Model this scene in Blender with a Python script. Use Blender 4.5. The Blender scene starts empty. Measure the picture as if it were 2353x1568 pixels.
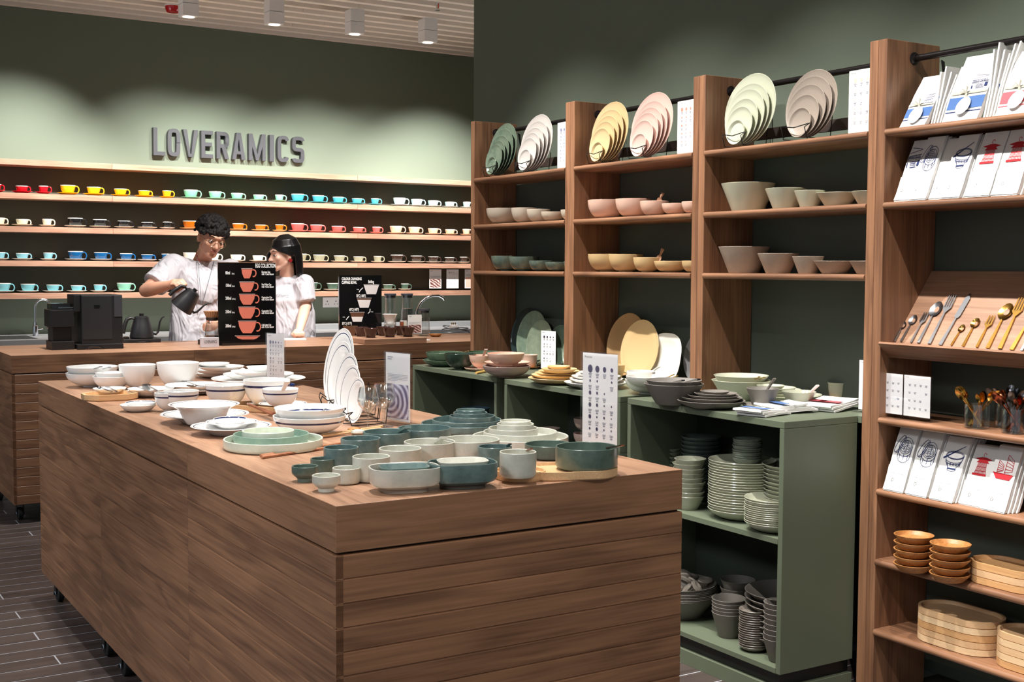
import bpy, bmesh, math, random
from mathutils import Vector, Matrix, noise
random.seed(7)
PI = math.pi
S = bpy.context.scene
COL = S.collection

# ---------------------------------------------------------------- camera
F_PX, YAW, PITCH, ROLL, CAMH = 2796.77, 0.552908, 0.060031, -0.005058, 1.375
_f = Vector((math.sin(YAW)*math.cos(PITCH), math.cos(YAW)*math.cos(PITCH), -math.sin(PITCH)))
_r = Vector((math.cos(YAW), -math.sin(YAW), 0)); _d = _f.cross(_r)
C_R = math.cos(ROLL)*_r + math.sin(ROLL)*_d
C_D = -math.sin(ROLL)*_r + math.cos(ROLL)*_d
C_F = _f
cam = bpy.data.objects.new('camera', bpy.data.cameras.new('camera')); COL.objects.link(cam)
cam.matrix_world = Matrix(((C_R.x, -C_D.x, -C_F.x, 0), (C_R.y, -C_D.y, -C_F.y, 0), (C_R.z, -C_D.z, -C_F.z, CAMH), (0, 0, 0, 1)))
cam.data.sensor_width = 36; cam.data.lens = F_PX/2353*36; cam.data.clip_start = .05
S.camera = cam

# ---------------------------------------------------------------- world, exposure, lamps
S.view_settings.view_transform = 'Standard'; S.view_settings.look = 'None'
S.view_settings.gamma = 1; S.view_settings.use_curve_mapping = False
S.view_settings.exposure = 0.0
W = bpy.data.worlds.new('world'); S.world = W; W.use_nodes = True
W.node_tree.nodes['Background'].inputs[0].default_value = (.86, .93, 1, 1)
W.node_tree.nodes['Background'].inputs[1].default_value = .38

LK = 5.0
def spot(loc, tgt, watt, deg, blend=.5, rad=.03, col=(1, .955, .91)):
    l = bpy.data.lights.new('spot_lamp', 'SPOT'); l.energy = watt*LK; l.spot_size = math.radians(deg)
    l.spot_blend = blend; l.shadow_soft_size = rad; l.color = col
    o = bpy.data.objects.new('spot_lamp', l); COL.objects.link(o); o.location = loc
    o.rotation_euler = (Vector(tgt)-Vector(loc)).to_track_quat('-Z', 'Y').to_euler()
    return o
LZ = 3.12
# wall washers over the cup shelves
for bx, tx, w in ((1.9, 1.50, 62), (2.53, 2.75, 50), (3.12, 3.2, 48), (3.74, 3.95, 56), (4.34, 4.5, 26), (4.95, 5.0, 62)):
    spot((bx, 8.27, 3.06), (tx, 9.45, 1.55), w*1.25, 80, 1.0)
# bar counter and the staff
for x in (1.5, 2.5, 3.5): spot((x, 6.5, LZ), (x, 7.2, .9), 60, 56, .8)
for x in (2.9, 3.6): spot((x, 6.6, LZ), (x-.6, 7.9, 1.3), 20, 46, .8)
# central island
for x, y in ((1.0, 2.5), (1.85, 2.9), (.95, 3.9), (1.9, 4.3), (1.1, 5.3)):
    spot((x, y, LZ), (x*.7+.42, y-.05, .9), 37, 60, .8)
# shelves on the right
for y in (1.7, 2.45, 3.3, 4.15, 5.0):
    spot((2.05, y, LZ), (3.1, y-.12, 1.12), 43, 70, 1.0, .02)
for y in (1.5, 2.5, 3.5, 4.6): spot((.9, y, LZ), (2.8, y+.25, .45), 38, 34, .8, .02)
# broad ceiling panels of the rest of the shop: left of the island (daylight white) and behind the camera (warm)
for y in (1.6, 3.6, 5.8): spot((-1.5, y, 3.0), (.96, y+.3, .35), 31, 62, .7, .35, (.93, .96, 1))
for x in (.4, 2.0): spot((x, -.7, 3.0), (x*.5+.8, 2.2, .45), 14, 48, .7, .25, (1, .93, .86))
# two unseen lamps, added only to brighten the ceiling
spot((-1.6, 7.2, 1.1), (2.2, 7.8, 3.4), 22, 44, 1.0, .25, (1, .96, .92))
spot((5.6, 6.8, 1.4), (3.8, 7.9, 3.4), 9, 80, 1.0, .25, (1, .96, .92))

# ---------------------------------------------------------------- pixels of the 2353 x 1568 frame to points on real planes
def ray(u, v): return C_F + C_R*((u-1176.5)/F_PX) + C_D*((v-784)/F_PX)
def onz(u, v, z): d = ray(u, v); t = (z-CAMH)/d.z; return Vector((d.x*t, d.y*t, z))
def onx(u, v, x): d = ray(u, v); t = x/d.x; return Vector((x, d.y*t, CAMH+d.z*t))
def ony(u, v, y): d = ray(u, v); t = y/d.y; return Vector((d.x*t, y, CAMH+d.z*t))
def depth(p): return (Vector(p)-Vector((0, 0, CAMH))).dot(C_F)
def rad(p, px): # radius of a level circle whose half width is px pixels
    rho = math.hypot(p[0], p[1]); D = depth(p); return px*D*(D/rho)/F_PX

# ---------------------------------------------------------------- materials
def lin(c):
    return tuple(((x/255)/12.92 if x <= 10 else (((x/255)+.055)/1.055)**2.4) for x in c)
MATS = {}
def mat(name, rgb, rough=.5, metal=0, coat=0, spec=.5, alpha=1, trans=0, emit=0, ior=1.5, bump=0, bscale=40, var=0, vscale=6, sheen=0, sss=0):
    if name in MATS: return MATS[name]
    m = bpy.data.materials.new(name); m.use_nodes = True; nt = m.node_tree; b = nt.nodes['Principled BSDF']
    c = (*lin(rgb), 1)
    b.inputs['Base Color'].default_value = c; b.inputs['Roughness'].default_value = rough
    b.inputs['Metallic'].default_value = metal; b.inputs['Coat Weight'].default_value = coat; b.inputs['Coat Roughness'].default_value = .08
    b.inputs['Specular IOR Level'].default_value = spec; b.inputs['IOR'].default_value = ior
    b.inputs['Transmission Weight'].default_value = trans
    if sss: b.inputs['Subsurface Weight'].default_value = sss; b.inputs['Subsurface Radius'].default_value = (.01, .004, .002)
    if emit: b.inputs['Emission Color'].default_value = c; b.inputs['Emission Strength'].default_value = emit
    tc = nt.nodes.new('ShaderNodeTexCoord')
    if var or bump:
        n = nt.nodes.new('ShaderNodeTexNoise'); n.inputs['Scale'].default_value = vscale if var else bscale; n.inputs['Detail'].default_value = 4
        nt.links.new(tc.outputs['Object'], n.inputs['Vector'])
    if var:
        r = nt.nodes.new('ShaderNodeValToRGB'); e = r.color_ramp.elements
        e[0].position = .3; e[1].position = .7
        e[0].color = (*[x*(1-var) for x in c[:3]], 1); e[1].color = (*[min(1, x*(1+var)) for x in c[:3]], 1)
        nt.links.new(n.outputs['Fac'], r.inputs['Fac']); nt.links.new(r.outputs['Color'], b.inputs['Base Color'])
    if bump:
        n2 = nt.nodes.new('ShaderNodeTexNoise'); n2.inputs['Scale'].default_value = bscale; n2.inputs['Detail'].default_value = 3
        nt.links.new(tc.outputs['Object'], n2.inputs['Vector'])
        bp = nt.nodes.new('ShaderNodeBump'); bp.inputs['Strength'].default_value = bump; bp.inputs['Distance'].default_value = .004
        nt.links.new(n2.outputs['Fac'], bp.inputs['Height']); nt.links.new(bp.outputs['Normal'], b.inputs['Normal'])
    MATS[name] = m; return m

def wood(name, dark, light, axis='X', sc=1.0, rough=.42, figure=1.0):
    """timber: long noise streaks along one axis, shifted from board to board"""
    key = name+axis
    if key in MATS: return MATS[key]
    m = bpy.data.materials.new(key); m.use_nodes = True; nt = m.node_tree; N = nt.nodes; L = nt.links; b = N['Principled BSDF']
    tc = N.new('ShaderNodeTexCoord'); oi = N.new('ShaderNodeObjectInfo')
    mu = N.new('ShaderNodeVectorMath'); mu.operation = 'MULTIPLY_ADD'
    s = {'X': (.8, 6, 6), 'Y': (6, .8, 6), 'Z': (6, 6, .8)}[axis]
    mu.inputs[1].default_value = [k*sc for k in s]
    ml = N.new('ShaderNodeMath'); ml.operation = 'MULTIPLY'; ml.inputs[1].default_value = 37.0
    L.new(oi.outputs['Random'], ml.inputs[0]); L.new(ml.outputs[0], mu.inputs[2]); L.new(tc.outputs['Object'], mu.inputs[0])
    n1 = N.new('ShaderNodeTexNoise'); n1.inputs['Scale'].default_value = 1.1; n1.inputs['Detail'].default_value = 3; n1.inputs['Distortion'].default_value = .9*figure
    L.new(mu.outputs[0], n1.inputs['Vector'])
    sn = N.new('ShaderNodeMath'); sn.operation = 'MULTIPLY'; sn.inputs[1].default_value = 26*figure
    L.new(n1.outputs['Fac'], sn.inputs[0])
    si = N.new('ShaderNodeMath'); si.operation = 'SINE'; L.new(sn.outputs[0], si.inputs[0])
    mu2 = N.new('ShaderNodeVectorMath'); mu2.operation = 'MULTIPLY'; mu2.inputs[1].default_value = [5 if k < 1 else 22 for k in s]
    L.new(mu.outputs[0], mu2.inputs[0])
    n2 = N.new('ShaderNodeTexNoise'); n2.inputs['Scale'].default_value = 1.0; n2.inputs['Detail'].default_value = 5
    L.new(mu2.outputs[0], n2.inputs['Vector'])
    a = N.new('ShaderNodeMath'); a.operation = 'MULTIPLY_ADD'; a.inputs[1].default_value = .17*figure; a.inputs[2].default_value = 0
    L.new(si.outputs[0], a.inputs[0])
    a2 = N.new('ShaderNodeMath'); a2.operation = 'ADD'; L.new(a.outputs[0], a2.inputs[0]); L.new(n2.outputs['Fac'], a2.inputs[1])
    a3 = N.new('ShaderNodeMath'); a3.operation = 'MULTIPLY_ADD'; a3.inputs[1].default_value = .12; L.new(oi.outputs['Random'], a3.inputs[0]); L.new(a2.outputs[0], a3.inputs[2])
    r = N.new('ShaderNodeValToRGB'); e = r.color_ramp.elements
    e[0].position = .18; e[0].color = (*lin(dark), 1); e[1].position = .9; e[1].color = (*lin(light), 1)
    L.new(a3.outputs[0], r.inputs['Fac']); L.new(r.outputs['Color'], b.inputs['Base Color'])
    b.inputs['Roughness'].default_value = rough
    bp = N.new('ShaderNodeBump'); bp.inputs['Strength'].default_value = .12; bp.inputs['Distance'].default_value = .002
    L.new(n2.outputs['Fac'], bp.inputs['Height']); L.new(bp.outputs['Normal'], b.inputs['Normal'])
    MATS[key] = m; return m

def speck(name, rgb, dots, rough=.6, scale=520, thr=.24):
    if name in MATS: return MATS[name]
    m = mat(name, rgb, rough); nt = m.node_tree; N = nt.nodes; L = nt.links; b = N['Principled BSDF']
    tc = N.new('ShaderNodeTexCoord'); v = N.new('ShaderNodeTexNoise'); v.inputs['Scale'].default_value = scale; v.inputs['Detail'].default_value = 2
    L.new(tc.outputs['Object'], v.inputs['Vector'])
    r = N.new('ShaderNodeValToRGB'); e = r.color_ramp.elements
    e[0].position = thr+.06; e[0].color = (*lin(dots), 1); e[1].position = thr+.12; e[1].color = (*lin(rgb), 1)
    L.new(v.outputs['Fac'], r.inputs['Fac']); L.new(r.outputs['Color'], b.inputs['Base Color'])
    return m

def reactive(name, rgb, rgb2, rough=.3):
    """mottled stoneware glaze"""
    if name in MATS: return MATS[name]
    m = mat(name, rgb, rough, coat=.2); nt = m.node_tree; N = nt.nodes; L = nt.links; b = N['Principled BSDF']
    tc = N.new('ShaderNodeTexCoord'); v = N.new('ShaderNodeTexNoise'); v.inputs['Scale'].default_value = 22; v.inputs['Detail'].default_value = 6; v.inputs['Roughness'].default_value = .7
    L.new(tc.outputs['Object'], v.inputs['Vector'])
    r = N.new('ShaderNodeValToRGB'); e = r.color_ramp.elements
    e[0].position = .36; e[0].color = (*lin(rgb2), 1); e[1].position = .6; e[1].color = (*lin(rgb), 1)
    L.new(v.outputs['Fac'], r.inputs['Fac']); L.new(r.outputs['Color'], b.inputs['Base Color'])
    return m

M_WALL = mat('green_paint', (113, 124, 109), .75, spec=.25, bump=.05, bscale=120)
M_CAB = mat('green_lacquer', (98, 107, 88), .45, spec=.4)
M_CABIN = mat('cabinet_inside', (84, 102, 80), .6)
WD, WL = (106, 73, 53), (161, 117, 86)
def WN(ax, sc=1.0): return wood('walnut', WD, WL, ax, sc)
def WT(ax): return wood('walnut_top', (134, 98, 76), (180, 140, 112), ax, 1.0, .4)
def OAK(ax): return wood('beech', (205, 160, 112), (232, 192, 145), ax, 1.4, .45, .5)
M_ACA = wood('acacia', (150, 96, 50), (196, 138, 82), 'Y', 2, .4)
M_BLACK = mat('black_plastic', (24, 24, 26), .42)
M_BLACKG = mat('black_gloss', (14, 14, 16), .12, coat=.5)
M_WIRE = mat('black_wire', (22, 22, 22), .35, metal=.3)
M_ROD = mat('black_steel', (44, 40, 40), .32, metal=.7)
M_STEEL = mat('brushed_steel', (170, 172, 174), .4, metal=.55, bump=.03, bscale=90)
M_CHROME = mat('chrome', (215, 220, 226), .08, metal=1)
M_GOLD = mat('gold', (226, 178, 92), .2, metal=1)
M_COPPER = mat('copper', (168, 98, 70), .2, metal=1)
M_SILVER = mat('silver', (150, 152, 156), .14, metal=1)
M_WHITE = mat('white_porcelain', (243, 243, 241), .12, coat=.3)
M_NAVY = mat('navy_glaze', (24, 36, 82), .15, coat=.3)
M_PAPER = mat('paper', (240, 240, 238), .7)
M_INK = mat('ink', (40, 40, 48), .8)
M_INKG = mat('pale_ink', (150, 150, 160), .8)
M_LINEN = mat('linen', (236, 235, 232), .9, bump=.25, bscale=300)
M_INKB = mat('blue_ink', (30, 44, 92), .9)
M_INKR = mat('red_ink', (190, 36, 44), .9)
M_WHITEP = mat('white_plastic', (228, 228, 228), .4)

def glassmat(name, col=(255, 255, 255), refl=.9, edge=1.35):
    """thin clear glass: what lies behind shows through, edges and highlights reflect"""
    if name in MATS: return MATS[name]
    m = bpy.data.materials.new(name); m.use_nodes = True; nt = m.node_tree; N = nt.nodes; L = nt.links; N.remove(N['Principled BSDF'])
    tr = N.new('ShaderNodeBsdfTransparent'); tr.inputs[0].default_value = (*lin(col), 1)
    gl = N.new('ShaderNodeBsdfGlossy'); gl.inputs['Roughness'].default_value = .03; gl.inputs['Color'].default_value = (refl, refl, refl, 1)
    lw = N.new('ShaderNodeLayerWeight'); lw.inputs['Blend'].default_value = .5
    pw = N.new('ShaderNodeMath'); pw.operation = 'POWER'; pw.inputs[1].default_value = 2.6; L.new(lw.outputs['Facing'], pw.inputs[0])
    ma = N.new('ShaderNodeMath'); ma.operation = 'MULTIPLY_ADD'; ma.inputs[1].default_value = .62*edge; ma.inputs[2].default_value = .05*edge; ma.use_clamp = True; L.new(pw.outputs[0], ma.inputs[0])
    mx = N.new('ShaderNodeMixShader'); L.new(ma.outputs[0], mx.inputs[0]); L.new(tr.outputs[0], mx.inputs[1]); L.new(gl.outputs[0], mx.inputs[2])
    L.new(mx.outputs[0], N['Material Output'].inputs['Surface']); MATS[name] = m; return m
M_GLASS = glassmat('clear_glass', (248, 250, 250), 1, 1.7); M_ACRYL = glassmat('clear_acrylic', (251, 251, 252), .9, .8)

def cer(name, rgb, rough=.25, **k): return mat('glaze_'+name, rgb, rough, coat=.15, **k)

# ---------------------------------------------------------------- mesh tools
class MB:
    def __init__(s): s.v = []; s.f = []; s.m = []
    def add(s, vs, fs, mi=0, M=None):
        o = len(s.v); s.v += [tuple(M @ Vector(p)) if M else tuple(p) for p in vs]
        s.f += [tuple(i+o for i in f) for f in fs]
        s.m += (mi if isinstance(mi, list) else [mi]*len(fs)); return s
    def box(s, a, b, mi=0, M=None):
        (x0, y0, z0), (x1, y1, z1) = a, b
        v = [(x0, y0, z0), (x1, y0, z0), (x1, y1, z0), (x0, y1, z0), (x0, y0, z1), (x1, y0, z1), (x1, y1, z1), (x0, y1, z1)]
        return s.add(v, [(0, 3, 2, 1), (4, 5, 6, 7), (0, 1, 5, 4), (1, 2, 6, 5), (2, 3, 7, 6), (3, 0, 4, 7)], mi, M)
    def quad(s, a, b, c, d, mi=0): return s.add([a, b, c, d], [(0, 1, 2, 3)], mi)
    def tube(s, pts, r, n=8, mi=0, caps=True, M=None):
        pts = [Vector(p) for p in pts]; k = len(pts); rs = r if isinstance(r, (list, tuple)) else [r]*k
        vs = []; up = None
        for i, p in enumerate(pts):
            t = (pts[min(i+1, k-1)]-pts[max(i-1, 0)]).normalized()
            if up is None: up = t.orthogonal().normalized()
            up = (up - t*up.dot(t)); up = up.normalized() if up.length > 1e-6 else t.orthogonal().normalized()
            w = t.cross(up)
            for j in range(n):
                a = 2*PI*j/n; vs.append(p+(up*math.cos(a)+w*math.sin(a))*rs[i])
        fs = [(i*n+j, i*n+(j+1) % n, (i+1)*n+(j+1) % n, (i+1)*n+j) for i in range(k-1) for j in range(n)]
        if caps: fs += [tuple(range(n))[::-1], tuple(range((k-1)*n, k*n))]
        return s.add(vs, fs, mi, M)
    def lathe(s, prof, n=36, mi=0, M=None, sq=2.0, asp=1.0):
        """prof: (r, z[, material]) bottom centre -> out -> top; sq > 2 makes the plan squarer"""
        vs = []; fs = []; ms = []
        for p in prof:
            for j in range(n):
                a = 2*PI*j/n; c, q = math.cos(a), math.sin(a)
                k = 1 if sq == 2 else 1/((abs(c)**sq+abs(q)**sq)**(1/sq))
                ex = (p[0]*k*c, p[0]*k*q)
                vs.append((ex[0], ex[1]+(math.copysign((asp-1)*BASE_R[0], q) if asp > 1 and abs(q) > 1e-6 and p[0] > 1e-5 else 0), p[1]))
        for i in range(len(prof)-1):
            for j in range(n):
                fs.append((i*n+j, i*n+(j+1) % n, (i+1)*n+(j+1) % n, (i+1)*n+j))
                ms.append(prof[i+1][2] if len(prof[i+1]) > 2 else mi)
        fs.append(tuple(range(n))[::-1]); ms.append(prof[0][2] if len(prof[0]) > 2 else mi)
        if prof[-1][0] > 1e-5: fs.append(tuple(range((len(prof)-1)*n, len(prof)*n))); ms.append(ms[-2])
        return s.add(vs, fs, ms, M)
    def ribbon(s, pts, w, nrm, mi=0, off=0):
        """flat line of width w on the plane with normal nrm"""
        nrm = Vector(nrm).normalized(); pts = [Vector(p)+nrm*off for p in pts]; k = len(pts); vs = []
        for i, p in enumerate(pts):
            t = (pts[min(i+1, k-1)]-pts[max(i-1, 0)]).normalized(); sd = t.cross(nrm).normalized()*w/2
            vs += [p-sd, p+sd]
        return s.add(vs, [(2*i, 2*i+1, 2*i+3, 2*i+2) for i in range(k-1)], mi)
    def mesh(s, name, mats, smooth=False, clean=False):
        me = bpy.data.meshes.new(name); me.from_pydata(s.v, [], s.f)
        for m in (mats if isinstance(mats, (list, tuple)) else [mats]): me.materials.append(m)
        me.polygons.foreach_set('material_index', s.m)
        if smooth:
            bm = bmesh.new(); bm.from_mesh(me)
            if clean: bmesh.ops.remove_doubles(bm, verts=bm.verts, dist=1e-5)
            bmesh.ops.recalc_face_normals(bm, faces=bm.faces)
            for f in bm.faces: f.smooth = True
            lim = math.radians(38)
            for e in bm.edges: e.smooth = e.calc_face_angle(0) < lim
            bm.to_mesh(me); bm.free()
        me.update(); return me
    def build(s, name, mats, parent=None, smooth=False, world=True, clean=False):
        me = s.mesh(name, mats, smooth, clean); o = bpy.data.objects.new(name, me); COL.objects.link(o)
        if parent:
            o.parent = parent
            if world:
                p = parent; off = Vector((0, 0, 0))
                while p: off += p.location; p = p.parent
                o.location = -off
        return o
BASE_R = [0.0]

def tag(o, label=None, cat=None, group=None, kind=None):
    if label: o['label'] = label
    if cat: o['category'] = cat
    if group: o['group'] = group
    if kind: o['kind'] = kind
    return o
def thing(name, label, cat, loc=(0, 0, 0), group=None, rot=None):
    o = bpy.data.objects.new(name, None); o.empty_display_size = .05; COL.objects.link(o); o.location = loc
    if rot: o.rotation_euler = rot
    return tag(o, label, cat, group)
def struct(o): o['kind'] = 'structure'; return o
def obj(name, me, parent=None, loc=(0, 0, 0), rot=None):
    o = bpy.data.objects.new(name, me); COL.objects.link(o); o.location = loc
    if rot: o.rotation_euler = rot
    if parent: o.parent = parent
    return o
def bevel(o, w=.002, seg=2):
    m = o.modifiers.new('bevel', 'BEVEL'); m.width = w; m.segments = seg; m.limit_method = 'ANGLE'; return o
def text(s, size, org, xd, yd, m, parent, name='lettering', xs=1.0, ext=0.0, bold=0.0, align='LEFT', lift=.0012):
    cu = bpy.data.curves.new('t', 'FONT'); cu.body = s; cu.size = size; cu.extrude = ext; cu.offset = bold*size; cu.align_x = align
    cu.resolution_u = 3
    o = bpy.data.objects.new('t', cu); me = bpy.data.meshes.new_from_object(o)
    bpy.data.objects.remove(o); xd = Vector(xd).normalized(); yd = Vector(yd).normalized(); n = xd.cross(yd)
    off = Vector((0, 0, 0)); p = parent
    while p: off += p.location; p = p.parent
    Mx = Matrix(((xd.x*xs, yd.x, n.x, 0), (xd.y*xs, yd.y, n.y, 0), (xd.z*xs, yd.z, n.z, 0), (0, 0, 0, 1)))
    me.transform(Matrix.Translation(Vector(org)-off+n*lift) @ Mx); me.materials.clear(); me.materials.append(m)
    ob = bpy.data.objects.new(name, me); COL.objects.link(ob)
    if parent: ob.parent = parent
    return ob

# ---------------------------------------------------------------- dishes
OUT = {
 'round': [(.40, 0), (.40, .05), (.44, .06)]+[(.44+.56*math.sin(a*PI/2/7), .06+.94*(1-math.cos(a*PI/2/7))) for a in range(1, 8)],
 'deep': [(.36, 0), (.36, .09), (.40, .10), (.62, .2), (.80, .38), (.92, .6), (.975, .8), (1, 1)],
 'cone': [(.58, 0), (.60, .03), (1, 1)],
 'cyl': [(.80, 0), (.92, .03), (.98, .1), (1, .2), (1, 1)],
 'lowwall': [(.92, 0), (.97, .06), (.995, .2), (1, .4), (1, 1)],
 'footed': [(.58, 0), (.58, .22), (.7, .3), (.95, .5), (1, .62), (1, 1)],
 'pan': [(.66, 0), (.66, .14), (.72, .18), (.94, .3), (1, .45), (1, 1)],
 'coupe': [(.55, 0), (.58, .03), (.78, .3), (.92, .65), (1, 1)],
 'rim': [(.50, 0), (.52, .05), (.62, .45), (.68, .6), (.86, .8), (1, 1)],
 'pasta': [(.48, 0), (.5, .04), (.6, .3), (.68, .62), (.74, .78), (.88, .92), (1, 1)],
 'cup': [(.52, 0), (.54, .05), (.68, .16), (.84, .4), (.94, .68), (1, 1)],
 'tulip': [(.6, 0), (.66, .04), (.82, .25), (.9, .6), (.93, .9), (1, 1)],
 'saucer': [(.42, 0), (.44, .12), (.7, .45), (1, 1)],
 'square': [(.6, 0), (.62, .06), (.8, .4), (1, 1)],
}
def profile(kind, R, H, th, foot=1, band=None, inband=None):
    P = [(r*R, z*H) for r, z in OUT[kind]]
    o = [(0, 0, foot)]
    for i, p in enumerate(P):
        t = p[1]/H
        mi = foot if t < (.2 if kind == 'pan' else .05) else (2 if band and band[0] <= t <= band[1] else 0)
        if band and i and not (band[0] <= P[i-1][1]/H <= band[1]):
            pass
        o.append((p[0], p[1], mi))
    if band:   # cut the band into the wall
        q = []; 
        for a, b in zip(o, o[1:]):
            q.append(a)
            for lv, mm in ((band[0], 0), (band[1], 2)):
                z = lv*H
                if a[1] < z < b[1]:
                    k = (z-a[1])/(b[1]-a[1]); q.append((a[0]+(b[0]-a[0])*k, z, mm))
        q.append(o[-1]); o = []
        for i, p in enumerate(q):
            t = p[1]/H; o.append((p[0], p[1], foot if t < .05 else (2 if band[0]+1e-4 < t <= band[1]+1e-4 else 0)))
    rt = min(th*.5, H*.2)
    o.append((R-th*.25, H+rt*.5, 0)); o.append((R-th*.8, H+rt*.3, 0))
    inn = []
    for i in range(len(P)-1, -1, -1):
        a = P[max(i-1, 0)]; b = P[min(i+1, len(P)-1)]
        if P[i][1] < H*.07+1e-6 and i < len(P)-2: continue
        dx, dz = b[0]-a[0], b[1]-a[1]; l = math.hypot(dx, dz) or 1; nx, nz = -dz/l, dx/l
        if i == len(P)-1: nx, nz = -1, 0
        r, z = P[i][0]+nx*th, max(P[i][1]+nz*th, th*1.1)
        if inn and z > inn[-1][1]: z = inn[-1][1]
        if inn and r > inn[-1][0]: r = inn[-1][0]
        inn.append((max(r, .002), z, 0))
    if inband:
        q = []; prev = o[-1]
        pts = [prev]+inn
        for a, b in zip(pts, pts[1:]):
            for lv, mm in ((inband[1]*R, 0), (inband[0]*R, 2)):
                if a[0] > lv > b[0]:
                    k = (a[0]-lv)/(a[0]-b[0]); q.append((lv, a[1]+(b[1]-a[1])*k, mm))
            q.append(b)
        inn = []
        for p in q:
            t = p[0]/R; inn.append((p[0], p[1], 2 if inband[0]-1e-4 <= t < inband[1]-1e-4 else 0))
    o += inn
    zb = inn[-1][1]
    o.append((0.0005, zb, 0))
    return o
CACHE = {}
def dish_mesh(name, kind, R, H, mats, th=None, n=40, sq=2.0, asp=1.0, band=None, inband=None):
    th = th or max(.0032, R*.035)
    key = (name, kind, round(R, 4), round(H, 4), tuple(m.name for m in mats), n, sq, asp, band, inband)
    if key in CACHE: return CACHE[key]
    b = MB(); BASE_R[0] = R
    b.lathe(profile(kind, R, H, th, 1, band, inband), n, sq=sq, asp=asp)
    ms = list(mats)+[mats[0]]*(3-len(mats))
    me = b.mesh(name, ms, smooth=True); CACHE[key] = me; return me
def dish(name, kind, R, H, loc, mats, label, cat, group=None, rot=None, **k):
    if not isinstance(mats, (list, tuple)): mats = [mats]
    o = obj(name, dish_mesh(name, kind, R, H, mats, **k), None, loc, rot); return tag(o, label, cat, group)
def at(uL, uR, v, zr):
    p = onz((uL+uR)/2, v, zr); return p, rad(p, (uR-uL)/2)
class _L(dict):
    def __init__(s, p, R): s.location = Vector(p); s['R_'] = R
def D(name, kind, uL, uR, v, H, zb, mats, label, cat, group=None, **k):
    """dish whose rim spans uL..uR with its rim centre at row v, standing at height zb"""
    p, R = at(uL, uR, v, zb+H)
    CACHE['last'] = _L(p, R)
    return dish(name, kind, R, H, (p.x, p.y, zb+.0005), mats, label, cat, group, **k)

# ================================================================ SETTING
# floor: dark planks running across, pale joints
M_FLOORB = mat('floor_joint', (176, 178, 184), .3)
fl = MB().box((-4, -2.5, -.06), (7, 10, -.0012)).build('floor', M_FLOORB); struct(fl)
M_PLANK = wood('dark_plank', (42, 34, 32), (92, 80, 76), 'X', 1.2, .33, .6)
pitch = .1085; PM = {}
def plank_mesh(L):
    if L not in PM:
        PM[L] = MB().box((0, .004, -.0035), (L-.006, pitch-.004, 0)).mesh('plank', M_PLANK)
    return PM[L]
cnt = 0; rest = []
for r in range(0, 52):
    y = 1.62+r*pitch; xo = -.9-(r*.37 % 1.1)
    for k in range(5):
        L = 1.1; x = xo+k*L
        if x > 3.0 or x+L < -.3: continue
        vis = (x < 1.2 and y > 3.0) or (x+L > 1.9 and x < 2.75 and 2.5 < y < 3.6)
        if vis and cnt < 298: obj('plank', plank_mesh(L), fl, (x, y, 0)); cnt += 1
        else: rest.append((x, y, L))
# the rest of the planking, out of view
b = MB()
for x, y, L in rest: b.box((x, y+.003, -.0035), (x+L-.006, y+pitch-.003, 0))
for r in range(52, 78):
    b.box((-2, 1.62+r*pitch+.003, -.0035), (6.2, 1.62+(r+1)*pitch-.003, 0))
for r in range(-30, 0):
    b.box((-2, 1.62+r*pitch+.003, -.0035), (3.3, 1.62+(r+1)*pitch-.003, 0))
o = b.build('plank', M_PLANK, fl); o['kind'] = 'stuff'

wb = struct(MB().box((-3, 9.5, 0), (6.3, 9.65, 3.4)).build('wall_back', M_WALL))
wr = struct(MB().box((3.38, -2.4, 0), (3.55, 5.893, 3.4)).build('wall_right', M_WALL))
struct(MB().box((6.2, 5.9, 0), (6.35, 9.5, 3.4)).build('wall_side', M_WALL))  # unseen wall, added to stop light leaking in behind the right wall
struct(MB().box((3.55, 5.75, 0), (6.35, 5.893, 3.4)).build('wall_return', M_WALL))
M_CEIL = mat('ceiling_paint', (206, 198, 186), .7)
M_BAT = mat('batten_paint', (236, 228, 218), .5)
ce = struct(MB().box((-3.4, -2.4, 3.285), (6.4, 9.65, 3.42)).build('ceiling', M_CEIL))
bm_ = {}
for i in range(0, 34):
    y = 9.44-i*.181
    L = (2.4, 2.75, 1.9)[i % 3]; x = -.9-(i*.61 % 1.7)
    if i > 14: L = 7.0; x = -.9
    while x < 6.1:
        e = min(x+L, 6.18)
        key = round(e-x, 2)
        if key not in bm_: bm_[key] = MB().box((0, 0, 0), (e-x-.003, .055, .042)).mesh('batten', M_BAT)
        obj('batten', bm_[key], ce, (x, y, 3.243)); x = e

def ceiling_spot(x, y, k):
    names = ['leftmost of the four', 'second from the left of the four', 'third from the left of the four', 'rightmost of the four']
    t = thing('ceiling_spotlight', f'white square-bodied ceiling spotlight, {names[k]} in view', 'spotlight', (x, y, 3.243), 'white ceiling spotlights')
    s = .055
    bevel(MB().box((-s, -s, -.085), (s, s, .0)).build('upper_body', M_WHITEP, t, world=False), .002)
    bevel(MB().box((-s, -s, -.17), (s, s, -.088)).build('lower_body', M_WHITEP, t, world=False), .002)
    MB().box((-.012, -s-.002, -.11), (s, -s+.0015, -.088)).build('hinge_plate', M_WHITEP, t, world=False)
    MB().lathe([(.04, -.1712), (.04, -.1700)], 20).build('lens', mat('lamp_glow', (255, 240, 220), .5, emit=6), t, world=False)
for k, (u, v) in enumerate(((433, 8), (630, 27), (815, 50), (983, 70))):
    p = onz(u, v, 3.163); ceiling_spot(p.x, p.y, k)
p = onz(398, 26, 3.2); t = thing('smoke_detector', 'small round red alarm sounder on the white ceiling', 'alarm', (p.x, p.y, 3.243))
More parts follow.
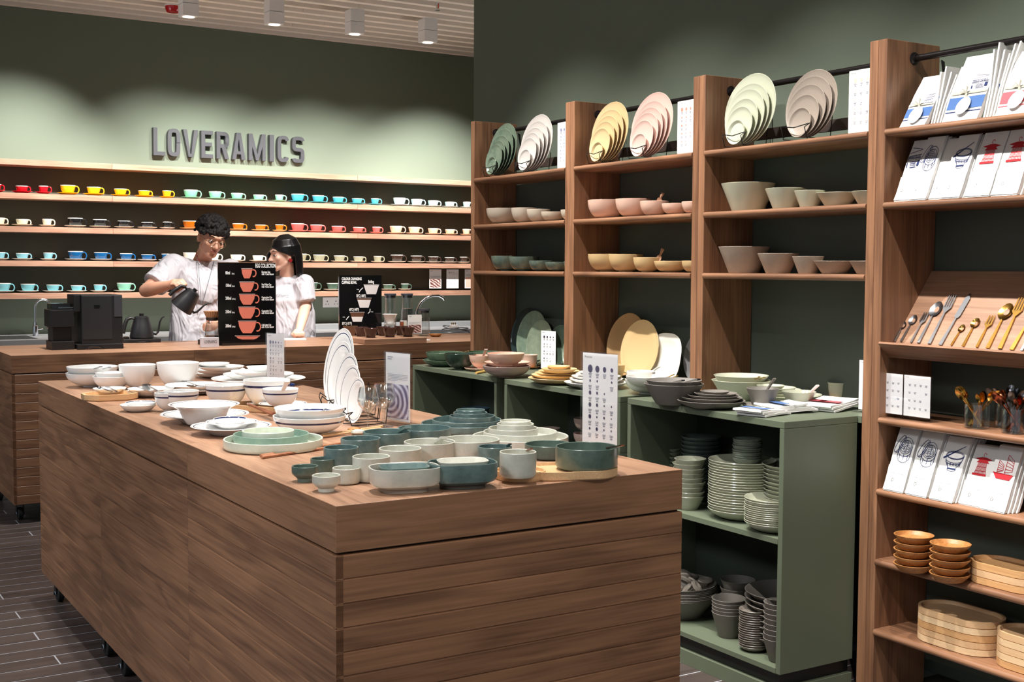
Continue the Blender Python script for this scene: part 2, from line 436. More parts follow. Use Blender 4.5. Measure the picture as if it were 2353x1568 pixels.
MB().lathe([(.02, -.055), (.045, -.05), (.055, -.03), (.058, -.012), (.058, 0)], 24).build('dome', mat('red_plastic', (178, 18, 26), .25, coat=.4), t, smooth=True, world=False)
MB().lathe([(.06, -.01), (.06, .001)], 24).build('base_plate', M_WHITEP, t, world=False)
p = onz(1005, 20, 3.2); t = thing('fire_sprinkler', 'pendent fire sprinkler with a round plate on the ceiling', 'sprinkler', (p.x, p.y, 3.285))
MB().lathe([(.045, -.012), (.05, -.006), (.05, 0)], 24).build('escutcheon', mat('grey_metal', (150, 142, 132), .35, metal=.6), t, world=False)
b = MB().lathe([(.012, -.09), (.014, -.04), (.014, -.01)], 12).lathe([(.02, -.097), (.02, -.092)], 12)
b.build('sprinkler_head', M_CHROME, t, world=False)
MB().tube([(0, -.0145, -.085), (0, -.0145, -.05)], .003, 6).build('glass_bulb', mat('red_bulb', (200, 40, 30), .2), t, world=False)

# ================================================================ ISLAND AND BAR COUNTER (mobile modules)
def board_mesh(L, h, axis, key, top):
    """one cladding board, chamfered along its long edges; lies in the plane, outer face at 0"""
    c = .0024; t = .016
    if axis == 'Y': # face towards -X, runs along +Y
        pr = [(0, c), (0, h-c), (c, h), (t, h), (t, 0), (c, 0)]
        v = [(x, y, z) for y in (0, L) for x, z in pr]
    else:
        pr = [(0, c), (0, h-c), (c, h), (t, h), (t, 0), (c, 0)]
        v = [(x, y, z) for x in (0, L) for y, z in pr]
    n = 6; f = [(i, (i+1) % n, (i+1) % n+n, i+n) for i in range(n)]+[tuple(range(n))[::-1], tuple(range(n, 2*n))]
    me = MB().add(v, f).mesh('board', WN(axis)); return me
def caster(par, x, y, z0, rz=0, nm='caster'):
    h = .104; c = obj(nm, MB().box((-.028, -.028, .092), (.028, .028, .104)).box((-.019, -.02, .035), (-.016, .02, .094)).box((.016, -.02, .035), (.019, .02, .094)).tube([(-.024, 0, .034), (.024, 0, .034)], .006, 8).mesh('caster', M_BLACK), par, (x, y, z0), (0, 0, rz))
    w = obj('wheel', CACHE.setdefault('wheel', MB().lathe([(.012, -.013), (.028, -.013), (.034, -.009), (.034, .009), (.028, .013), (.012, .013)], 24).mesh('wheel', mat('rubber', (28, 28, 30), .6), smooth=True)), c, (0, 0, .034), (0, PI/2, 0))
    obj('hub', CACHE.setdefault('hub', MB().lathe([(.009, -.021), (.011, -.019), (.011, .019), (.009, .021)], 12).mesh('hub', mat('zinc', (160, 170, 180), .3, metal=.9))), c, (0, 0, .034), (0, PI/2, 0))
    if rz: obj('brake_lever', MB().box((-.018, -.062, .058), (.018, -.03, .064)).mesh('brake_lever', M_BLACK), c)
    return c
Z0, ZG, ZT = .104, .7991, .9
def module(x0, x1, y0, y1, label, grp, near=False, far_side=False, left=True, inner='display_counter', grain='Y'):
    t = thing(inner, label, 'counter', ((x0+x1)/2, (y0+y1)/2, 0), grp)
    lx, ly = x0-t.location.x, y0-t.location.y; hx, hy = x1-t.location.x, y1-t.location.y
    MB().box((lx+.017, ly+.017, Z0+.002), (hx-.001, hy-.001, ZT-.02)).build('carcass', mat('dark_carcass', (46, 36, 30), .7), t, world=False)
    g = .0008
    tp = MB().box((lx+(0 if left else g), ly+(0 if near else g), .8047), (hx, hy-g, ZT)).build('counter_top', [WT(grain)], t, world=False)
    tp.data.materials.append(WN('Y')); tp.data.materials.append(WN('X'))
    mi = [0, 0, 2, 0, 0, 1]; tp.data.polygons.foreach_set('material_index', mi)
    bevel(tp, .0012, 2)
    n = 14; h = (ZG-Z0)/n
    if left:
        me = board_mesh(y1-y0-(.0008), h-.0004, 'Y', 0, 0)
        for i in range(n): obj('board', me, t, (lx, ly, Z0+i*h))
    if near:
        me = board_mesh(x1-x0, h-.0004, 'X', 0, 0)
        for i in range(n): obj('board', me, t, (lx+.0002, ly, Z0+i*h))
    for cx, cy, rz in ((lx+.05, hy-.11, 0), (lx+.05, ly+.13, 0), (hx-.06, hy-.11, 0), (hx-.06, ly+.13, 0)):
        caster(t, cx, cy, 0, rz)
    return t
IX0, IX1 = .961, 1.848
g = 'walnut display counters forming the island'
m1 = module(IX0, IX1, 2.222, 3.214, 'walnut island counter nearest the camera, its boarded end facing us', g, near=True)
m2 = module(IX0, IX1, 3.214, 4.21, 'middle walnut section of the island, under the blue-rimmed dishes', g)
m3 = module(IX0, IX1, 4.21, 5.271, 'far walnut section of the island, under the plain white bowls', g)
g = 'walnut bar counters behind the island'
BY = 6.82
module(1.112, 2.087, BY, 7.70, 'left walnut bar counter, carrying the black coffee machine and grinder', g, near=True, grain='X')
module(2.087, 3.062, BY, 7.70, 'middle walnut bar counter, in front of the two staff', g, near=True, left=False, grain='X')
module(3.062, 4.45, BY, 7.70, 'right walnut bar counter, carrying the cupping bowls and glass jars', g, near=True, left=False, grain='X')

# ================================================================ BACK WALL: SIGN, CUP SHELVES, SINK
SZ = [2.132, 1.893, 1.654, 1.409, 1.175]; SY = 9.3
sh_names = ['empty top', 'upper cup', 'second cup', 'third cup', 'lowest cup']
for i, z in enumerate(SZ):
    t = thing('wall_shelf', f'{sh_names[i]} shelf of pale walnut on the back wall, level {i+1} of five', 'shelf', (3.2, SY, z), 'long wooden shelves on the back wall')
    xs = [-1.2, ony(241+i*1.5, SY, SY).x if 0 else 2.245, 4.23, 6.0]
    for a, c in zip(xs, xs[1:]):
        o = MB().box((a+.0008, SY, z-.041), (c-.0008, 9.499, z)).build('board', wood('pale_walnut', (146, 106, 86), (192, 150, 126), 'X', 1, .4), t)
        bevel(o, .0015, 1)
    if i < 4: MB().box((-1.2, 9.492, SZ[i+1]+.0005), (6.0, 9.4985, z-.0415)).build('back_panel', mat('dark_gap_sheet', (78, 78, 66), .5), t)  # thin darker sheet filling the gap down to the next shelf
t = thing('wall_sign', 'large dark raised lettering mounted on the green back wall', 'sign', (3.2, 9.47, 2.33))
word = 'LOVERAMICS'
x0s = [352, 385, 420, 462, 497, 533, 571, 619, 637, 671]; x1s = [379, 414, 455, 489, 526, 563, 610, 629, 664, 699]
M_LET = mat('anthracite', (64, 65, 70), .45)
def rrect(x0, y0, x1, y1, r, a0, a1, n=10):
    """points round a rounded rectangle between two angles (degrees, counter-clockwise)"""
    P = []; cx, cy, hw, hh = (x0+x1)/2, (y0+y1)/2, (x1-x0)/2, (y1-y0)/2
    for i in range(n*6+1):
        a = math.radians(a0+(a1-a0)*i/(n*6)); c, q = math.cos(a), math.sin(a)
        P.append((cx+math.copysign(abs(c)**.62, c)*hw, cy+math.copysign(abs(q)**.42, q)*hh))
    return P
def glyph(ch, w, h, t):
    """solid outlines of a condensed capital, as convex quads"""
    Q = []
    def box(x0, y0, x1, y1): Q.append([(x0, y0), (x1, y0), (x1, y1), (x0, y1)])
    def path(P, tt=t):
        k = len(P); L_ = []; R_ = []
        for i in range(k):
            dx = P[min(i+1, k-1)][0]-P[max(i-1, 0)][0]; dy = P[min(i+1, k-1)][1]-P[max(i-1, 0)][1]; l = math.hypot(dx, dy) or 1
            L_.append((P[i][0]-dy/l*tt/2, P[i][1]+dx/l*tt/2)); R_.append((P[i][0]+dy/l*tt/2, P[i][1]-dx/l*tt/2))
        for i in range(k-1): Q.append([R_[i], R_[i+1], L_[i+1], L_[i]])
    m = t/2
    if ch == 'L': box(0, 0, t, h); box(t, 0, w, t)
    elif ch == 'I': box(0, 0, w, h)
    elif ch == 'E': box(0, 0, t, h); box(t, 0, w, t); box(t, h-t, w, h); box(t, h/2-m, w*.9, h/2+m)
    elif ch == 'O': path(rrect(m, m, w-m, h-m, 0, 0, 366))
    elif ch == 'C': path(rrect(m, m, w-m, h-m, 0, 28, 332))
    elif ch == 'V': Q.append([(0, h), (w*.36, 0), (w*.5, 0), (t*1.05, h)]); Q.append([(w*.5, 0), (w*.64, 0), (w, h), (w-t*1.05, h)]); Q.append([(w*.36, 0), (w*.64, 0), (w*.6, h*.12), (w*.4, h*.12)])
    elif ch == 'A': Q.append([(0, 0), (t*1.05, 0), (w*.56, h), (w*.34, h)]); Q.append([(w-t*1.05, 0), (w, 0), (w*.66, h), (w*.44, h)]); box(w*.22, h*.2, w*.78, h*.2+t*.8)
    elif ch == 'M': box(0, 0, t*.95, h); box(w-t*.95, 0, w, h); Q.append([(0, h), (w*.42, 0), (w*.58, 0), (t*1.05, h)]); Q.append([(w*.42, 0), (w*.58, 0), (w, h), (w-t*1.05, h)])
    elif ch == 'R': box(0, 0, t, h); path([(t*.6, h-m)]+rrect(m-w*.1, h*.46+m*.2, w-m, h-m, 0, 80, -80)+[(t*.6, h*.46+m*.2)]); Q.append([(w-t*1.1, 0), (w, 0), (w*.72, h*.5), (w*.36, h*.5)])
    elif ch == 'S': path(rrect(m, h*.5, w-m, h-m, 0, 15, 248)+rrect(m, m, w-m, h*.5, 0, 68, -165))
    return Q
for i, ch in enumerate(word):
    xa = ony(x0s[i], 330, 9.46).x; xb = ony(x1s[i], 330, 9.46).x; zb, zt = 2.225, 2.437; b = MB()
    for qi, q in enumerate(glyph(ch, xb-xa, zt-zb, .030 if ch != 'I' else .032)):
        ar = sum(q[k][0]*q[(k+1) % 4][1]-q[(k+1) % 4][0]*q[k][1] for k in range(4))
        if ar < 0: q = q[::-1]
        v = [(xa+x, y, zb+z) for y in (9.45+qi*.00008+(.0012 if ch in 'VAMR' and qi % 2 else 0), 9.497) for x, z in q]
        b.add(v, [(0, 1, 2, 3), (7, 6, 5, 4), (0, 4, 5, 1), (1, 5, 6, 2), (2, 6, 7, 3), (3, 7, 4, 0)])
    b.build('letter', M_LET, t)

# cups ------------------------------------------------------------
SIZES = [(.054, .064, .0775), (.050, .058, .0775), (.0465, .052, .0725), (.0435, .046, .0725), (.034, .052, .0575)]
SZN = ['largest', 'second-largest', 'middle-sized', 'second-smallest', 'smallest']
def handle(b, R, H):
    pts = []
    for i in range(11):
        a = PI*(.62-1.3*i/10); pts.append((R*.93+.5*H*.36+.5*H*.62*math.cos(a)*1.0, 0, H*.5+H*.40*math.sin(a)))
    pts[0] = (R*.93, 0, H*.86); pts[-1] = (R*.72, 0, H*.18)
    b.tube(pts, [.0042]*11, 8)
def cup(x, z, y, k, m, rimm, label, group, mh=None, scol=None):
    R, H, RS = SIZES[k]
    s = dish('saucer', 'saucer', RS, .016, (x, y, z+.0005), [scol or m, scol or m], label.replace('cup ', 'saucer under the cup ', 1) if 0 else label[0], 'saucer', group[0], n=32, th=.004)
    key = ('cupb', k, m.name, rimm.name)
    if key not in CACHE:
        b = MB(); P = profile('cup', R, H, .0035, 0); zmax = H*.93; i_ = next(i for i, q in enumerate(P) if q[1] > zmax); a_, c_ = P[i_-1], P[i_]; k_ = (zmax-a_[1])/(c_[1]-a_[1]); P.insert(i_, (a_[0]+(c_[0]-a_[0])*k_, zmax, 0))
        P = [(r, q, 2 if q > zmax else 0) for r, q, _ in P]; BASE_R[0] = R
        b.lathe(P, 32); CACHE[key] = b.mesh('cup', [m, m, rimm], smooth=True)
        hb = MB(); handle(hb, R, H); CACHE[key+('h',)] = hb.mesh('handle', mh or m, smooth=True)
    c = obj('cup', CACHE[key], None, (x, y, z+.0075), (0, 0, math.radians(-28+random.uniform(-5, 5))))
    tag(c, label[1], 'cup', group[1]); obj('handle', CACHE[key+('h',)], c)
def cupset(row, colname, rgb, us, ks, gloss=.12, sau=None, rim=(246, 244, 238), hcol=None, ex=''):
    m = cer('cup_'+colname.replace(' ', '_'), rgb, gloss); rm = cer('cup_rim', rim, .2)
    sm = cer('saucer_'+colname.replace(' ', '_'), sau, .2) if sau else m
    rn = ['top', 'second', 'third', 'bottom'][row]
    for u, k in zip(us, ks):
        p = ony(u, 600, 9.385); z = SZ[row+1]
        lab = (f'{SZN[k]} {colname} saucer in its row of five on the {rn} cup shelf{ex}', f'{SZN[k]} {colname} cup in its row of five on the {rn} cup shelf{ex}')
        cup(p.x, z, p.y, k, m, rm, lab, (f'{colname} saucers on the {rn} cup shelf', f'{colname} cups on the {rn} cup shelf'), None if not hcol else cer('hd_'+colname.replace(' ', '_'), hcol, .15), sm)
cupset(0, 'bright red', (196, 26, 40), [-9, 53.4, 102.8], [2, 3, 4])
cupset(0, 'yellow', (240, 184, 30), [158.8, 217.9, 279, 333, 385], range(5))
cupset(0, 'mint green', (140, 204, 172), [440, 496, 545.6, 595.5, 642.7], range(5))
cupset(0, 'turquoise', (84, 178, 194), [685, 732, 777.5, 820.7, 861.7], range(5))
cupset(0, 'ice blue', (196, 226, 226), [918, 957.4, 995, 1033, 1072], range(5))
cupset(1, 'cream', (222, 216, 194), [-2, 52.8, 109.7], [2, 3, 4])
CR = (214, 212, 200)
cupset(1, 'glossy black', (26, 26, 28), [174.5, 231, 286, 339.4, 385.5], range(5), .06, CR)
cupset(1, 'amber brown', (176, 98, 16), [437, 490, 548, 599, 642.6], range(5), .08, (226, 182, 120), rim=(240, 200, 140))
cupset(1, 'coral pink', (232, 98, 92), [684.5, 727, 775, 823, 864.7], range(5), sau=(236, 140, 130))
cupset(1, 'peach beige', (228, 198, 172), [910, 951.7, 995, 1033.8, 1071], range(5))
cupset(2, 'pale sky blue', (140, 196, 210), [-3, 51.4, 111], [2, 3, 4], sau=(216, 224, 218))
cupset(2, 'deep blue', (24, 92, 148), [173.7, 232, 290, 338, 381.5], range(5), .07, (200, 208, 206))
cupset(2, 'ivory white', (236, 234, 220), [437, 489, 543, 592.8, 640], range(5))
cupset(2, 'khaki', (158, 154, 130), [690, 733.4, 780, 823.6, 867.5], range(5), sau=(208, 202, 184))
cupset(2, 'dark brown', (64, 46, 38), [912, 956.7, 995.3, 1032.8, 1065], range(5), .06, CR)
cupset(3, 'aqua', (124, 190, 200), [5, 62.8, 120.5, 175.6, 225], range(5), sau=(214, 226, 222))
cupset(3, 'pale jade', (142, 204, 178), [284.3, 342], [0, 1], sau=(214, 226, 216))
cupset(3, 'forest green', (70, 92, 78), [715, 764, 812, 891, 930], range(5), sau=(200, 204, 190))

# ---- upright acrylic cards --------------------------------------
def dots(b, org, xd, yd, w, h, cols, rows, sz, seed=1):
    """grid of little product outlines with lines of print below, on the plane org + x*xd + y*yd"""
    rr = random.Random(seed); xd = Vector(xd); yd = Vector(yd); org = Vector(org); n = xd.cross(yd)*.0011
    for r in range(rows):
        for c in range(cols):
            if r and rr.random() < .22 and c > 1: continue
            s = sz*(1-.16*c)*(1 if r == 0 else rr.uniform(.3, .6)); x = w*(.22+.62*c/max(1, cols-1)); y = h*(.88-.8*r/rows)
            cp = org+xd*x+yd*y+n
            k = 10; b.add([cp+xd*s*.5*math.cos(2*PI*i/k)+yd*s*.62*math.sin(2*PI*i/k) for i in range(k)], [tuple(range(k))], 0)
            for j, (ll, dy) in enumerate(((.10, .055), (.08, .07), (.06, .09))):
                a = cp-xd*w*ll*.5-yd*h*dy; e = cp+xd*w*ll*.5-yd*h*dy; q = yd*h*.0035*(1 if j < 2 else 1.8)
                b.quad(a-q, e-q, e+q, a+q, 1)
M_SWIRL = None
def photo_mat(name, c1, c2, c3, kind='rings', sc=30):
    if name in MATS: return MATS[name]
    m = bpy.data.materials.new(name); m.use_nodes = True; nt = m.node_tree; N = nt.nodes; L = nt.links; b = N['Principled BSDF']
    tc = N.new('ShaderNodeTexCoord'); w = N.new('ShaderNodeTexWave'); w.wave_type = 'RINGS' if kind == 'rings' else 'BANDS'
    w.rings_direction = 'SPHERICAL'; w.bands_direction = 'DIAGONAL'
    w.inputs['Scale'].default_value = sc; w.inputs['Distortion'].default_value = 1.5 if kind == 'rings' else 6; w.inputs['Detail'].default_value = 1
    va = N.new('ShaderNodeVectorMath'); va.operation = 'MULTIPLY_ADD'; va.inputs[1].default_value = (1, 0, 1.25); va.inputs[2].default_value = (-.12, 0, -.6)
    L.new(tc.outputs['Generated'], va.inputs[0]); L.new(va.outputs[0], w.inputs['Vector'])
    r = N.new('ShaderNodeValToRGB'); e = r.color_ramp.elements; e[0].color = (*lin(c1), 1); e[1].color = (*lin(c3), 1)
    k = e.new(.5); k.color = (*lin(c2), 1); L.new(w.outputs['Fac'], r.inputs['Fac']); L.new(r.outputs['Color'], b.inputs['Base Color'])
    b.inputs['Roughness'].default_value = .5; MATS[name] = m; return m
def card(name, label, org, xd, w, h, group=None, kind='prices', lean=0, th=.004, cols=4, rows=5, sz=.02, foot=True, photo=None, dotmat=None, title='Price List', seed=1, cat='sign', lip=.0):
    """acrylic stand: org = lower left corner of the sheet seen from the front, xd = direction to the right"""
    org = Vector(org); xd = Vector(xd).normalized(); out = xd.cross(Vector((0, 0, 1))).normalized()*1.0   # towards the viewer
    yd = (Vector((0, 0, 1))-out*math.tan(lean)).normalized() if lean else Vector((0, 0, 1))
    t = thing(name, label, cat, org, group); n = xd.cross(yd).normalized()
    def slab(a, w_, h_, f0, f1):
        vs = [a+n*f+xd*x+yd*y for f in (f0, f1) for x, y in ((0, 0), (w_, 0), (w_, h_), (0, h_))]
        return MB().add(vs, [(3, 2, 1, 0), (4, 5, 6, 7), (0, 1, 5, 4), (1, 2, 6, 5), (2, 3, 7, 6), (3, 0, 4, 7)])
    up = yd*lip
    slab(org+up, w, h, -.0004, .0004).build('paper_sheet', M_PAPER, t)
    slab(org+up-xd*.003-yd*0, w+.006, h+.003, -.0004-th*1.6, -.0012).build('acrylic_back', M_ACRYL, t)
    slab(org+up-xd*.003-yd*0, w+.006, h+.003, .0040, .0040+th*.4).build('acrylic_front', M_ACRYL, t) if th > .0039 else None
    if foot:
        MB().add([org-xd*.012+out*f+Vector((0, 0, z))+xd*x for f in (-.035, .03) for x, z in ((0, 0), (w+.024, 0), (w+.024, .006), (0, .006))],
                 [(3, 2, 1, 0), (4, 5, 6, 7), (0, 1, 5, 4), (1, 2, 6, 5), (2, 3, 7, 6), (3, 0, 4, 7)]).build('acrylic_foot', M_ACRYL, t)
    if kind == 'prices':
        b = MB(); dots(b, org+up, xd, yd, w, h*.95, cols, rows, sz, seed); b.build('print', [dotmat or M_INK, M_INKG], t)
        text(title, h*.028, org+up+xd*w*.06+yd*h*.95, xd, yd, M_INK, t, 'heading')
    else:
        a = org+up+n*.0012
        MB().quad(a+xd*w*.06+yd*h*.04, a+xd*w*.94+yd*h*.04, a+xd*w*.94+yd*h*photo[1], a+xd*w*.06+yd*h*photo[1]).build('photo_print', photo[0], t)
        b = MB()
        for j in range(5): q = a+yd*h*(photo[1]+.05+j*.022); b.quad(q+xd*w*.08, q+xd*w*(.92 if j else .5), q+xd*w*(.92 if j else .5)+yd*h*.006, q+xd*w*.08+yd*h*.006)
        for j in range(2): q = a+yd*h*(.93-j*.03); b.quad(q+xd*w*.08, q+xd*w*(.3-.05*j), q+xd*w*(.3-.05*j)+yd*h*.01, q+xd*w*.08+yd*h*.01)
        b.build('print', M_INKG, t)
    return t
P_SW = photo_mat('swirl_photo', (96, 88, 120), (160, 160, 196), (230, 232, 245), 'rings', 1.5)
P_BR = photo_mat('brown_photo', (70, 40, 44), (150, 100, 96), (226, 200, 190), 'bands', 1.6)
P_PK = photo_mat('pink_photo', (240, 214, 196), (226, 150, 140), (240, 200, 180), 'rings', 3)
for k, (ua, ub) in enumerate(((986.6, 1014), (1026, 1053.6), (1068, 1096))):
    a = ony(ua, 668, 9.36); c = ony(ub, 668, 9.36)
    card('display_card', ['leftmost small acrylic card with a brown photo, lowest back shelf', 'small acrylic price card between two photo cards, lowest back shelf', 'small acrylic card with a pink photo, at the right end of the lowest back shelf'][k],
         (a.x, 9.36, SZ[4]+.001), (1, 0, 0), c.x-a.x, .165, 'acrylic cards on the lowest back shelf', kind=('photo', 'prices', 'photo')[k], photo=((P_BR, .5), None, (P_PK, .6))[k], lip=.018, th=.003, cols=5, rows=3, sz=.008)
# sockets
def socket(u0, u1, v0, v1, y, label):
    a = ony(u0, v1, y); c = ony(u1, v0, y); t = thing('wall_socket', label, 'socket', (a.x, y, a.z))
    w = c.x-a.x; h = c.z-a.z
    bevel(MB().box((0, -.009, 0), (w, -.001, h)).build('faceplate', M_WHITEP, t, world=False), .002)
    b = MB()
    for cx in (.25*w, .75*w):
        b.box((cx-.004, -.0096, h*.52), (cx+.004, -.0088, h*.66)); b.box((cx-.016, -.0096, h*.3), (cx-.008, -.0088, h*.36)); b.box((cx+.008, -.0096, h*.3), (cx+.016, -.0088, h*.36))
    b.build('pin_holes', M_BLACK, t, world=False)
    MB().box((w*.42, -.0115, h*.7), (w*.58, -.009, h*.86)).build('rocker_switch', M_WHITEP, t, world=False)
socket(741, 781, 683, 707, 9.5, 'white double wall socket below the lowest shelf, beside the woman')
# steel sink run along the back wall
st = thing('steel_counter', 'brushed steel sink counter along the back wall', 'counter', (3, 9.1, 0))
MB().box((-.5, 8.72, .80), (5.9, 9.498, .87)).build('worktop', M_STEEL, st)
MB().box((-.5, 8.74, 0), (5.9, 9.49, .80)).build('cabinet_base', mat('grey_laminate', (90, 92, 92), .4), st)
MB().box((2.9, 9.2, .871), (5.6, 9.49, .905)).build('upstand', M_STEEL, st)
b = MB().add([(1.0, 8.85, .8712), (1.62, 8.85, .8712), (1.62, 9.3, .8712), (1.0, 9.3, .8712), (1.06, 8.91, .8718), (1.56, 8.91, .8718), (1.56, 9.24, .8718), (1.06, 9.24, .8718)],
             [(0, 1, 5, 4), (1, 2, 6, 5), (2, 3, 7, 6), (3, 0, 4, 7), (4, 5, 6, 7)]); b.build('sink_bowl', mat('dark_steel', (120, 122, 124), .35, metal=1), st)
def faucet(pts, r, base, label):
    t = thing('faucet', label, 'faucet', base)
    MB().tube(pts, r, 10).build('spout', M_CHROME, t, smooth=True)
    MB().lathe([(.02, 0), (.02, .07), (.014, .075), (.012, .1)], 16).build('tap_body', M_CHROME, t, world=False, smooth=True)
    MB().tube([(.02, 0, .045), (.05, -.01, .052)], .005, 8).build('lever', M_CHROME, t, world=False)
b0 = ony(81.6, 768, 9.2); top = ony(98, 688, 9.2).z; e = ony(118, 706, 9.2)
faucet([(b0.x, 9.2, .96), (b0.x, 9.2, top-.06)]+[(b0.x+(e.x-b0.x)*.5*(1-math.cos(a)), 9.2, top-.06+.06*math.sin(a)) for a in [PI*i/8*1.0 for i in range(1, 8)]]+[(e.x, 9.2, e.z)], .0075, (b0.x, 9.2, .872), 'slim chrome gooseneck faucet at the left end of the sink counter')
pp = [ony(u, v, 9.15) for u, v in ((957, 728), (959, 712), (966, 697), (978, 686), (993, 680), (1008, 680), (1018, 685), (1021, 690))]
faucet([(pp[0].x, 9.15, .96)]+pp, .011, (pp[0].x, 9.15, .906), 'thick chrome curved faucet behind the glass jars')

# ================================================================ RIGHT-HAND SHELVING UNITS
XP = 3.028; XB = 3.276
UY = [(5.306, 4.433), (4.433, 3.572), (3.572, 2.7095), (2.7095, 1.846)]
UN = ['farthest', 'second farthest', 'third', 'nearest']
def nosed(y0, y1, z, xf, xb, th=.022, seg=6):
    r = th/2; pr = [(xb, z-th), (xb, z)]+[(xf+r-r*math.sin(PI*i/seg), z-r+r*math.cos(PI*i/seg)) for i in range(seg+1)]
    n = len(pr); v = [(x, y, q) for y in (y0, y1) for x, q in pr]
    return MB().add(v, [(i, (i+1) % n, (i+1) % n+n, i+n) for i in range(n)]+[tuple(range(n))[::-1], tuple(range(n, 2*n))])
M_BACK = mat('back_panel_paint', (80, 88, 78), .7)
for i, (ya, yb) in enumerate(UY):
    t = thing('shelving_unit', ['farthest walnut wall unit, holding green and white plates on its top shelf', 'walnut wall unit with yellow and pink plates on its top shelf', 'walnut wall unit with pale green and taupe plates on its top shelf', 'nearest walnut wall unit, holding towels, cutlery and wooden trays'][i], 'shelving', (XP+.12, (ya+yb)/2, 0), 'tall walnut wall shelving units')
    p = .035
    for a, c in ((ya-.0006, ya-p), (yb+.0006, yb+p)):
        o = MB().box((XP, min(a, c), .0), (XB, max(a, c), 2.10)).build('side_panel', WN('Z'), t); bevel(o, .0015, 1)
    y0, y1 = yb+p+.0005, ya-p-.0005
    tops = [1.818, 1.588, 1.360] if i < 3 else [1.818, 1.588, .904, .674, .446, .217]
    for z in tops:
        o = nosed(y0-.0, y1, z, XP-.006, XB-.002).build('shelf', WN('Y'), t, smooth=True)
    MB().box((XB+.002, yb+.001, .08), (XB+.012, ya-.001, 1.795)).build('back_panel', M_BACK, t)
    MB().box((XB-.014, y0, 1.868), (XB+.004, y1, 1.908)).build('back_rail', mat('dark_rail', (60, 48, 42), .6), t)
    rp = (3.14, y0, 2.048); MB().tube([(3.152, y0+.001, 2.048), (3.152, y1-.001, 2.048)], .0105, 12).build('hanging_rod', M_ROD, t, smooth=True)
    for ye, s in ((y1, -1), (y0, 1)):
        MB().lathe([(.02, 0), (.02, .004), (.0135, .008), (.0135, .014)], 16, M=Matrix.Translation((3.152, ye, 2.048)) @ Matrix.Rotation(-s*PI/2, 4, 'X')).build('rod_flange', M_ROD, t, smooth=True)
    MB().add([(XB+.002, y1-.002, 2.055), (XB+.016, y1-.002, 2.05), (XB+.03, y1-.002, 1.93), (XB+.002, y1-.006, 2.055), (XB+.016, y1-.006, 2.05), (XB+.03, y1-.006, 1.93)], [(0, 1, 2), (5, 4, 3), (0, 3, 4, 1), (1, 4, 5, 2), (2, 5, 3, 0)]).build('wall_bracket', M_BLACK, t)
    if i < 3:
        MB().box((3.0285, y0, .878), (XB, y1, .8995)).build('base_shelf', M_CAB, t)
    else:
        # sloping cutlery tray with an upturned lip
        def slab(p0, p1, th, nm, m):
            (xa, za), (xb_, zb) = p0, p1; d = Vector((xb_-xa, zb-za)).normalized(); n = Vector((d.y, -d.x))*th
            v = [(x, y, z) for y in (y0, y1) for x, z in ((xa, za), (xb_, zb), (xb_+n.x, zb+n.y), (xa+n.x, za+n.y))]
            return MB().add(v, [(0, 1, 5, 4), (1, 2, 6, 5), (2, 3, 7, 6), (3, 0, 4, 7), (3, 2, 1, 0), (4, 5, 6, 7)]).build(nm, m, t)
        slab((3.066, 1.108), (3.262, 1.372), .014, 'cutlery_tray', WT('Y'))
        slab((3.022, 1.147), (3.07, 1.101), .008, 'tray_lip', WN('Y'))

# green cabinets in front of the units
XF = 2.701
CYS = [(4.503, 5.301), (3.611, 4.438), (2.76, 3.566)]
for i, (a, c) in enumerate(CYS):
    t = thing('green_cabinet', ['far green open cabinet beneath the green and pink dishes', 'middle green open cabinet beneath the yellow and white dishes', 'near green open cabinet stacked with grey and cream crockery'][i], 'cabinet', ((XF+3.0)/2, (a+c)/2, 0), 'green open cabinets')
    X1 = 3.026
    bevel(MB().box((XF, a, .878), (X1, c, .9)).build('cabinet_top', M_CAB, t), .0012, 1)
    for p0, p1 in ((a, a+.020), (c-.020, c)):
        bevel(MB().box((XF, p0, .096), (X1, p1, .8775)).build('side_panel', M_CAB, t), .0012, 1)
    MB().box((XF+.0004, a+.0205, .096), (X1, c-.0205, .112)).build('bottom_panel', M_CAB, t)
    MB().box((XF+.0004, a+.0205, .510), (X1, c-.0205, .527)).build('middle_shelf', M_CAB, t)
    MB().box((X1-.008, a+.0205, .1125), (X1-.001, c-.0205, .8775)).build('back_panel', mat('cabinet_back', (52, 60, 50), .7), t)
    MB().box((XF+.018, a+.02, .05), (X1, c-.02, .0955)).build('recessed_plinth', M_BLACK, t)
    MB().box((XF+.001, a+.002, .0005), (X1, c-.002, .0495)).build('base_frame', M_CAB, t)

# ================================================================ GLAZES
W_ = M_WHITE; WN_ = [M_WHITE, mat('bare_foot', (214, 208, 200), .5), M_NAVY]
TEAL = [reactive('teal_glaze', (108, 130, 126), (80, 102, 102), .28), mat('teal_foot', (70, 66, 60), .6)]
TEALG = [reactive('green_teal_glaze', (94, 112, 102), (74, 92, 84), .3), mat('teal_foot', (70, 66, 60), .6)]
SAGE = [reactive('sage_glaze', (208, 214, 198), (190, 200, 184), .3), mat('sage_foot', (150, 136, 120), .6)]
SAGED = [reactive('mid_sage_glaze', (134, 158, 142), (116, 142, 128), .35), mat('sage_foot', (150, 136, 120), .6)]
PALE = [reactive('pale_stone_glaze', (206, 206, 194), (188, 190, 178), .3), mat('pale_foot', (160, 148, 134), .6)]
GREY = [speck('grey_stoneware', (112, 107, 100), (84, 78, 73), .62), mat('grey_foot', (104, 98, 90), .7)]
TAUPE = [speck('taupe_stoneware', (170, 156, 140), (110, 98, 88), .45), mat('taupe_foot', (186, 160, 136), .7)]
CELA = [cer('celadon', (192, 194, 172), .16), mat('celadon_foot', (186, 176, 140), .5)]
CELAD = [cer('muted_celadon', (168, 170, 150), .14), mat('celadon_foot', (186, 176, 140), .5)]
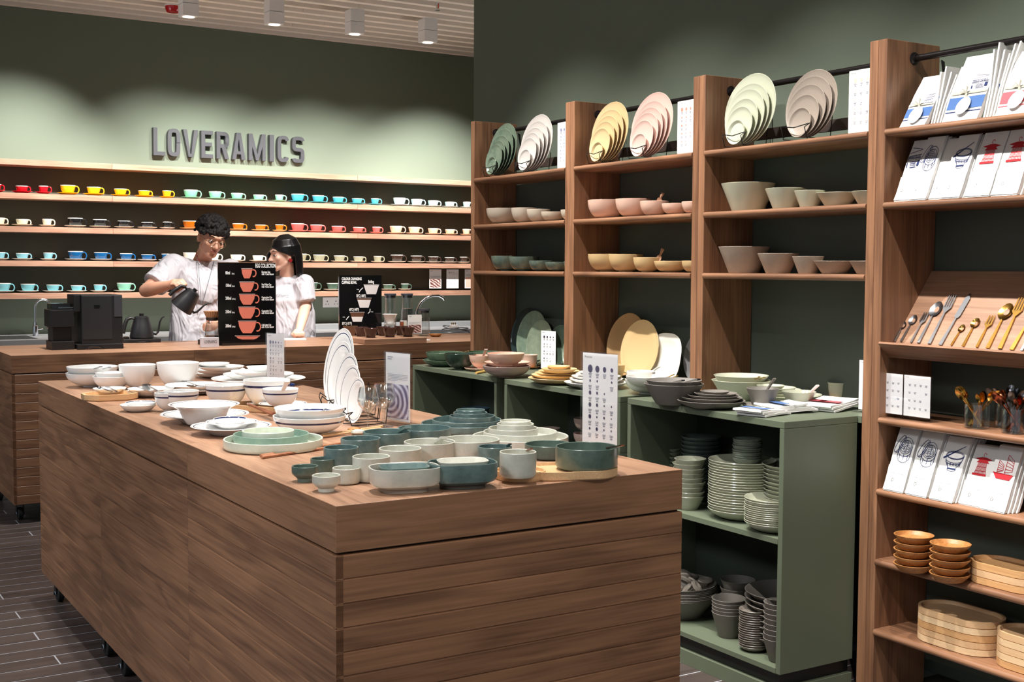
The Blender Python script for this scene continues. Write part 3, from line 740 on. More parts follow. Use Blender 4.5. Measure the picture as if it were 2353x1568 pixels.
YEL = [cer('matte_yellow', (210, 180, 130), .5), mat('yellow_foot', (196, 160, 108), .6)]
PNK = [cer('pink', (226, 186, 166), .2), mat('pink_foot', (200, 150, 126), .6)]
PNK2 = [cer('pale_pink', (238, 216, 208), .3), mat('pink_foot', (200, 150, 126), .6)]
MAU = [cer('mauve', (176, 152, 142), .2), mat('pink_foot', (200, 150, 126), .6)]
GRN = [reactive('forest_glaze', (96, 118, 94), (74, 96, 76), .25), mat('green_foot', (40, 50, 42), .6)]
GRND = [reactive('dark_forest_glaze', (56, 74, 60), (42, 56, 48), .2), mat('green_foot', (40, 50, 42), .6)]
OLIV = [reactive('olive_green_glaze', (130, 142, 120), (108, 122, 104), .3), mat('green_foot', (40, 50, 42), .6)]
OFFW = [cer('off_white', (226, 224, 218), .25), mat('off_foot', (190, 180, 170), .6)]
NVY = [reactive('blue_stars_glaze', (40, 72, 140), (22, 40, 98), .15), M_NAVY]

def piece(b, p0, p1, w, th, taper=.7):
    """a flat tapering bar"""
    p0, p1 = Vector(p0), Vector(p1); d = (p1-p0).normalized(); s = d.cross(Vector((0, 0, 1)))
    s = s.normalized() if s.length > 1e-4 else Vector((1, 0, 0)); u = s.cross(d).normalized()
    v = [p+s*a*k*w/2+u*b_*th/2 for p, k in ((p0, 1), (p1, taper)) for a, b_ in ((-1, -1), (1, -1), (1, 1), (-1, 1))]
    b.add(v, [(3, 2, 1, 0), (4, 5, 6, 7), (0, 1, 5, 4), (1, 2, 6, 5), (2, 3, 7, 6), (3, 0, 4, 7)])
def bowl_end(b, c, d, up, L, Wd, dp, n=12, m=4):
    """spoon bowl: hollow ellipse centred on c, long axis d"""
    d = Vector(d).normalized(); up = Vector(up).normalized(); s = d.cross(up).normalized(); up = s.cross(d).normalized(); c = Vector(c)
    for sg, off in ((1, 0), (-1, -.0012)):
        vs = [c-up*(dp-off*0)+up*off]; fs = []
        for i in range(1, m+1):
            for j in range(n):
                a = 2*PI*j/n; k = i/m; w = Wd/2*(1-.12*math.cos(a)); vs.append(c+d*math.cos(a)*L/2*k+s*math.sin(a)*w*k-up*dp*(1-k*k)+up*off)
        for j in range(n): fs.append((0, 1+j, 1+(j+1) % n))
        for i in range(m-1):
            for j in range(n): a = 1+i*n; fs.append((a+j, a+n+j, a+n+(j+1) % n, a+(j+1) % n))
        b.add(vs, fs if sg > 0 else [f[::-1] for f in fs])
def spoon(name, label, p0, p1, m, cat='spoon', group=None, up=(0, 0, 1), w=.008, L=.045, Wd=.03, fork=0, knife=0, th=.003, hw=.012):
    """handle end p0, tip p1"""
    p0, p1 = Vector(p0), Vector(p1); d = (p1-p0).normalized(); up = Vector(up).normalized(); s = d.cross(up).normalized(); up = s.cross(d)
    t = thing(name, label, cat, p0, group); hb = MB(); e = p1-d*L
    v = []; 
    for p, ww in ((p0, hw), (p0+(e-p0)*.5, w), (e, w*.55)):
        v += [p-s*ww/2-up*th/2, p+s*ww/2-up*th/2, p+s*ww/2+up*th/2, p-s*ww/2+up*th/2]
    fs = [(3, 2, 1, 0), (8, 9, 10, 11)]+[(k*4+i, k*4+(i+1) % 4, k*4+4+(i+1) % 4, k*4+4+i) for k in (0, 1) for i in range(4)]
    hb.add(v, fs).build('handle', m, t)
    b = MB()
    if fork:
        q = e+d*L*.32
        b.add([e-s*w*.3, e+s*w*.3, q+s*Wd/2, q-s*Wd/2, e-s*w*.3+up*th*.6, e+s*w*.3+up*th*.6, q+s*Wd/2+up*th*.6, q-s*Wd/2+up*th*.6], [(0, 1, 2, 3), (7, 6, 5, 4), (0, 4, 5, 1), (1, 5, 6, 2), (2, 6, 7, 3), (3, 7, 4, 0)])
        for i in range(fork):
            x = (-.5+(i+.5)/fork)*Wd; tw = Wd/fork*.28
            v = [q+s*(x-tw)-d*.003, q+s*(x+tw)-d*.003, p1+s*(x*.95+tw*.6), p1+s*(x*.95-tw*.6)]; v += [k+up*th*.6 for k in v]
            b.add(v, [(3, 2, 1, 0), (4, 5, 6, 7), (0, 1, 5, 4), (1, 2, 6, 5), (2, 3, 7, 6), (3, 0, 4, 7)])
        b.build('tines', m, t)
    elif knife:
        pr = [(-.3, 0), (-.5, .04), (-.5, .8), (-.1, 1), (.45, .78), (.5, .1), (.3, 0)]
        v = [e+s*x*Wd+d*y*L-up*.0008 for x, y in pr]; v += [k+up*.0016 for k in v]; n = len(pr)
        b.add(v, [(i, (i+1) % n, (i+1) % n+n, i+n) for i in range(n)]+[tuple(range(n))[::-1], tuple(range(n, 2*n))]); b.build('blade', m, t)
    else:
        bowl_end(b, p1-d*L/2+up*.001, d, up, L, Wd, .006); b.build('spoon_bowl', m, t, smooth=True)
    return t
def zpt(u, v, z): return onz(u, v, z)

def octray(t, cx, cy, L, Wd, H, ang, m, name='tray_body'):
    """wooden tray with clipped corners, a raised rim and a notch under one edge"""
    b = MB(); k = .28*Wd; c, s = math.cos(ang), math.sin(ang)
    def ring(l, w, kk, z): 
        P = [(-l/2+kk, -w/2), (l/2-kk, -w/2), (l/2, -w/2+kk), (l/2, w/2-kk), (l/2-kk, w/2), (-l/2+kk, w/2), (-l/2, w/2-kk), (-l/2, -w/2+kk)]
        return [(cx+x*c-y*s, cy+x*s+y*c, z) for x, y in P]
    z = .9005
    R = [ring(L-.006, Wd-.006, k, z), ring(L, Wd, k, z+.004), ring(L, Wd, k, z+H), ring(L-.018, Wd-.018, k-.004, z+H), ring(L-.024, Wd-.024, k-.006, z+H*.45)]
    v = [p for r in R for p in r]; f = [(i*8+j, i*8+(j+1) % 8, (i+1)*8+(j+1) % 8, (i+1)*8+j) for i in range(4) for j in range(8)]+[tuple(range(8))[::-1], tuple(range(32, 40))]
    return b.add(v, f).build(name, m, t)

# ================================================================ ISLAND: PLAIN WHITE AND BLUE-RIMMED DISHES
ZI = .9
gW = 'plain white bowls at the far end of the island'
D('serving_bowl', 'lowwall' if 0 else 'deep', 150.6, 274, 857, .055, ZI, W_, 'wide shallow white bowl at the far left corner of the island, underneath another', 'bowl', gW)
o_ = CACHE['last']; p = o_.location; R = o_['R_']*.97
dish('serving_bowl', 'deep', R, .05, (p.x, p.y, ZI+.030), W_, 'wide shallow white bowl nested on top at the far left corner, holding two spoons', 'bowl', gW)
for k, (ua, va, ub, vb) in enumerate(((212, 852, 232, 843), (238, 851, 252, 844))):
    a = zpt(ub, vb, ZI+.09); c = zpt(ua-8, va, ZI+.068)
    spoon('serving_spoon', ['left dark steel spoon resting in the far left white bowl', 'right dark steel spoon resting in the far left white bowl'][k], a, c, M_SILVER, group='spoons in the far left white bowl', w=.01, L=.04)
D('bowl', 'deep', 212.7, 302, 864.5, .052, ZI, W_, 'small white bowl at the front of the far left group, under a nested one', 'bowl', gW)
o_ = CACHE['last']; p = o_.location; R = o_['R_']*.86
dish('bowl', 'deep', R, .04, (p.x, p.y, ZI+.026), W_, 'small white bowl nested inside the front one of the far left group', 'bowl', gW)
D('bowl', 'deep', 272, 358.6, 838.4, .095, ZI, W_, 'deep white footed bowl between the low bowls and the largest white bowl', 'bowl', gW)
D('bowl', 'deep', 359.2, 457.8, 833.5, .105, ZI, W_, 'largest deep white bowl at the back edge of the island', 'bowl', gW)
# small wooden tray with eared plate
p = onz(252, 905, ZI+.02); t = thing('wooden_tray', 'pale wooden tray with clipped corners under a small eared white plate', 'tray', (p.x, p.y, ZI))
octray(t, p.x, p.y, .185, .15, .022, -.05, OAK('X'))
D('small_plate', 'coupe', 213, 291, 892.5, .018, ZI+.012, W_, 'small eared white plate on the clipped-corner wooden tray', 'plate')
a, c = onz(222, 903, ZI+.034), onz(236, 889, ZI+.034)
for k, (ua, va, ub, vb, fk) in enumerate(((251, 903, 226, 890, 0), (262, 903, 246, 889, 3))):
    spoon('fork' if fk else 'teaspoon', ['small dark teaspoon on the eared white plate', 'small three-tined fork on the eared white plate'][k], zpt(ua+6, va-3, ZI+.034), zpt(ub, vb, ZI+.034), M_SILVER, 'fork' if fk else 'spoon', w=.007, L=.03, Wd=.02, fork=fk, hw=.007)
gP = 'white plates at the back of the island'
pz = ZI
for k, (uL, uR, v, h) in enumerate(((289, 404, 899, .018), (293, 401, 893, .018))):
    D('dinner_plate', 'coupe', uL, uR, v, h, pz, W_, ['lower white plate beneath the plate with fork and spoon, beside the wooden tray', 'white plate carrying a fork and a large spoon, beside the wooden tray'][k], 'plate', gP); pz += .012
spoon('fork', 'steel fork lying on the white plate beside the wooden tray', zpt(352, 903, pz+.012), zpt(310, 888, pz+.012), M_SILVER, 'fork', w=.008, L=.045, Wd=.024, fork=4)
spoon('serving_spoon', 'large dark steel spoon lying on the white plate beside the wooden tray', zpt(366, 902, pz+.012), zpt(334, 883, pz+.014), M_SILVER, 'spoon', w=.008, L=.055, Wd=.036)
pz = ZI
for k, (uL, uR, v, h) in enumerate(((444, 566, 856, .02), (447, 564, 849, .02), (455, 562, 842, .02), (452, 528, 835, .014))):
    D('platter', 'coupe', uL, uR, v, h, pz, W_, ['bottom platter of the plain white stack behind the blue-rimmed bowls', 'second platter from the bottom in the plain white stack', 'third platter from the bottom in the plain white stack', 'small plate topping the plain white platter stack'][k], 'plate', gP); pz += .017
pz = ZI
for k, (uL, uR, v, h, sq) in enumerate(((485.4, 703, 869, .024, 2), (512.5, 676, 859, .022, 2), (535, 650, 853, .02, 3.4), (569, 641, 843, .018, 3.4))):
    D('platter', 'coupe', uL, uR, v, h, pz, W_, ['widest round white platter under the squarish plates', 'second round white platter under the squarish plates', 'large squarish white plate with rounded corners', 'small squarish white plate on top beside the acrylic sign'][k], 'plate', gP, sq=sq); pz += .019
# plates with a fork in front of them
pz = ZI
for k, (uL, uR, v) in enumerate(((383, 520, 893), (379, 518, 884))):
    D('dinner_plate', 'coupe', uL, uR, v, .018, pz, WN_ if k == 0 else W_, ['blue-lined white plate below the plate with the fork', 'white plate with a fork and dark spoon, behind the blue-rimmed bowls'][k], 'plate', gP, band=(.55, .75) if k == 0 else None); pz += .016
spoon('fork', 'steel fork lying across the white plate behind the blue-rimmed bowls', zpt(452, 887, pz+.01), zpt(423, 875, pz+.012), M_SILVER, 'fork', w=.008, L=.045, Wd=.024, fork=4)
spoon('tablespoon', 'dark steel spoon lying beside the fork behind the blue-rimmed bowls', zpt(470, 888, pz+.01), zpt(428, 886, pz+.014), M_SILVER, 'spoon', w=.008, L=.04, Wd=.026)
# blue-rimmed
gN = 'white bowls with a navy line'
bd = (.76, .84); ib = (.93, .955)
nb = [(354, 421, 903, .062, 'smallest navy-lined bowl, half hidden at the left of its row'), (375, 457.4, 898.7, .068, 'navy-lined white bowl second from the left, behind the wide-rimmed dish'),
      (470.7, 567.5, 884.5, .078, 'larger navy-lined white bowl in the middle of the row'), (558.5, 667.5, 873, .095, 'largest navy-lined bowl, footed, in front of the acrylic price sign')]
for uL, uR, v, h, lb in nb: D('bowl', 'deep', uL, uR, v, h, ZI, WN_, lb, 'bowl', gN, band=bd, inband=(.86, .9))
D('bowl', 'deep', 624, 678, 884, .05, ZI+.0, NVY, 'small speckled blue bowl behind the bowl with the white spoon', 'bowl')
p = onz(621, 938, ZI+.01); t = thing('wooden_tray', 'pale clipped-corner wooden tray under the white spoon bowl and chopsticks', 'tray', (p.x, p.y, ZI))
octray(t, p.x+.005, p.y+.02, .27, .16, .02, -1.02, OAK('X'))
D('small_plate', 'rim', 594, 706, 927, .014, ZI+.012, WN_, 'navy-ringed white plate beneath the bowl with the white spoon', 'plate', inband=(.9, .94))
p, R = at(602.5, 686, 895, ZI+.022+.062)
dish('bowl', 'deep', R, .062, (p.x, p.y, ZI+.0245), WN_, 'navy-lined white rice bowl holding a white spoon, standing on a plate', 'bowl', gN, band=(.74, .82), inband=(.86, .9))
spoon('soup_spoon', 'white porcelain spoon standing in the navy-lined rice bowl', onz(660, 876, p.z+.035), (p.x-.01, p.y-.005, p.z-.035), W_, w=.012, L=.03, hw=.017, th=.005, Wd=.026)
for k in range(2):
    a, c = onz(571+k*3, 929+k*1.2, ZI+.026), onz(627+k*2, 953-k*2, ZI+.021)
    o = MB().tube([a, c], [.0035, .0048], 6).build('chopstick', wood('dark_stick', (112, 62, 40), (160, 100, 70), 'X', 3), None); tag(o, ['left', 'right'][k]+' of two reddish chopsticks on the wooden tray', 'chopstick', 'reddish chopsticks on the wooden tray')
o = bevel(MB().box((-.02, -.008, 0), (.02, .008, .008)).build('chopstick_rest', W_, None), .003); o.location = onz(560+22, 931, ZI+.012); tag(o, 'small white chopstick rest on the wooden tray', 'rest')
# eared little pair
D('small_plate', 'coupe', 275, 360, 930, .022, ZI, W_, 'small eared white dish at the left edge of the island, underneath', 'plate')
D('small_plate', 'coupe', 287, 358.7, 925, .016, ZI+.012, WN_, 'small navy-lined plate stacked on the eared dish at the left edge', 'plate', inband=(.9, .935))
# wide-rim dish on plate
D('dinner_plate', 'rim', 368, 573.5, 951, .026, ZI, WN_, 'navy-lined white plate beneath the wide-rimmed pasta dish', 'plate', inband=(.9, .925))
D('pasta_dish', 'pasta', 386, 551.7, 929, .058, ZI+.008, WN_, 'white pasta dish with a wide navy-lined rim', 'bowl', inband=(.9, .93))
D('dinner_plate', 'rim', 438, 625, 978, .024, ZI, WN_, 'navy-lined dinner plate at the bottom of the stack beside the green plates', 'plate', inband=(.9, .93))
D('side_plate', 'rim', 472, 593.5, 969, .02, ZI+.011, WN_, 'smaller navy-lined plate, middle of the stack beside the green plates', 'plate', inband=(.9, .93))
D('small_bowl', 'coupe', 490, 568, 962.5, .026, ZI+.017, WN_, 'small shallow navy-lined bowl topping the stack beside the green plates', 'bowl', inband=(.9, .94))
D('pasta_bowl', 'deep', 627, 795.5, 955, .055, ZI, WN_, 'large shallow navy-lined bowl in front of the display plates, underneath', 'bowl', band=(.68, .78))
o_ = CACHE['last']; p = o_.location; R = o_['R_']*.96
dish('pasta_bowl', 'deep', R, .045, (p.x, p.y, ZI+.033), WN_, 'large shallow navy-lined bowl nested on top, in front of the display plates', 'bowl', band=(.3, .42), inband=(.86, .9))
spoon('teaspoon', 'small steel spoon in the large shallow navy-lined bowl', onz(751, 938, ZI+.082), onz(735, 948, ZI+.07), M_SILVER, w=.006, L=.02, hw=.006, Wd=.014)

# ---- plates stood up in wire holders
def standing(uL, uR, vt, vb, zb, xplane, R, mats, label, kind='coupe', lean=14, H=.02, group=None, yaw=0, inband=None, name='display_plate', u0=None, x=None, sq=2.0, y=None):
    """plate facing -X, leaning back, its lower edge on zb at depth x"""
    L = math.radians(lean); c = Vector((0, 0, 0))
    if y is None:
        um = (uL+uR)/2 if u0 is None else u0; y = onx(um, (vt+vb)/2, x).y
    # local +Z (dish opening) -> towards -X and up
    rot = Matrix.Rotation(math.radians(yaw), 3, 'Z') @ Matrix.Rotation(-(PI/2-L), 3, 'Y')
    cz = zb+R*math.cos(L); cx = x+R*math.sin(L)
    o = dish(name, kind, R, H, (cx+H*math.cos(L)*.9, y, cz+.001-H*math.sin(L)*0), mats, label, 'plate', group, rot.to_euler(), inband=inband, sq=sq); return o
def wire_stand(x, y, z, w, d, label, group, hook=.045, m=None):
    t = thing('plate_stand', label, 'plate stand', (x, y, z), group)
    for s in (-1, 1):
        yy = s*w/2
        MB().tube([(-.012, yy*1.25, hook*1.0), (-.022, yy, hook*.75), (-.012, yy, .004), (d, yy, .004), (d+.01, yy, hook*1.9)], .0018, 6).build('side_wire', m or M_WIRE, t, world=False)
    MB().tube([(-.012, -w/2*1.25, hook), (-.018, 0, hook*.8), (-.012, w/2*1.25, hook)], .0018, 6).build('front_wire', m or M_WIRE, t, world=False)
    MB().tube([(d, -w/2, .004), (d, w/2, .004)], .0018, 6).build('cross_wire', m or M_WIRE, t, world=False)
    return t
gS = 'graduated navy-lined plates standing on wire holders'
stp = [(.132, 1.635, 3.80, 'largest'), (.113, 1.596, 3.70, 'second-largest'), (.098, 1.562, 3.56, 'middle-sized'), (.084, 1.530, 3.455, 'second-smallest'), (.070, 1.498, 3.335, 'smallest')]
for R, x, y, n_ in stp:
    standing(0, 0, 0, 0, ZI+.004, 0, R, WN_, f'{n_} of the five navy-lined white plates standing upright on the island', 'rim', 10, .018, gS, -3, (.86, .885), x=x, y=y, sq=2)
    wire_stand(x-.004, y, ZI+.0005, R*.85, .10, f'black wire plate holder of the {n_} standing plate', 'black wire plate holders on the island')

# ---- wine glasses
def wineglass(u, v, h, rb, label):
    p = onz(u, v, ZI); key = 'wine'
    if key not in CACHE:
        hs = .42
        o = [(.0, 0), (.034, .0), (.034, .0015), (.012, .005), (.0042, .015), (.0035, .07), (.006, .082), (.02, .098), (.034, .125), (.038, .15), (.034, .185), (.0285, .212)]
        i = [(.0275, .212), (.033, .185), (.0368, .15), (.0328, .126), (.019, .1005), (.006, .087), (.0005, .086)]
        CACHE[key] = MB().lathe(o+i, 36).mesh('wine_glass', M_GLASS, smooth=True)
    o = obj('wine_glass', CACHE[key], None, (p.x, p.y, ZI+.0005)); o.scale = (rb/.038,)*2+(h/.212,); tag(o, label, 'glass', 'stemmed wine glasses on the island')
wineglass(846, 988, .125*1.0, .032, 'left stemmed wine glass, in front of the smallest standing plate')
wineglass(882, 981, .128, .036, 'right stemmed wine glass, in front of the swirl-photo sign')
# acrylic signs on the island
p = onz(614, 892, ZI); q = onz(653.5, 896, ZI)
card('price_sign', 'small acrylic price sign behind the largest navy-lined bowl', (p.x, p.y, ZI), (q-p), (q-p).length, .205, 'acrylic price signs', sz=.012, cols=5, rows=5, dotmat=mat('grey_dots', (130, 134, 160), .7), lip=.01)
p = onz(887, 972, ZI); q = onz(942, 981, ZI)
card('photo_sign', 'acrylic sign with text and a purple swirl photo, right of the wine glasses', (p.x, p.y, ZI), (q-p), (q-p).length, .205, kind='photo', photo=(P_SW, .54), lip=.012)
text('Bowls', .012, Vector((p.x, p.y, ZI+.035))+(q-p)*.3+Vector((0, -.0012, 0)), (q-p), (0, 0, 1), M_PAPER, None) if 0 else None
p = onz(1338, 1036, ZI); q = onz(1420, 1049, ZI)
card('price_sign', 'tall white acrylic price sign at the near right corner of the island', (p.x, p.y, ZI), (q-p), (q-p).length*.97, .245, 'acrylic price signs', sz=.017, cols=4, rows=6, dotmat=mat('plum_dots', (70, 62, 92), .7), lip=.012, seed=4)

# ---- chopsticks on the table
for k, (ua, va, ub, vb) in enumerate(((738, 1000, 878, 980), (742, 1003, 874, 984))):
    o = MB().tube([onz(ua, va, ZI+.006), onz(ub, vb, ZI+.008)], [.003, .0042], 6).build('chopstick', OAK('X'), None); tag(o, ['farther', 'nearer'][k]+' pale bamboo chopstick on the table by the wine glasses', 'chopstick', 'pale chopsticks by the wine glasses')
for k, (ua, va, ub, vb) in enumerate(((599, 1048, 790, 1018), (602, 1051, 788, 1024))):
    o = MB().tube([onz(ua, va, ZI+.0048), onz(ub, vb, ZI+.0042)], [.0045, .003], 6).build('chopstick', wood('brown_stick', (138, 84, 54), (186, 128, 92), 'X', 3), None); tag(o, ['farther', 'nearer'][k]+' brown chopstick in front of the green plate stack', 'chopstick', 'brown chopsticks in front of the green plates')
for k, (u, v) in enumerate(((822, 991), (814, 986))):
    p = onz(u, v, ZI+.01); o = MB().lathe([(.004, 0), (.011, .001), (.0155, .006), (.014, .011), (.006, .0145), (.001, .015)], 20).build('chopstick_rest', PALE[0] if k == 0 else M_ACA, None, smooth=True); o.location = (p.x, p.y, ZI+.0005); o.scale = (1.35, 1, 1)
    tag(o, ['white pebble chopstick rest under the pale chopsticks', 'brown pebble chopstick rest behind the white one'][k], 'rest', 'pebble chopstick rests')

# ================================================================ ISLAND: GREEN AND TEAL STONEWARE
D('dinner_plate', 'lowwall', 514, 742.4, 1008, .026, ZI, SAGE, 'large cream-green plate at the bottom of the stack at the island edge', 'plate')
D('dinner_plate', 'lowwall', 536.4, 710.5, 997, .022, ZI+.012, SAGED, 'mid-green plate in the middle of the stack at the island edge', 'plate')
D('small_plate', 'lowwall', 556.3, 675.8, 990, .02, ZI+.024, SAGE, 'small cream-green plate topping the stack at the island edge', 'plate')
gT = 'teal cylindrical stoneware'; gC = 'cream cylindrical stoneware'
D('cup', 'cyl', 782.8, 874, 1008, .058, ZI, TEAL, 'teal straight-sided cup second in the back row, beside the teal bowl with a spoon', 'cup', gT)
D('bowl', 'cyl', 834, 943.4, 992.6, .06, ZI, TEAL, 'teal straight-sided bowl with a teal spoon hooked over its rim', 'bowl', gT)
D('bowl', 'cyl', 913.7, 1036, 984, .058, ZI, TEAL, 'widest teal bowl, at the back right of the teal row', 'bowl', gT)
D('cup', 'cyl', 743.4, 824, 1028.7, .056, ZI, TEAL, 'teal straight-sided cup at the front of the teal row', 'cup', gT)
D('small_cup', 'cyl', 713, 771.4, 1054.7, .034, ZI, TEALG, 'small dark green teal cup behind the footed one, near the left edge', 'cup', gT)
D('footed_bowl', 'footed', 670, 731, 1072, .034, ZI, TEALG, 'tiny teal footed bowl at the left edge of the table', 'bowl')
D('footed_bowl', 'footed', 717, 782.5, 1093, .034, ZI, PALE, 'tiny cream footed bowl nearest the table corner', 'bowl')
D('small_cup', 'cyl', 763.6, 827.5, 1076, .034, ZI, PALE, 'small cream cup beside the tiny cream footed bowl', 'cup', gC)
D('cup', 'cyl', 809.7, 896.4, 1049.6, .054, ZI, PALE, 'cream straight-sided cup at the front of the cream row', 'cup', gC)
D('cup', 'cyl', 870.7, 968.4, 1031, .056, ZI, PALE, 'second cream cup, behind the front cream one', 'cup', gC)
D('bowl', 'cyl', 928.5, 1046, 1015.6, .058, ZI, PALE, 'cream bowl with a cream spoon hooked over its rim', 'bowl', gC)
D('bowl', 'cyl', 1015, 1148, 1010, .058, ZI, PALE, 'widest cream bowl, at the back of the cream row', 'bowl', gC)
def hookspoon(u0, v0, u1, v1, z, m, label, w=.011):
    a, c = onz(u0, v0, z+.016), onz(u1, v1, z-.02); return spoon('ceramic_spoon', label, a, c, m, w=w, L=.035, Wd=.025, hw=.016, th=.006)
hookspoon(938, 982, 905, 998, ZI+.06, TEAL[0], 'teal spoon leaning out of the teal bowl', .012)
hookspoon(1020, 1006, 992, 1020, ZI+.058, PALE[0], 'cream spoon leaning out of the cream bowl', .012)
# squarish deep dishes
def stad(name, uL, uR, v, H, zb, mats, label, kind='pan', sq=3.2, ry=.72, cat='dish', rot=-.25):
    p, R = at(uL, uR, v, zb+H); o = dish(name, kind, R*.98, H, (p.x, p.y, zb+.0005), mats, label, cat, sq=sq); o.scale = (1, ry, 1); o.rotation_euler = (0, 0, rot); return o
stad('oval_dish', 847, 1012, 1073, .052, ZI, PALE, 'large cream rounded-square dish at the near edge of the table')
stad('oval_dish', 870, 987.6, 1072, .026, ZI+.026, TEAL, 'teal rounded dish nested inside the large cream one', 'coupe')
stad('oval_dish', 983, 1142, 1062, .055, ZI, TEAL, 'large teal rounded-square dish at the near edge of the table')
stad('oval_dish', 1003.6, 1122.6, 1058.5, .028, ZI+.03, PALE, 'cream rounded dish nested inside the large teal one', 'coupe')
D('cup', 'cyl', 1098, 1176, 1026.6, .058, ZI, TEAL, 'teal cup with a dark spoon, behind the cream cup on its coaster', 'cup', gT)
spoon('teaspoon', 'dark teaspoon in the teal cup behind the cream cup', onz(1172, 1021, ZI+.066), onz(1150, 1034, ZI+.03), M_BLACKG, w=.006, L=.02, hw=.008, Wd=.016)
# round coaster tray + cup
p, R = at(1139.6, 1251.5, 1080, ZI+.02); t = thing('wooden_tray', 'small round beech tray under the cream cup with a copper spoon', 'tray', (p.x, p.y, ZI))
BASE_R[0] = R
MB().lathe([(R*.96, 0), (R, .003), (R, .02), (R*.93, .02), (R*.9, .012), (.001, .012)], 40, sq=2.3).build('tray_body', OAK('X'), t, smooth=True, world=False)
p, R = at(1148, 1232.6, 1038, ZI+.013+.056); dish('cup', 'cyl', R, .056, (p.x, p.y, ZI+.0125), PALE, 'cream cup on the small round beech tray', 'cup', gC)
spoon('teaspoon', 'copper teaspoon resting across the cream cup on the beech tray', onz(1221, 1032, p.z+.006), onz(1192, 1043, p.z-.02), M_COPPER, w=.005, L=.02, hw=.007, Wd=.015)
# low teal bowl on oval tray
D('low_bowl', 'cyl', 1206, 1318, 1021, .034, ZI, TEALG, 'low grey-green bowl behind the oval beech tray', 'bowl')
p, R = at(1276.6, 1419.4, 1025.6, ZI+.016+.05)
t = thing('oval_tray', 'long oval beech tray under the low teal bowl at the near right corner', 'tray', (p.x-.045, p.y+.012, ZI))
BASE_R[0] = R*1.02; Rr = R*1.02
o = MB().lathe([(Rr*.96, 0), (Rr, .003), (Rr, .02), (Rr*.94, .02), (Rr*.91, .013), (.001, .013)], 48, asp=1.6).build('tray_body', OAK('X'), t, smooth=True, world=False); o.rotation_euler = (0, 0, 1.25)
dish('low_bowl', 'cyl', R, .05, (p.x, p.y, ZI+.0155), TEALG, 'low wide teal-green bowl on the oval beech tray, near right corner', 'bowl')
spoon('tablespoon', 'copper spoon resting in the low teal-green bowl', onz(1431, 1024, p.z+.014), onz(1370, 1034, p.z-.03), M_COPPER, w=.006, L=.035, hw=.008, Wd=.024)
gpl = [('cream', PALE, ((1085.4, 1305.7, 1002, .024), (1110.9, 1279.8, 992, .022), (1122.6, 1236, 984, .022), (1141.7, 1226.7, 974.5, .022), (1148.7, 1220, 968, .014))),
       ('teal', TEAL, ((968, 1164, 972, .022), (993.6, 1152, 964, .022), (1032.7, 1137.9, 956, .024), (1041.8, 1120, 948.5, .02), (1048, 1114.5, 942.5, .014)))]
for nm, mt, L_ in gpl:
    z = ZI
    for k, (uL, uR, v, h) in enumerate(L_):
        D('plate' if k < 3 else 'small_plate', 'lowwall', uL, uR, v, h, z, mt, f"{['largest plate, at the bottom,', 'second plate from the bottom', 'third plate from the bottom', 'fourth plate from the bottom', 'smallest plate, topmost,'][k]} of the {nm} stack at the right edge of the island", 'plate', f'{nm} stacked plates on the island'); z += h*.5

# ================================================================ ON THE GREEN CABINETS
ZC = .9
D('dinner_plate', 'coupe', 971, 1076, 827, .03, ZC, GRN, 'dark green plate under the wide green bowl at the far end of the cabinets', 'plate')
D('serving_bowl', 'round', 978.4, 1064, 810, .055, ZC+.013, GRN, 'wide green bowl on a green plate at the far end of the cabinets', 'bowl')
D('bowl', 'deep', 1021, 1094, 813, .075, ZC, GRND, 'deep dark green bowl in front of the wide green one', 'bowl')
D('serving_bowl', 'round', 1075, 1149, 808.8, .06, ZC, GRN, 'green bowl behind the pink bowls, with spoons across it', 'bowl')
spoon('tablespoon', 'gold spoon resting on the green bowls behind the pink bowl', onz(1076, 806, ZC+.085), onz(1062, 811, ZC+.065), M_GOLD, w=.005, L=.02, hw=.007, Wd=.014)
D('saucer', 'coupe', 1066.5, 1140, 845.5, .014, ZC, PNK, 'pink saucer below the pink bowl with a spoon', 'saucer')
D('bowl', 'deep', 1077.6, 1136, 817, .062, ZC+.010, PNK, 'glossy pink bowl with a pink spoon, on a saucer', 'bowl')
p = onz(1105, 817, ZC+.07); spoon('ceramic_spoon', 'pink ceramic spoon with a hole, standing in the pink bowl', onz(1117, 803, ZC+.105), (p.x, p.y, ZC+.04), MAU[0], w=.011, L=.03, hw=.015, th=.005)
D('serving_bowl', 'deep', 1109, 1219, 841, .05, ZC, MAU, 'mauve wide bowl at the bottom of the pink stack', 'bowl')
D('plate', 'coupe', 1113, 1218.5, 832, .02, ZC+.042, PNK, 'pink plate in the middle of the pink stack', 'plate')
D('serving_bowl', 'deep', 1119, 1205.7, 812, .055, ZC+.052, PNK, 'pink bowl on top of the pink stack', 'bowl')
p, R = at(1199, 1236, 817.6, ZC+.062); dish('saucer', 'saucer', R*1.25, .01, (p.x, p.y, ZC+.0005), [M_ACA, M_ACA], 'small wooden saucer under the pink cup', 'saucer')
dish('cup', 'tulip', R, .058, (p.x, p.y, ZC+.008), PNK, 'tall pink cup behind the pink stack, on a wooden saucer', 'cup')
o = MB().tube([onz(1094.5, 857.5, ZC+.006), onz(1130, 850, ZC+.006)], .0055, 8).build('chopstick', mat('bamboo', (226, 178, 96), .5), None); tag(o, 'yellow bamboo chopstick sticking out below the pink stack', 'chopstick')
def pile(z, base_u, rows, mats, lbl, cat, grp, kind='coupe', step=.6):
    n = len(rows)
    for k, (uL, uR, v, h) in enumerate(rows):
        pos = 'bottom' if k == 0 else 'topmost' if k == n-1 else ['', 'second', 'third', 'fourth', 'fifth', 'sixth'][k]+' from the bottom'
        D('plate', kind, uL, uR, v, h, z, mats, f'{lbl}, {pos}', cat, grp); z += h*step
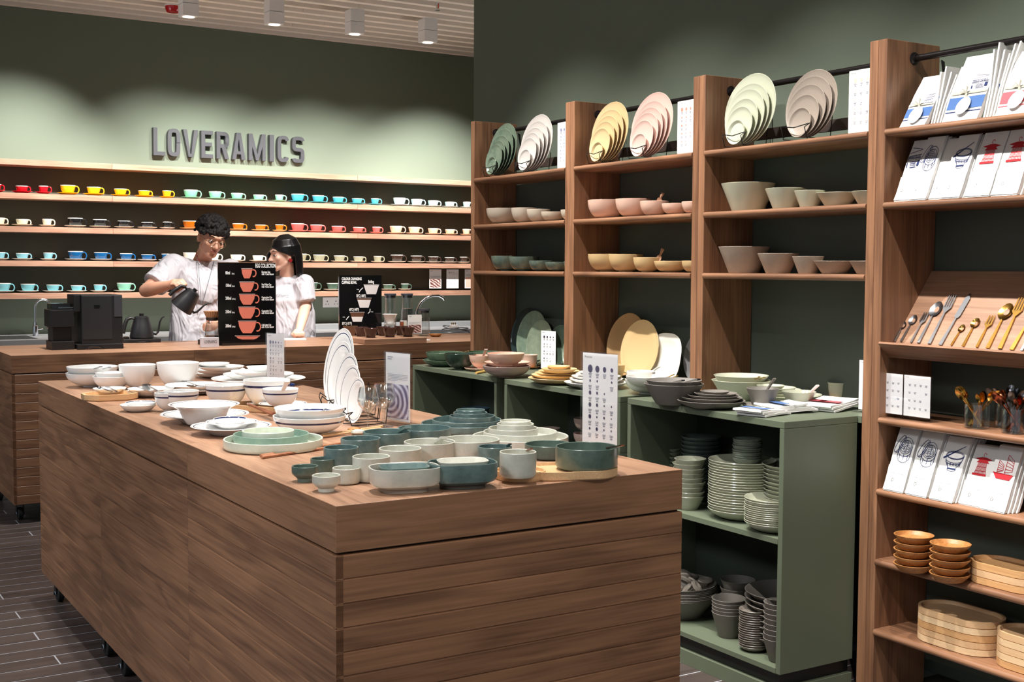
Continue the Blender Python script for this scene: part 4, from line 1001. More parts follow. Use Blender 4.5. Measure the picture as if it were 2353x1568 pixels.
pile(ZC, 0, ((1213.4, 1353, 868, .024), (1221, 1346, 861, .018), (1229, 1338, 856.5, .016), (1237, 1332, 852, .016), (1244, 1325.8, 847.5, .018), (1257, 1309.8, 841.5, .014)), YEL, 'yellow plate of the stack on the middle cabinet', 'plate', 'yellow plates stacked on the middle cabinet')
pile(ZC, 0, ((1296.4, 1441, 878, .024), (1308.5, 1432, 870, .02), (1313, 1426, 864, .016), (1323, 1416, 859, .014), (1330, 1404, 854.5, .012)), OFFW, 'off-white plate of the stack behind the tall price sign', 'plate', 'off-white plates stacked behind the price sign')
D('platter', 'coupe', 1291, 1385, 836.6, .03, ZC, YEL, 'large yellow platter behind the yellow plate stack', 'plate')
D('bowl', 'round', 1371.4, 1436, 839, .07, ZC, YEL, 'yellow bowl behind the tall price sign', 'bowl')
D('serving_bowl', 'deep', 1436, 1541, 872, .055, ZC, OFFW, 'wide white bowl at the bottom beside the grey bowls', 'bowl')
D('serving_bowl', 'deep', 1438, 1539, 865, .045, ZC+.026, OFFW, 'wide white bowl nested on top beside the grey bowls', 'bowl')
D('small_bowl', 'cyl', 1440, 1505.6, 853.5, .03, ZC+.05, OFFW, 'small handled white bowl behind the wide white bowls', 'bowl')
spoon('soup_spoon', 'white porcelain spoon in the small handled white bowl', onz(1517, 842, ZC+.105), onz(1494, 856, ZC+.07), W_, w=.008, L=.025, hw=.012, th=.004)
for k in range(2): spoon('tablespoon', ['left', 'right'][k]+' gold spoon resting in the wide white bowl beside the grey bowls', onz(1549+k*9, 861+k*2.5, ZC+.082), onz(1530+k*9, 869+k*1.5, ZC+.066), M_GOLD, group='gold spoons in the wide white bowl', w=.005, L=.02, hw=.006, Wd=.014)
D('serving_bowl', 'cone', 1479, 1617.7, 882, .072, ZC, GREY, 'large grey stoneware bowl at the front of the near cabinet, underneath', 'bowl')
o_ = CACHE['last']; p = o_.location; R = o_['R_']*.93
dish('serving_bowl', 'cone', R, .06, (p.x, p.y, ZC+.025), GREY, 'grey stoneware bowl nested on top, with two black servers', 'bowl')
for k in range(2): spoon('salad_server', ['left', 'right'][k]+' black salad server across the grey bowl', onz((1570, 1606)[k], (874.5, 872)[k], ZC+.1), onz((1545, 1572)[k], (880, 880)[k], ZC+.07), M_BLACKG, group='black salad servers', w=.01, L=.02, hw=.012, th=.005)
pile(ZC, 0, ((1556, 1713, 920, .026), (1564.4, 1706, 913, .018), (1579, 1698.7, 908, .016), (1595, 1694, 903.5, .014), (1609.6, 1677, 899.5, .012)), GREY, 'grey plate in the front stack on the near cabinet', 'plate', 'grey plates stacked on the near cabinet')
D('serving_bowl', 'cone', 1634.4, 1771.5, 874, .07, ZC, CELA, 'large pale green bowl at the back of the near cabinet, underneath', 'bowl')
o_ = CACHE['last']; p = o_.location; R = o_['R_']*.93
dish('serving_bowl', 'cone', R, .055, (p.x, p.y, ZC+.033), CELA, 'pale green bowl nested on top, with two gold spoons', 'bowl')
for k in range(2): spoon('tablespoon', ['left', 'right'][k]+' gold spoon resting in the pale green bowl', onz(1745+k*11, 866+k*1.5, ZC+.1), onz(1731+k*11, 874, ZC+.075), M_GOLD, group='gold spoons in the pale green bowl', w=.006, L=.02, hw=.008, Wd=.016)
pile(ZC, 0, ((1712, 1889, 906, .026), (1722, 1862, 900, .02), (1727, 1842, 895, .018), (1733, 1830, 890.5, .016), (1738, 1803.6, 886, .016)), CELA, 'pale green plate in the back stack on the near cabinet', 'plate', 'pale green plates stacked on the near cabinet')
D('saucer_plate', 'coupe', 1704.4, 1800, 930, .016, ZC, GREY, 'grey plate beneath the grey bowl with a spoon', 'plate')
D('bowl', 'cone', 1714.8, 1790.5, 893, .066, ZC+.008, GREY, 'grey stoneware bowl holding a grey spoon, in front of the pale green plates', 'bowl')
p = onz(1752, 893, ZC+.07); spoon('ceramic_spoon', 'grey ceramic spoon standing in the grey bowl', onz(1780, 870, ZC+.108), (p.x, p.y, ZC+.04), GREY[0], w=.009, L=.03, hw=.013, th=.005)
D('saucer_plate', 'coupe', 1798.5, 1880, 927, .012, ZC, CELA, 'pale green plate beneath the bowl with a pinkish spoon', 'plate')
D('bowl', 'cone', 1795.8, 1876, 900, .05, ZC+.006, CELAD, 'pale bowl with a pinkish spoon, behind the folded towels', 'bowl')
p = onz(1845, 905, ZC+.05); spoon('ceramic_spoon', 'pinkish ceramic spoon resting in the pale bowl behind the towels', onz(1879, 886, ZC+.085), (p.x, p.y, ZC+.03), PNK2[0], w=.009, L=.03, hw=.013, th=.005)
p, R = at(1900.7, 1954.6, 880, ZC+.068); dish('saucer', 'saucer', R*1.35, .008, (p.x-.015, p.y+.01, ZC+.0005), [M_ACA, M_ACA], 'round acacia coaster under the fluted celadon cup', 'coaster')
dish('cup', 'tulip', R, .062, (p.x, p.y, ZC+.007), CELA, 'fluted celadon cup on an acacia coaster', 'cup')

# ================================================================ PLATES AND BOWLS ON THE WALL UNITS
def fan(uc, sizes, ytop, mats, colname, unit, small='plate'):
    """nested plates on a wire stand, largest at the back; sizes are diameters"""
    y0 = onx(uc, ytop, 3.13).y; n = len(sizes); nm = ['largest, at the back', 'second largest', 'third largest', 'fourth largest', 'fifth largest', 'smallest, in front']
    if n == 5: nm = nm[:4]+nm[5:]
    for k, d in enumerate(sizes):
        x = 3.085-k*.0108
        standing(0, 0, 0, 0, 1.818+.006, 0, d/2, mats, f'{colname} plate fanned on the top shelf, {nm[k]}', 'coupe', 9, .013+.03*d*.5, f'{colname} plates fanned on the top shelf', 0, x=x, y=y0)
    wire_stand(3.040, y0, 1.8185, sizes[-1]*1.05, .10, f'black wire stand holding the {colname} fanned plates', 'black wire stands on the top shelf', hook=.05)
SHG = [reactive('shelf_green', (122, 138, 118), (98, 118, 102), .25), M_WHITE]
SHW = [cer('shelf_white', (208, 202, 196), .3), M_WHITE]
SHY = [cer('shelf_yellow', (212, 188, 142), .5), M_WHITE]
SHP = [cer('shelf_pink', (222, 190, 178), .4), M_WHITE]
SHC = [cer('shelf_celadon', (196, 200, 178), .2), M_WHITE]
SHT = [speck('shelf_taupe', (160, 148, 136), (116, 104, 94), .4), M_WHITE]
fan(1166, (.255, .228, .195, .168, .150, .088), 345, SHG, 'green glazed', 1)
fan(1243, (.268, .236, .205, .180, .155, .100), 330, SHW, 'off-white', 1)
fan(1412, (.262, .228, .200, .175, .145, .085), 305, SHY, 'buttery yellow', 2)
fan(1509, (.268, .232, .205, .182, .150, .095), 290, SHP, 'blush pink', 2)
fan(1735, (.268, .230, .208, .172, .142, .092), 255, SHC, 'pale celadon', 3)
fan(1877, (.240, .216, .186, .150, .104), 245, SHT, 'speckled taupe', 3)
for (u0, u1, v, yi, hh, dm, lb, sd) in ((1281, 1318, 386, 0, .205, 'grey_dots', 'farthest', 3), (1556, 1606, 350, 1, .205, 'rose', 'middle', 5), (1949, 2012, 303, 2, .205, 'sand', 'nearest', 7)):
    a = onx(u0, v, 3.10); cl = {'grey_dots': (130, 134, 160), 'rose': (196, 140, 120), 'sand': (196, 190, 176)}[dm]
    card('price_sign', f'white acrylic price sign on the top shelf, {lb} of the three between the uprights', (3.10, a.y, 1.8195), (0, -1, 0), .125, hh, 'acrylic price signs on the top shelves', sz=.014, cols=4, rows=5, dotmat=mat(dm+'_p', cl, .7), lip=.008, th=.0035, seed=sd)

def shelfbowls(z, kind, mats, L_, colname, grp, side):
    nm = ['first', 'second', 'third', 'fourth', 'fifth']
    for k, (uL, uR, vr, vb) in enumerate(L_):
        # stands at the front of the shelf: centre line from the foot
        uc = (uL+uR)/2; x = 3.135
        p = onx(uc, vr, x); R = None
        for _ in range(3):
            H = max(.03, p.z-z); R = rad(p, (uR-uL)/2); x = 3.04+R*1.0; p = onx(uc, vr, min(x, 3.16))
        H = max(.035, p.z-z); R = min(R, 3.262-p.x)
        dish('bowl', kind, R, H, (p.x, p.y, z+.0006), mats, f'{colname}, {nm[k]} from left', 'bowl', grp)
GB = [cer('greige', (196, 184, 166), .22), PNK[1]]
shelfbowls(1.588, 'round', GB, ((1117, 1201, 480.5, 512), (1174.5, 1235, 479, 510), (1210, 1265, 482, 507), (1243, 1298, 488, 506), (1288, 1335, 483, 504)), 'greige bowl on the second shelf of the far unit', 'greige bowls', 1)
shelfbowls(1.360, 'round', [reactive('green_brown', (110, 122, 104), (78, 98, 94), .2), TAUPE[1]], ((1128, 1199, 589, 621.5), (1169, 1239, 591, 621.5), (1215, 1271, 600, 621.5), (1252, 1312, 603, 621.5), (1295, 1345, 602, 621)), 'green and brown glazed bowl on the third shelf of the far unit', 'green-brown bowls', 1)
PKB = [cer('peach_pink', (226, 188, 168), .2), PNK[1]]
shelfbowls(1.588, 'round', PKB, ((1350, 1437, 461, 499), (1413.6, 1498, 458.5, 496), (1470, 1537, 463.5, 493), (1520, 1583, 469, 491), (1566, 1620, 464.5, 488)), 'peach pink bowl on the second shelf of the second unit', 'peach bowls', 2)
shelfbowls(1.360, 'round', YEL, ((1350.7, 1447, 585, 623), (1398.7, 1479, 585.3, 623.5), (1455, 1519, 592.7, 624.5), (1503, 1580, 601, 625), (1566, 1630, 600.5, 625)), 'matte yellow bowl on the third shelf of the second unit', 'yellow bowls', 2)
shelfbowls(1.588, 'cone', CELA, ((1656, 1784, 423, 481), (1757, 1852, 434.5, 476), (1823.7, 1897, 439.5, 472), (1874.8, 1975, 444.5, 469.7), (1954.6, 2040, 441, 465)), 'pale green conical bowl on the second shelf of the third unit', 'pale green conical bowls', 3)
shelfbowls(1.360, 'cone', TAUPE, ((1650, 1770, 568, 625), (1740, 1837, 583.7, 626), (1819.6, 1895, 590, 626.5), (1869, 1966, 601, 627), (1951, 2040, 601, 628)), 'speckled taupe conical bowl on the third shelf of the third unit', 'taupe conical bowls', 3)
for z, v0, v1, m_, lb in ((1.588, 462, 443, WT('Z'), 'wooden spoon standing in the third peach bowl'), (1.360, 594, 572, WT('Z'), 'wooden spoon standing in the third matte yellow bowl')):
    a = onx(1523, v1, 3.12); c = onx(1511, v0+8, 3.11); spoon('wooden_spoon', lb, a, c, m_, w=.010, L=.03, hw=.014, th=.006, up=(-1, 0, 0))

# plates leaning at the back of the cabinets
def leaner(u, vt, d, mats, label, x, kind='coupe', lean=10, group='large plates leaning at the back of the cabinets', stand=False, **k):
    y = onx(u, (vt+840)/2, x).y
    standing(0, 0, 0, 0, ZC+.005, 0, d/2, mats, label, kind, lean, .02, group, 0, x=x, y=y, **k)
    if stand: wire_stand(x-.01, y, ZC+.0005, d*.5, .05, 'black wire holder of the '+label[:60].split(',')[0], 'black wire holders on the cabinets', hook=.04)
leaner(1199, 725, .272, [cer('ink_green', (38, 56, 56), .1), M_WHITE], 'glossy dark teal platter, farthest of the plates leaning on the cabinets', 3.205)
leaner(1212, 732, .262, SHG, 'mid green plate leaning in front of the dark teal platter', 3.17, 'rim')
leaner(1231, 751, .222, OLIV, 'olive green rimmed plate, behind the small price sign', 3.135, 'rim', stand=True)
leaner(1277, 766, .200, SHG, 'green plate leaning to the right of the small price sign', 3.19)
leaner(1312, 780, .180, OLIV, 'grey-green plate half hidden by the first upright', 3.13, stand=True)
leaner(1429, 731, .276, [cer('honey', (192, 154, 106), .45), M_WHITE], 'large honey-coloured platter, leaning at the back of the middle cabinet', 3.18)
leaner(1460, 752, .255, YEL, 'pale yellow platter leaning in front of the honey one', 3.12, 'rim', stand=True)
leaner(1520, 771, .205, [cer('cream_white', (234, 230, 220), .3), M_WHITE], 'white rounded-square plate leaning at the end of the middle cabinet', 3.13, 'rim', sq=2.8, stand=True)
leaner(1606, 753, .23, [cer('cool_grey', (150, 150, 152), .3), M_WHITE], 'grey plate half hidden by the second upright', 3.19)
for u0, v0, w, h, lb, sd, dm in ((1243, 850, .092, .175, 'farthest', 11, (60, 52, 70)), (1557, 868, .10, .15, 'middle', 12, (206, 130, 130))):
    a = onz(u0, v0, ZC); card('price_sign', f'small white acrylic price sign among the crockery on the cabinets, {lb}', (a.x, a.y, ZC+.0005), (.25, -1, 0), w, h, 'price signs on the cabinets', sz=.011, cols=4, rows=4, dotmat=mat(f'dot_{lb}', dm, .7), lip=.008, th=.0035, seed=sd)
a = onx(1973, 925, 3.12); card('price_sign', 'tall white acrylic sign beside the towels, nearest on the cabinets', (3.12, a.y, ZC+.0005), (.2, -1, 0), .1, .165, 'price signs on the cabinets', sz=.011, lip=.008, th=.0035, seed=14)

# ================================================================ STACKS INSIDE THE NEAR CABINET
def pillar(uL, uR, v, z0, n, H, x, kind, mats, label, grp, jitter=.0015, name='bowl', cat='bowl', Rmin=0, Rmax=.14, fit=False):
    """n nested dishes standing at depth x; the rim of the topmost is at row v"""
    p = onx((uL+uR)/2, v, x); R = max(Rmin, min(Rmax, rad(p, (uR-uL)/2))); step = (p.z-z0-H)/(n-1)
    if fit:   # stands against the cabinet's near side panel
        yl = onx(uL, v, x).y; R = (yl-2.783)/2; p.y = 2.783+R
    rr = random.Random(int(uL))
    OW = ['', 'second', 'third', 'fourth', 'fifth', 'sixth', 'seventh', 'eighth', 'ninth', 'tenth', 'eleventh']
    for k in range(n):
        up_ = n-1-k
        w = 'topmost' if up_ == 0 else 'lowest' if k == 0 else (OW[k]+' from the bottom' if k <= up_ else OW[up_]+' from the top')
        j = jitter if k else 0
        dish(name, kind, R, H, (p.x+rr.uniform(-j, j), p.y+rr.uniform(-j, j), z0+.0006+k*step), mats, f'{label}, {w}', cat, grp)
    return p, R, p.z
CM, CBt = .527, .112
pillar(1492, 1566, 1029, CM, 9, .055, 2.91, 'cone', CELAD, 'pale bowl of the left back stack', 'left back stack of pale bowls')
pillar(1565, 1656.6, 1003, CM, 15, .03, 2.915, 'coupe', [cer('shade_green', (74, 84, 80), .5), M_BLACK], 'dark green plate of the back stack', 'back stack of dark plates', name='plate', cat='plate')
pillar(1547, 1620.7, 1054, CM, 9, .048, 2.775, 'cone', CELAD, 'pale bowl of the front left stack', 'front left stack of pale bowls', .003)
p, R, zt = pillar(1627.4, 1785, 1056, CM, 20, .034, 2.83, 'coupe', CELAD, 'big pale plate of the tall middle stack', 'tall middle stack of pale plates', name='plate', cat='plate')
pillar(1683, 1750.7, 1009, zt-.018, 10, .022, p.x+.02, 'coupe', [cer('shade_green2', (120, 128, 116), .4), M_BLACK], 'small plate piled on the tall middle stack', 'small plates on the tall middle stack', name='small_plate', cat='plate')
pillar(1732.6, 1842, 1145, CM, 13, .03, 2.785, 'coupe', CELAD, 'pale plate of the front right stack', 'front right stack of pale plates', name='plate', cat='plate', Rmax=.072, fit=True)
pillar(1778.5, 1850, 1062, CM, 12, .055, 2.925, 'cone', CELAD, 'pale bowl of the right back stack', 'right back stack of pale bowls', Rmax=.05, fit=True)
p, R, zt = pillar(1480, 1647.7, 1338, CBt, 9, .078, 2.83, 'cone', GREY, 'large grey bowl under the spoon rests', 'large grey bowls', .003)
rr = random.Random(5)
for k in range(20):
    a = rr.uniform(0, 2*PI); r = R*.72*math.sqrt(rr.random()); lv = 0 if k < 11 else 1
    o = MB() if 0 else None
    key = 'rest'
    if key not in CACHE: CACHE[key] = MB().lathe([(.006, 0), (.016, .001), (.0225, .008), (.02, .015), (.012, .018), (.004, .0145), (.0005, .014)], 18).mesh('spoon_rest', speck('rest_grey', (146, 138, 128), (96, 88, 82), .25), smooth=True)
    o = obj('spoon_rest', CACHE[key], None, (p.x+r*math.cos(a), p.y+r*math.sin(a), zt-.028+lv*.02+rr.uniform(0, .012)), (rr.uniform(-.7, .7), rr.uniform(-.7, .7), rr.uniform(0, 3))); o.scale = (1.25, .95, 1)
    tag(o, 'small grey pebble-shaped rest heaped in the topmost large grey bowl', 'rest', 'pebble rests heaped in the grey bowl')
pillar(1636, 1714.6, 1375, CBt, 5, .085, 2.805, 'cone', GREY, 'grey conical bowl of the front stack', 'front stack of grey bowls', .001)
pillar(1698.5, 1767, 1400, CBt, 17, .017, 2.775, 'coupe', [speck('grey_gl', (122, 114, 106), (80, 74, 70), .3), GREY[1]], 'small grey saucer of the front stack', 'front stack of grey saucers', name='saucer', cat='saucer')
pillar(1647.7, 1744, 1332, CBt, 4, .075, 2.93, 'cone', GREY, 'wide grey bowl of the back stack', 'back stack of wide grey bowls', Rmax=.062)
pillar(1765.4, 1840, 1388, CBt, 8, .075, 2.765, 'cone', GREY, 'grey bowl of the right front stack', 'right front stack of grey bowls', .001, Rmax=.052, fit=True)
pillar(1743, 1800, 1345, CBt, 8, .05, 2.90, 'cone', GREY, 'grey bowl of the right middle stack', 'right middle stack of grey bowls', Rmax=.05, fit=True)
pillar(1318, 1378, 962, CM, 4, .05, 2.86, 'round', MAU, 'mauve bowl in the middle cabinet, behind the price sign', 'mauve bowls in the middle cabinet')
pillar(1240, 1288, 984, CM, 6, .018, 2.86, 'coupe', MAU, 'mauve plate in the middle cabinet, behind the cream plates', 'mauve plates in the middle cabinet', name='plate', cat='plate')
pillar(1060, 1126, 938, CM, 9, .03, 2.86, 'coupe', [cer('shade_blue', (70, 92, 110), .3), M_BLACK], 'blue-green plate in the far cabinet', 'plates in the far cabinet', name='plate', cat='plate')

# ================================================================ NEAREST UNIT: NAPKINS, TOWELS, CUTLERY, TRAYS
Yn = 2.670  # inner face of its left panel
M_RIB = mat('grey_ribbon', (176, 174, 160), .9); M_STRB = mat('blue_stripe', (70, 104, 158), .9); M_STRR = mat('red_stripe', (206, 92, 100), .9)
def sheet(yl, yr, x0, z0, x1, z1, th, bow=.012, n=8, wav=0, seed=0):
    """folded cloth leaning from (x0, z0) at the shelf to (x1, z1) at the top; front face towards -X"""
    rr = random.Random(seed); vs = []; fs = []
    for i in range(n+1):
        t = i/n; x = x0+(x1-x0)*t-bow*math.sin(PI*t)*.6-(.010*(1-t)**6); z = z0+(z1-z0)*t
        for y in (yl, (yl*2+yr)/3, (yl+2*yr)/3, yr):
            w = rr.uniform(-wav, wav); vs += [(x+w, y+0*w, z)]
        vs += [(x+th, yr, z+th*.2), (x+th, yl, z+th*.2)]
    for i in range(n):
        for j in range(6): a = i*6+j; b_ = i*6+(j+1) % 6; fs.append((a, b_, b_+6, a+6))
    fs += [tuple(range(6))[::-1], tuple(range(n*6, n*6+6))]
    return MB().add(vs, fs)
def on_sheet(y, t, x0, z0, x1, z1, bow=.012, lift=.0012):
    n = 8; t = max(0, min(1, t)); i = min(int(t*n), n-1); k = t*n-i
    def X(tt): return x0+(x1-x0)*tt-bow*math.sin(PI*tt)*.6-(.010*(1-tt)**6)
    x = X(i/n)*(1-k)+X((i+1)/n)*k; return Vector((x-lift, y, z0+(z1-z0)*t))
def strip(yl, yr, t0, t1, P, lift=.0012, ny=1):
    b = MB(); n = max(1, int((t1-t0)*24)); ts = sorted(set([t0+(t1-t0)*i/n for i in range(n+1)]+[k/8 for k in range(9) if t0 < k/8 < t1]))
    v = []
    for t in ts: v += [on_sheet(yl, t, *P, lift=lift), on_sheet(yr, t, *P, lift=lift)]
    return b.add(v, [(2*i, 2*i+1, 2*i+3, 2*i+2) for i in range(len(ts)-1)])
def art(kind, yl, yr, P, t0, t1, parent, w=.0016):
    """line drawing on a leaning cloth; drawing space 0..1 (left to right, bottom to top)"""
    LN = []
    def el(cx, cy, rx, ry, a0=0, a1=360, rot=0, n=20):
        r = []; 
        for i in range(n+1):
            a = math.radians(a0+(a1-a0)*i/n); x, y = rx*math.cos(a), ry*math.sin(a); c, s = math.cos(math.radians(rot)), math.sin(math.radians(rot))
            r.append((cx+x*c-y*s, cy+x*s+y*c))
        return r
    solid = []
    if kind == 'steamer':
        LN += [el(.58, .62, .36, .30), el(.58, .60, .29, .22), el(.2, .66, .12, .36, 0, 360, -28), el(.27, .64, .12, .36, -95, 100, -28),
               [(.22, .62), (.24, .22)]+el(.58, .24, .34, .24, 180, 360)+[(.94, .62)], [(.23, .44)]+el(.58, .42, .34, .2, 200, 340)+[(.93, .44)]]
        for cx, cy in ((.58, .72), (.44, .58), (.72, .58), (.58, .5)): LN += [el(cx, cy, .085, .09, n=7), [(cx-.04, cy+.02), (cx, cy-.03), (cx+.03, cy+.03)]]
        for x in (.36, .58, .8): LN.append([(x, .1), (x, .3)])
        col = M_INKB
    elif kind == 'bowl':
        LN += [el(.55, .62, .42, .15), el(.55, .615, .38, .12), [(.13, .6), (.2, .35), (.34, .2), (.36, .08)]+el(.55, .08, .19, .05, 180, 360)+[(.76, .2), (.9, .35), (.97, .6)],
               [(.15, .5)]+el(.55, .46, .38, .12, 190, 350)+[(.95, .5)], [(.17, .43)]+el(.55, .4, .36, .12, 190, 350)+[(.93, .43)]]
        for x in (.28, .42, .56, .7, .84): LN += [[(x, .24), (x, .32)], [(x+.04, .24), (x+.04, .32)]]
        solid += [[(.02, .5), (.05, .44), (.92, .98), (.91, 1.0)]]
        solid += [[(.36, .1), (.75, .1), (.73, .15), (.38, .15)]]
        col = M_INKB
    elif kind == 'cage':
        LN += [el(.5, .93, .06, .07, 0, 270)]+[[(.24+.065*i, .14), (.32+.045*i, .62)] for i in range(9)]+[[(.25, .3), (.74, .3)], [(.28, .46), (.7, .46)]]
        solid += [[(.16, .12), (.8, .12), (.8, .2), (.16, .2)], [(.2, .62), (.8, .62), (.62, .78), (.38, .78)], [(.08, .76), (.38, .7), (.62, .7), (.92, .76), (.6, .84), (.4, .84)]]
        col = M_INKR
    elif kind == 'junk':
        for sx, sw, h in ((.2, .24, .75), (.55, .3, .98)):
            LN += [[(sx, .3), (sx-.02, h)], [(sx, h), (sx+sw, h*.8), (sx+sw*1.1, .4), (sx, .33)]]+[[(sx, .33+(h-.33)*k), (sx+sw, .36+(h*.8-.36)*k)] for k in (.2, .4, .6, .8)]
        solid += [[(.02, .32), (.98, .28), (.85, .08), (.22, .1)]]; col = M_INKR
    elif kind == 'boatb':
        for k in range(5): LN.append([(.1+.16*k, .1), (.35+.13*k, .95-.05*k)])
        LN += [[(.1, .3), (.85, .35)], [(.16, .5), (.9, .55)], [(.25, .7), (.95, .75)]]; solid += [[(0, .1), (1, .14), (.8, -.08), (.2, -.06)]]; col = M_INKB
    elif kind == 'shop':
        LN += [[(.0, .78), (.95, .9)], [(0, .66), (1, .72)], [(0, .56), (1, .6)], [(0, .66), (0, .3)], [(.05, 1.0), (.9, .92)], [(.25, .44), (.75, .46), (.75, .3), (.25, .28), (.25, .44)], [(.25, .36), (.75, .38)]]+[[(.1*i, .56+.004*i), (.1*i, .66+.006*i)] for i in range(10)]+[[(.35+.1*i, .28), (.35+.1*i, .45)] for i in range(4)]
        solid += [[(.82, .26), (1, .28), (1, .5), (.82, .48)], [(.3, .2), (.8, .22), (.8, .25), (.3, .23)], [(0, .22), (.07, .22), (.07, .4), (0, .4)]]; col = M_INKB
    def mp(q): return on_sheet(yl+(yr-yl)*q[0], t0+(t1-t0)*q[1], *P, lift=.0016)
    b = MB(); nrm = Vector((-1, 0, .18))
    for l in LN: b.ribbon([mp(q) for q in l], w, nrm)
    for q in solid: b.add([mp(k) for k in q], [tuple(range(len(q)))])
    b.build('printed_drawing', col, parent)
    if kind == 'shop': text('ZEST of Asia', .014, mp((.02, .5)), (0, yr-yl, 0), (.1, 0, 1), M_INKB, parent, 'printed_words', xs=.8)
def towel(name, label, ua, ub, z0, ht, x0, kind, group, w=None, side=True, x1=None, band=True, y=None, n_fold=4):
    yl = onx(ua, 0 if 0 else 700, x0).y if y is None else y[0]; yr = onx(ub, 700, x0).y if y is None else y[1]
    x1 = x1 or x0+.075
    P = (x0, z0+.0008, x1, z0+ht)
    t = thing(name, label, 'towel', ((x0+x1)/2, (yl+yr)/2, z0), group)
    sheet(yl, yr, *P, .012, n=8, wav=.0005).build('front_fold', M_LINEN, t, smooth=True)
    for k in range(1, n_fold):
        sheet(yl-.002*k, yr-.004*k, P[0]+.014*k, P[1], P[2]+.014*k, P[3]-.002*k, .010, bow=.012+.001*k).build('inner_fold', M_LINEN, t, smooth=True)
    if band:
        strip(yl+.001, yr-.001, .02, .40, P, lift=.0026).build('paper_band', M_PAPER, t)
        c = on_sheet((yl+yr)/2, .27, *P, lift=.0034); text('TEA TOWEL', .010, c, (0, -1, 0), (.15, 0, 1), M_INKG, t, 'band_title', align='CENTER')
        q = on_sheet(yl+(yr-yl)*.35, .18, *P, lift=.0034); b = MB()
        ring = [q+Vector((.0024*math.sin(a)-.0012, .004*math.cos(a), .005*math.sin(a))) for a in [2*PI*i/12 for i in range(13)]]; b.ribbon(ring, .0012, (-1, 0, .1)); b.build('band_emblem', M_INK, t)
        text('ZEST OF ASIA', .006, on_sheet(yl+(yr-yl)*.45, .175, *P, lift=.0034), (0, -1, 0), (.15, 0, 1), M_INKG, t, 'band_words')
    if kind: art(kind, yl-.004, yr+.004, P, .46, .88, t)
    return t
def ys(*us): return [onx(u, 700, 3.05).y for u in us]
g = 'tea towels on the second shelf of the nearest unit'
towel('tea_towel', 'tea towel printed with a blue shop front, leftmost on the second shelf', 0, 0, 1.588, .195, 3.045, 'shop', g, y=(2.640, 2.585), x1=3.125)
towel('tea_towel', 'tea towel printed with a blue dumpling steamer, on the second shelf', 0, 0, 1.588, .2, 3.040, 'steamer', g, y=(2.583, 2.515), x1=3.12)
towel('tea_towel', 'plain folded white tea towel behind the steamer one, second shelf', 0, 0, 1.588, .19, 3.052, None, g, y=(2.512, 2.470), x1=3.13, n_fold=6)
towel('tea_towel', 'tea towel printed with a blue bowl and chopsticks, on the second shelf', 0, 0, 1.588, .195, 3.040, 'bowl', g, y=(2.466, 2.392), x1=3.12)
towel('tea_towel', 'tea towel printed with a red birdcage, on the second shelf', 0, 0, 1.588, .195, 3.040, 'cage', g, y=(2.374, 2.29), x1=3.12)
towel('tea_towel', 'tea towel printed with a red birdcage at the right edge of the picture, second shelf', 0, 0, 1.588, .195, 3.045, 'cage', g, y=(2.286, 2.2), x1=3.12)
g = 'tea towels on the shelf below the jars'
towel('tea_towel', 'blue steamer tea towel leftmost on the shelf below the jars', 0, 0, .674, .2, 3.038, 'steamer', g, y=(2.650, 2.572), x1=3.105)
towel('tea_towel', 'blue steamer tea towel second from the left, below the jars', 0, 0, .674, .195, 3.038, 'steamer', g, y=(2.562, 2.482), x1=3.11)
towel('tea_towel', 'blue bowl and chopsticks tea towel below the jars', 0, 0, .674, .19, 3.038, 'bowl', g, y=(2.470, 2.386), x1=3.115)
towel('tea_towel', 'red birdcage tea towel below the jars', 0, 0, .674, .175, 3.05, 'cage', g, y=(2.372, 2.29), x1=3.12)
towel('tea_towel', 'red sailing junk tea towel at the right edge, below the jars', 0, 0, .674, .185, 3.038, 'junk', g, y=(2.285, 2.205), x1=3.11)
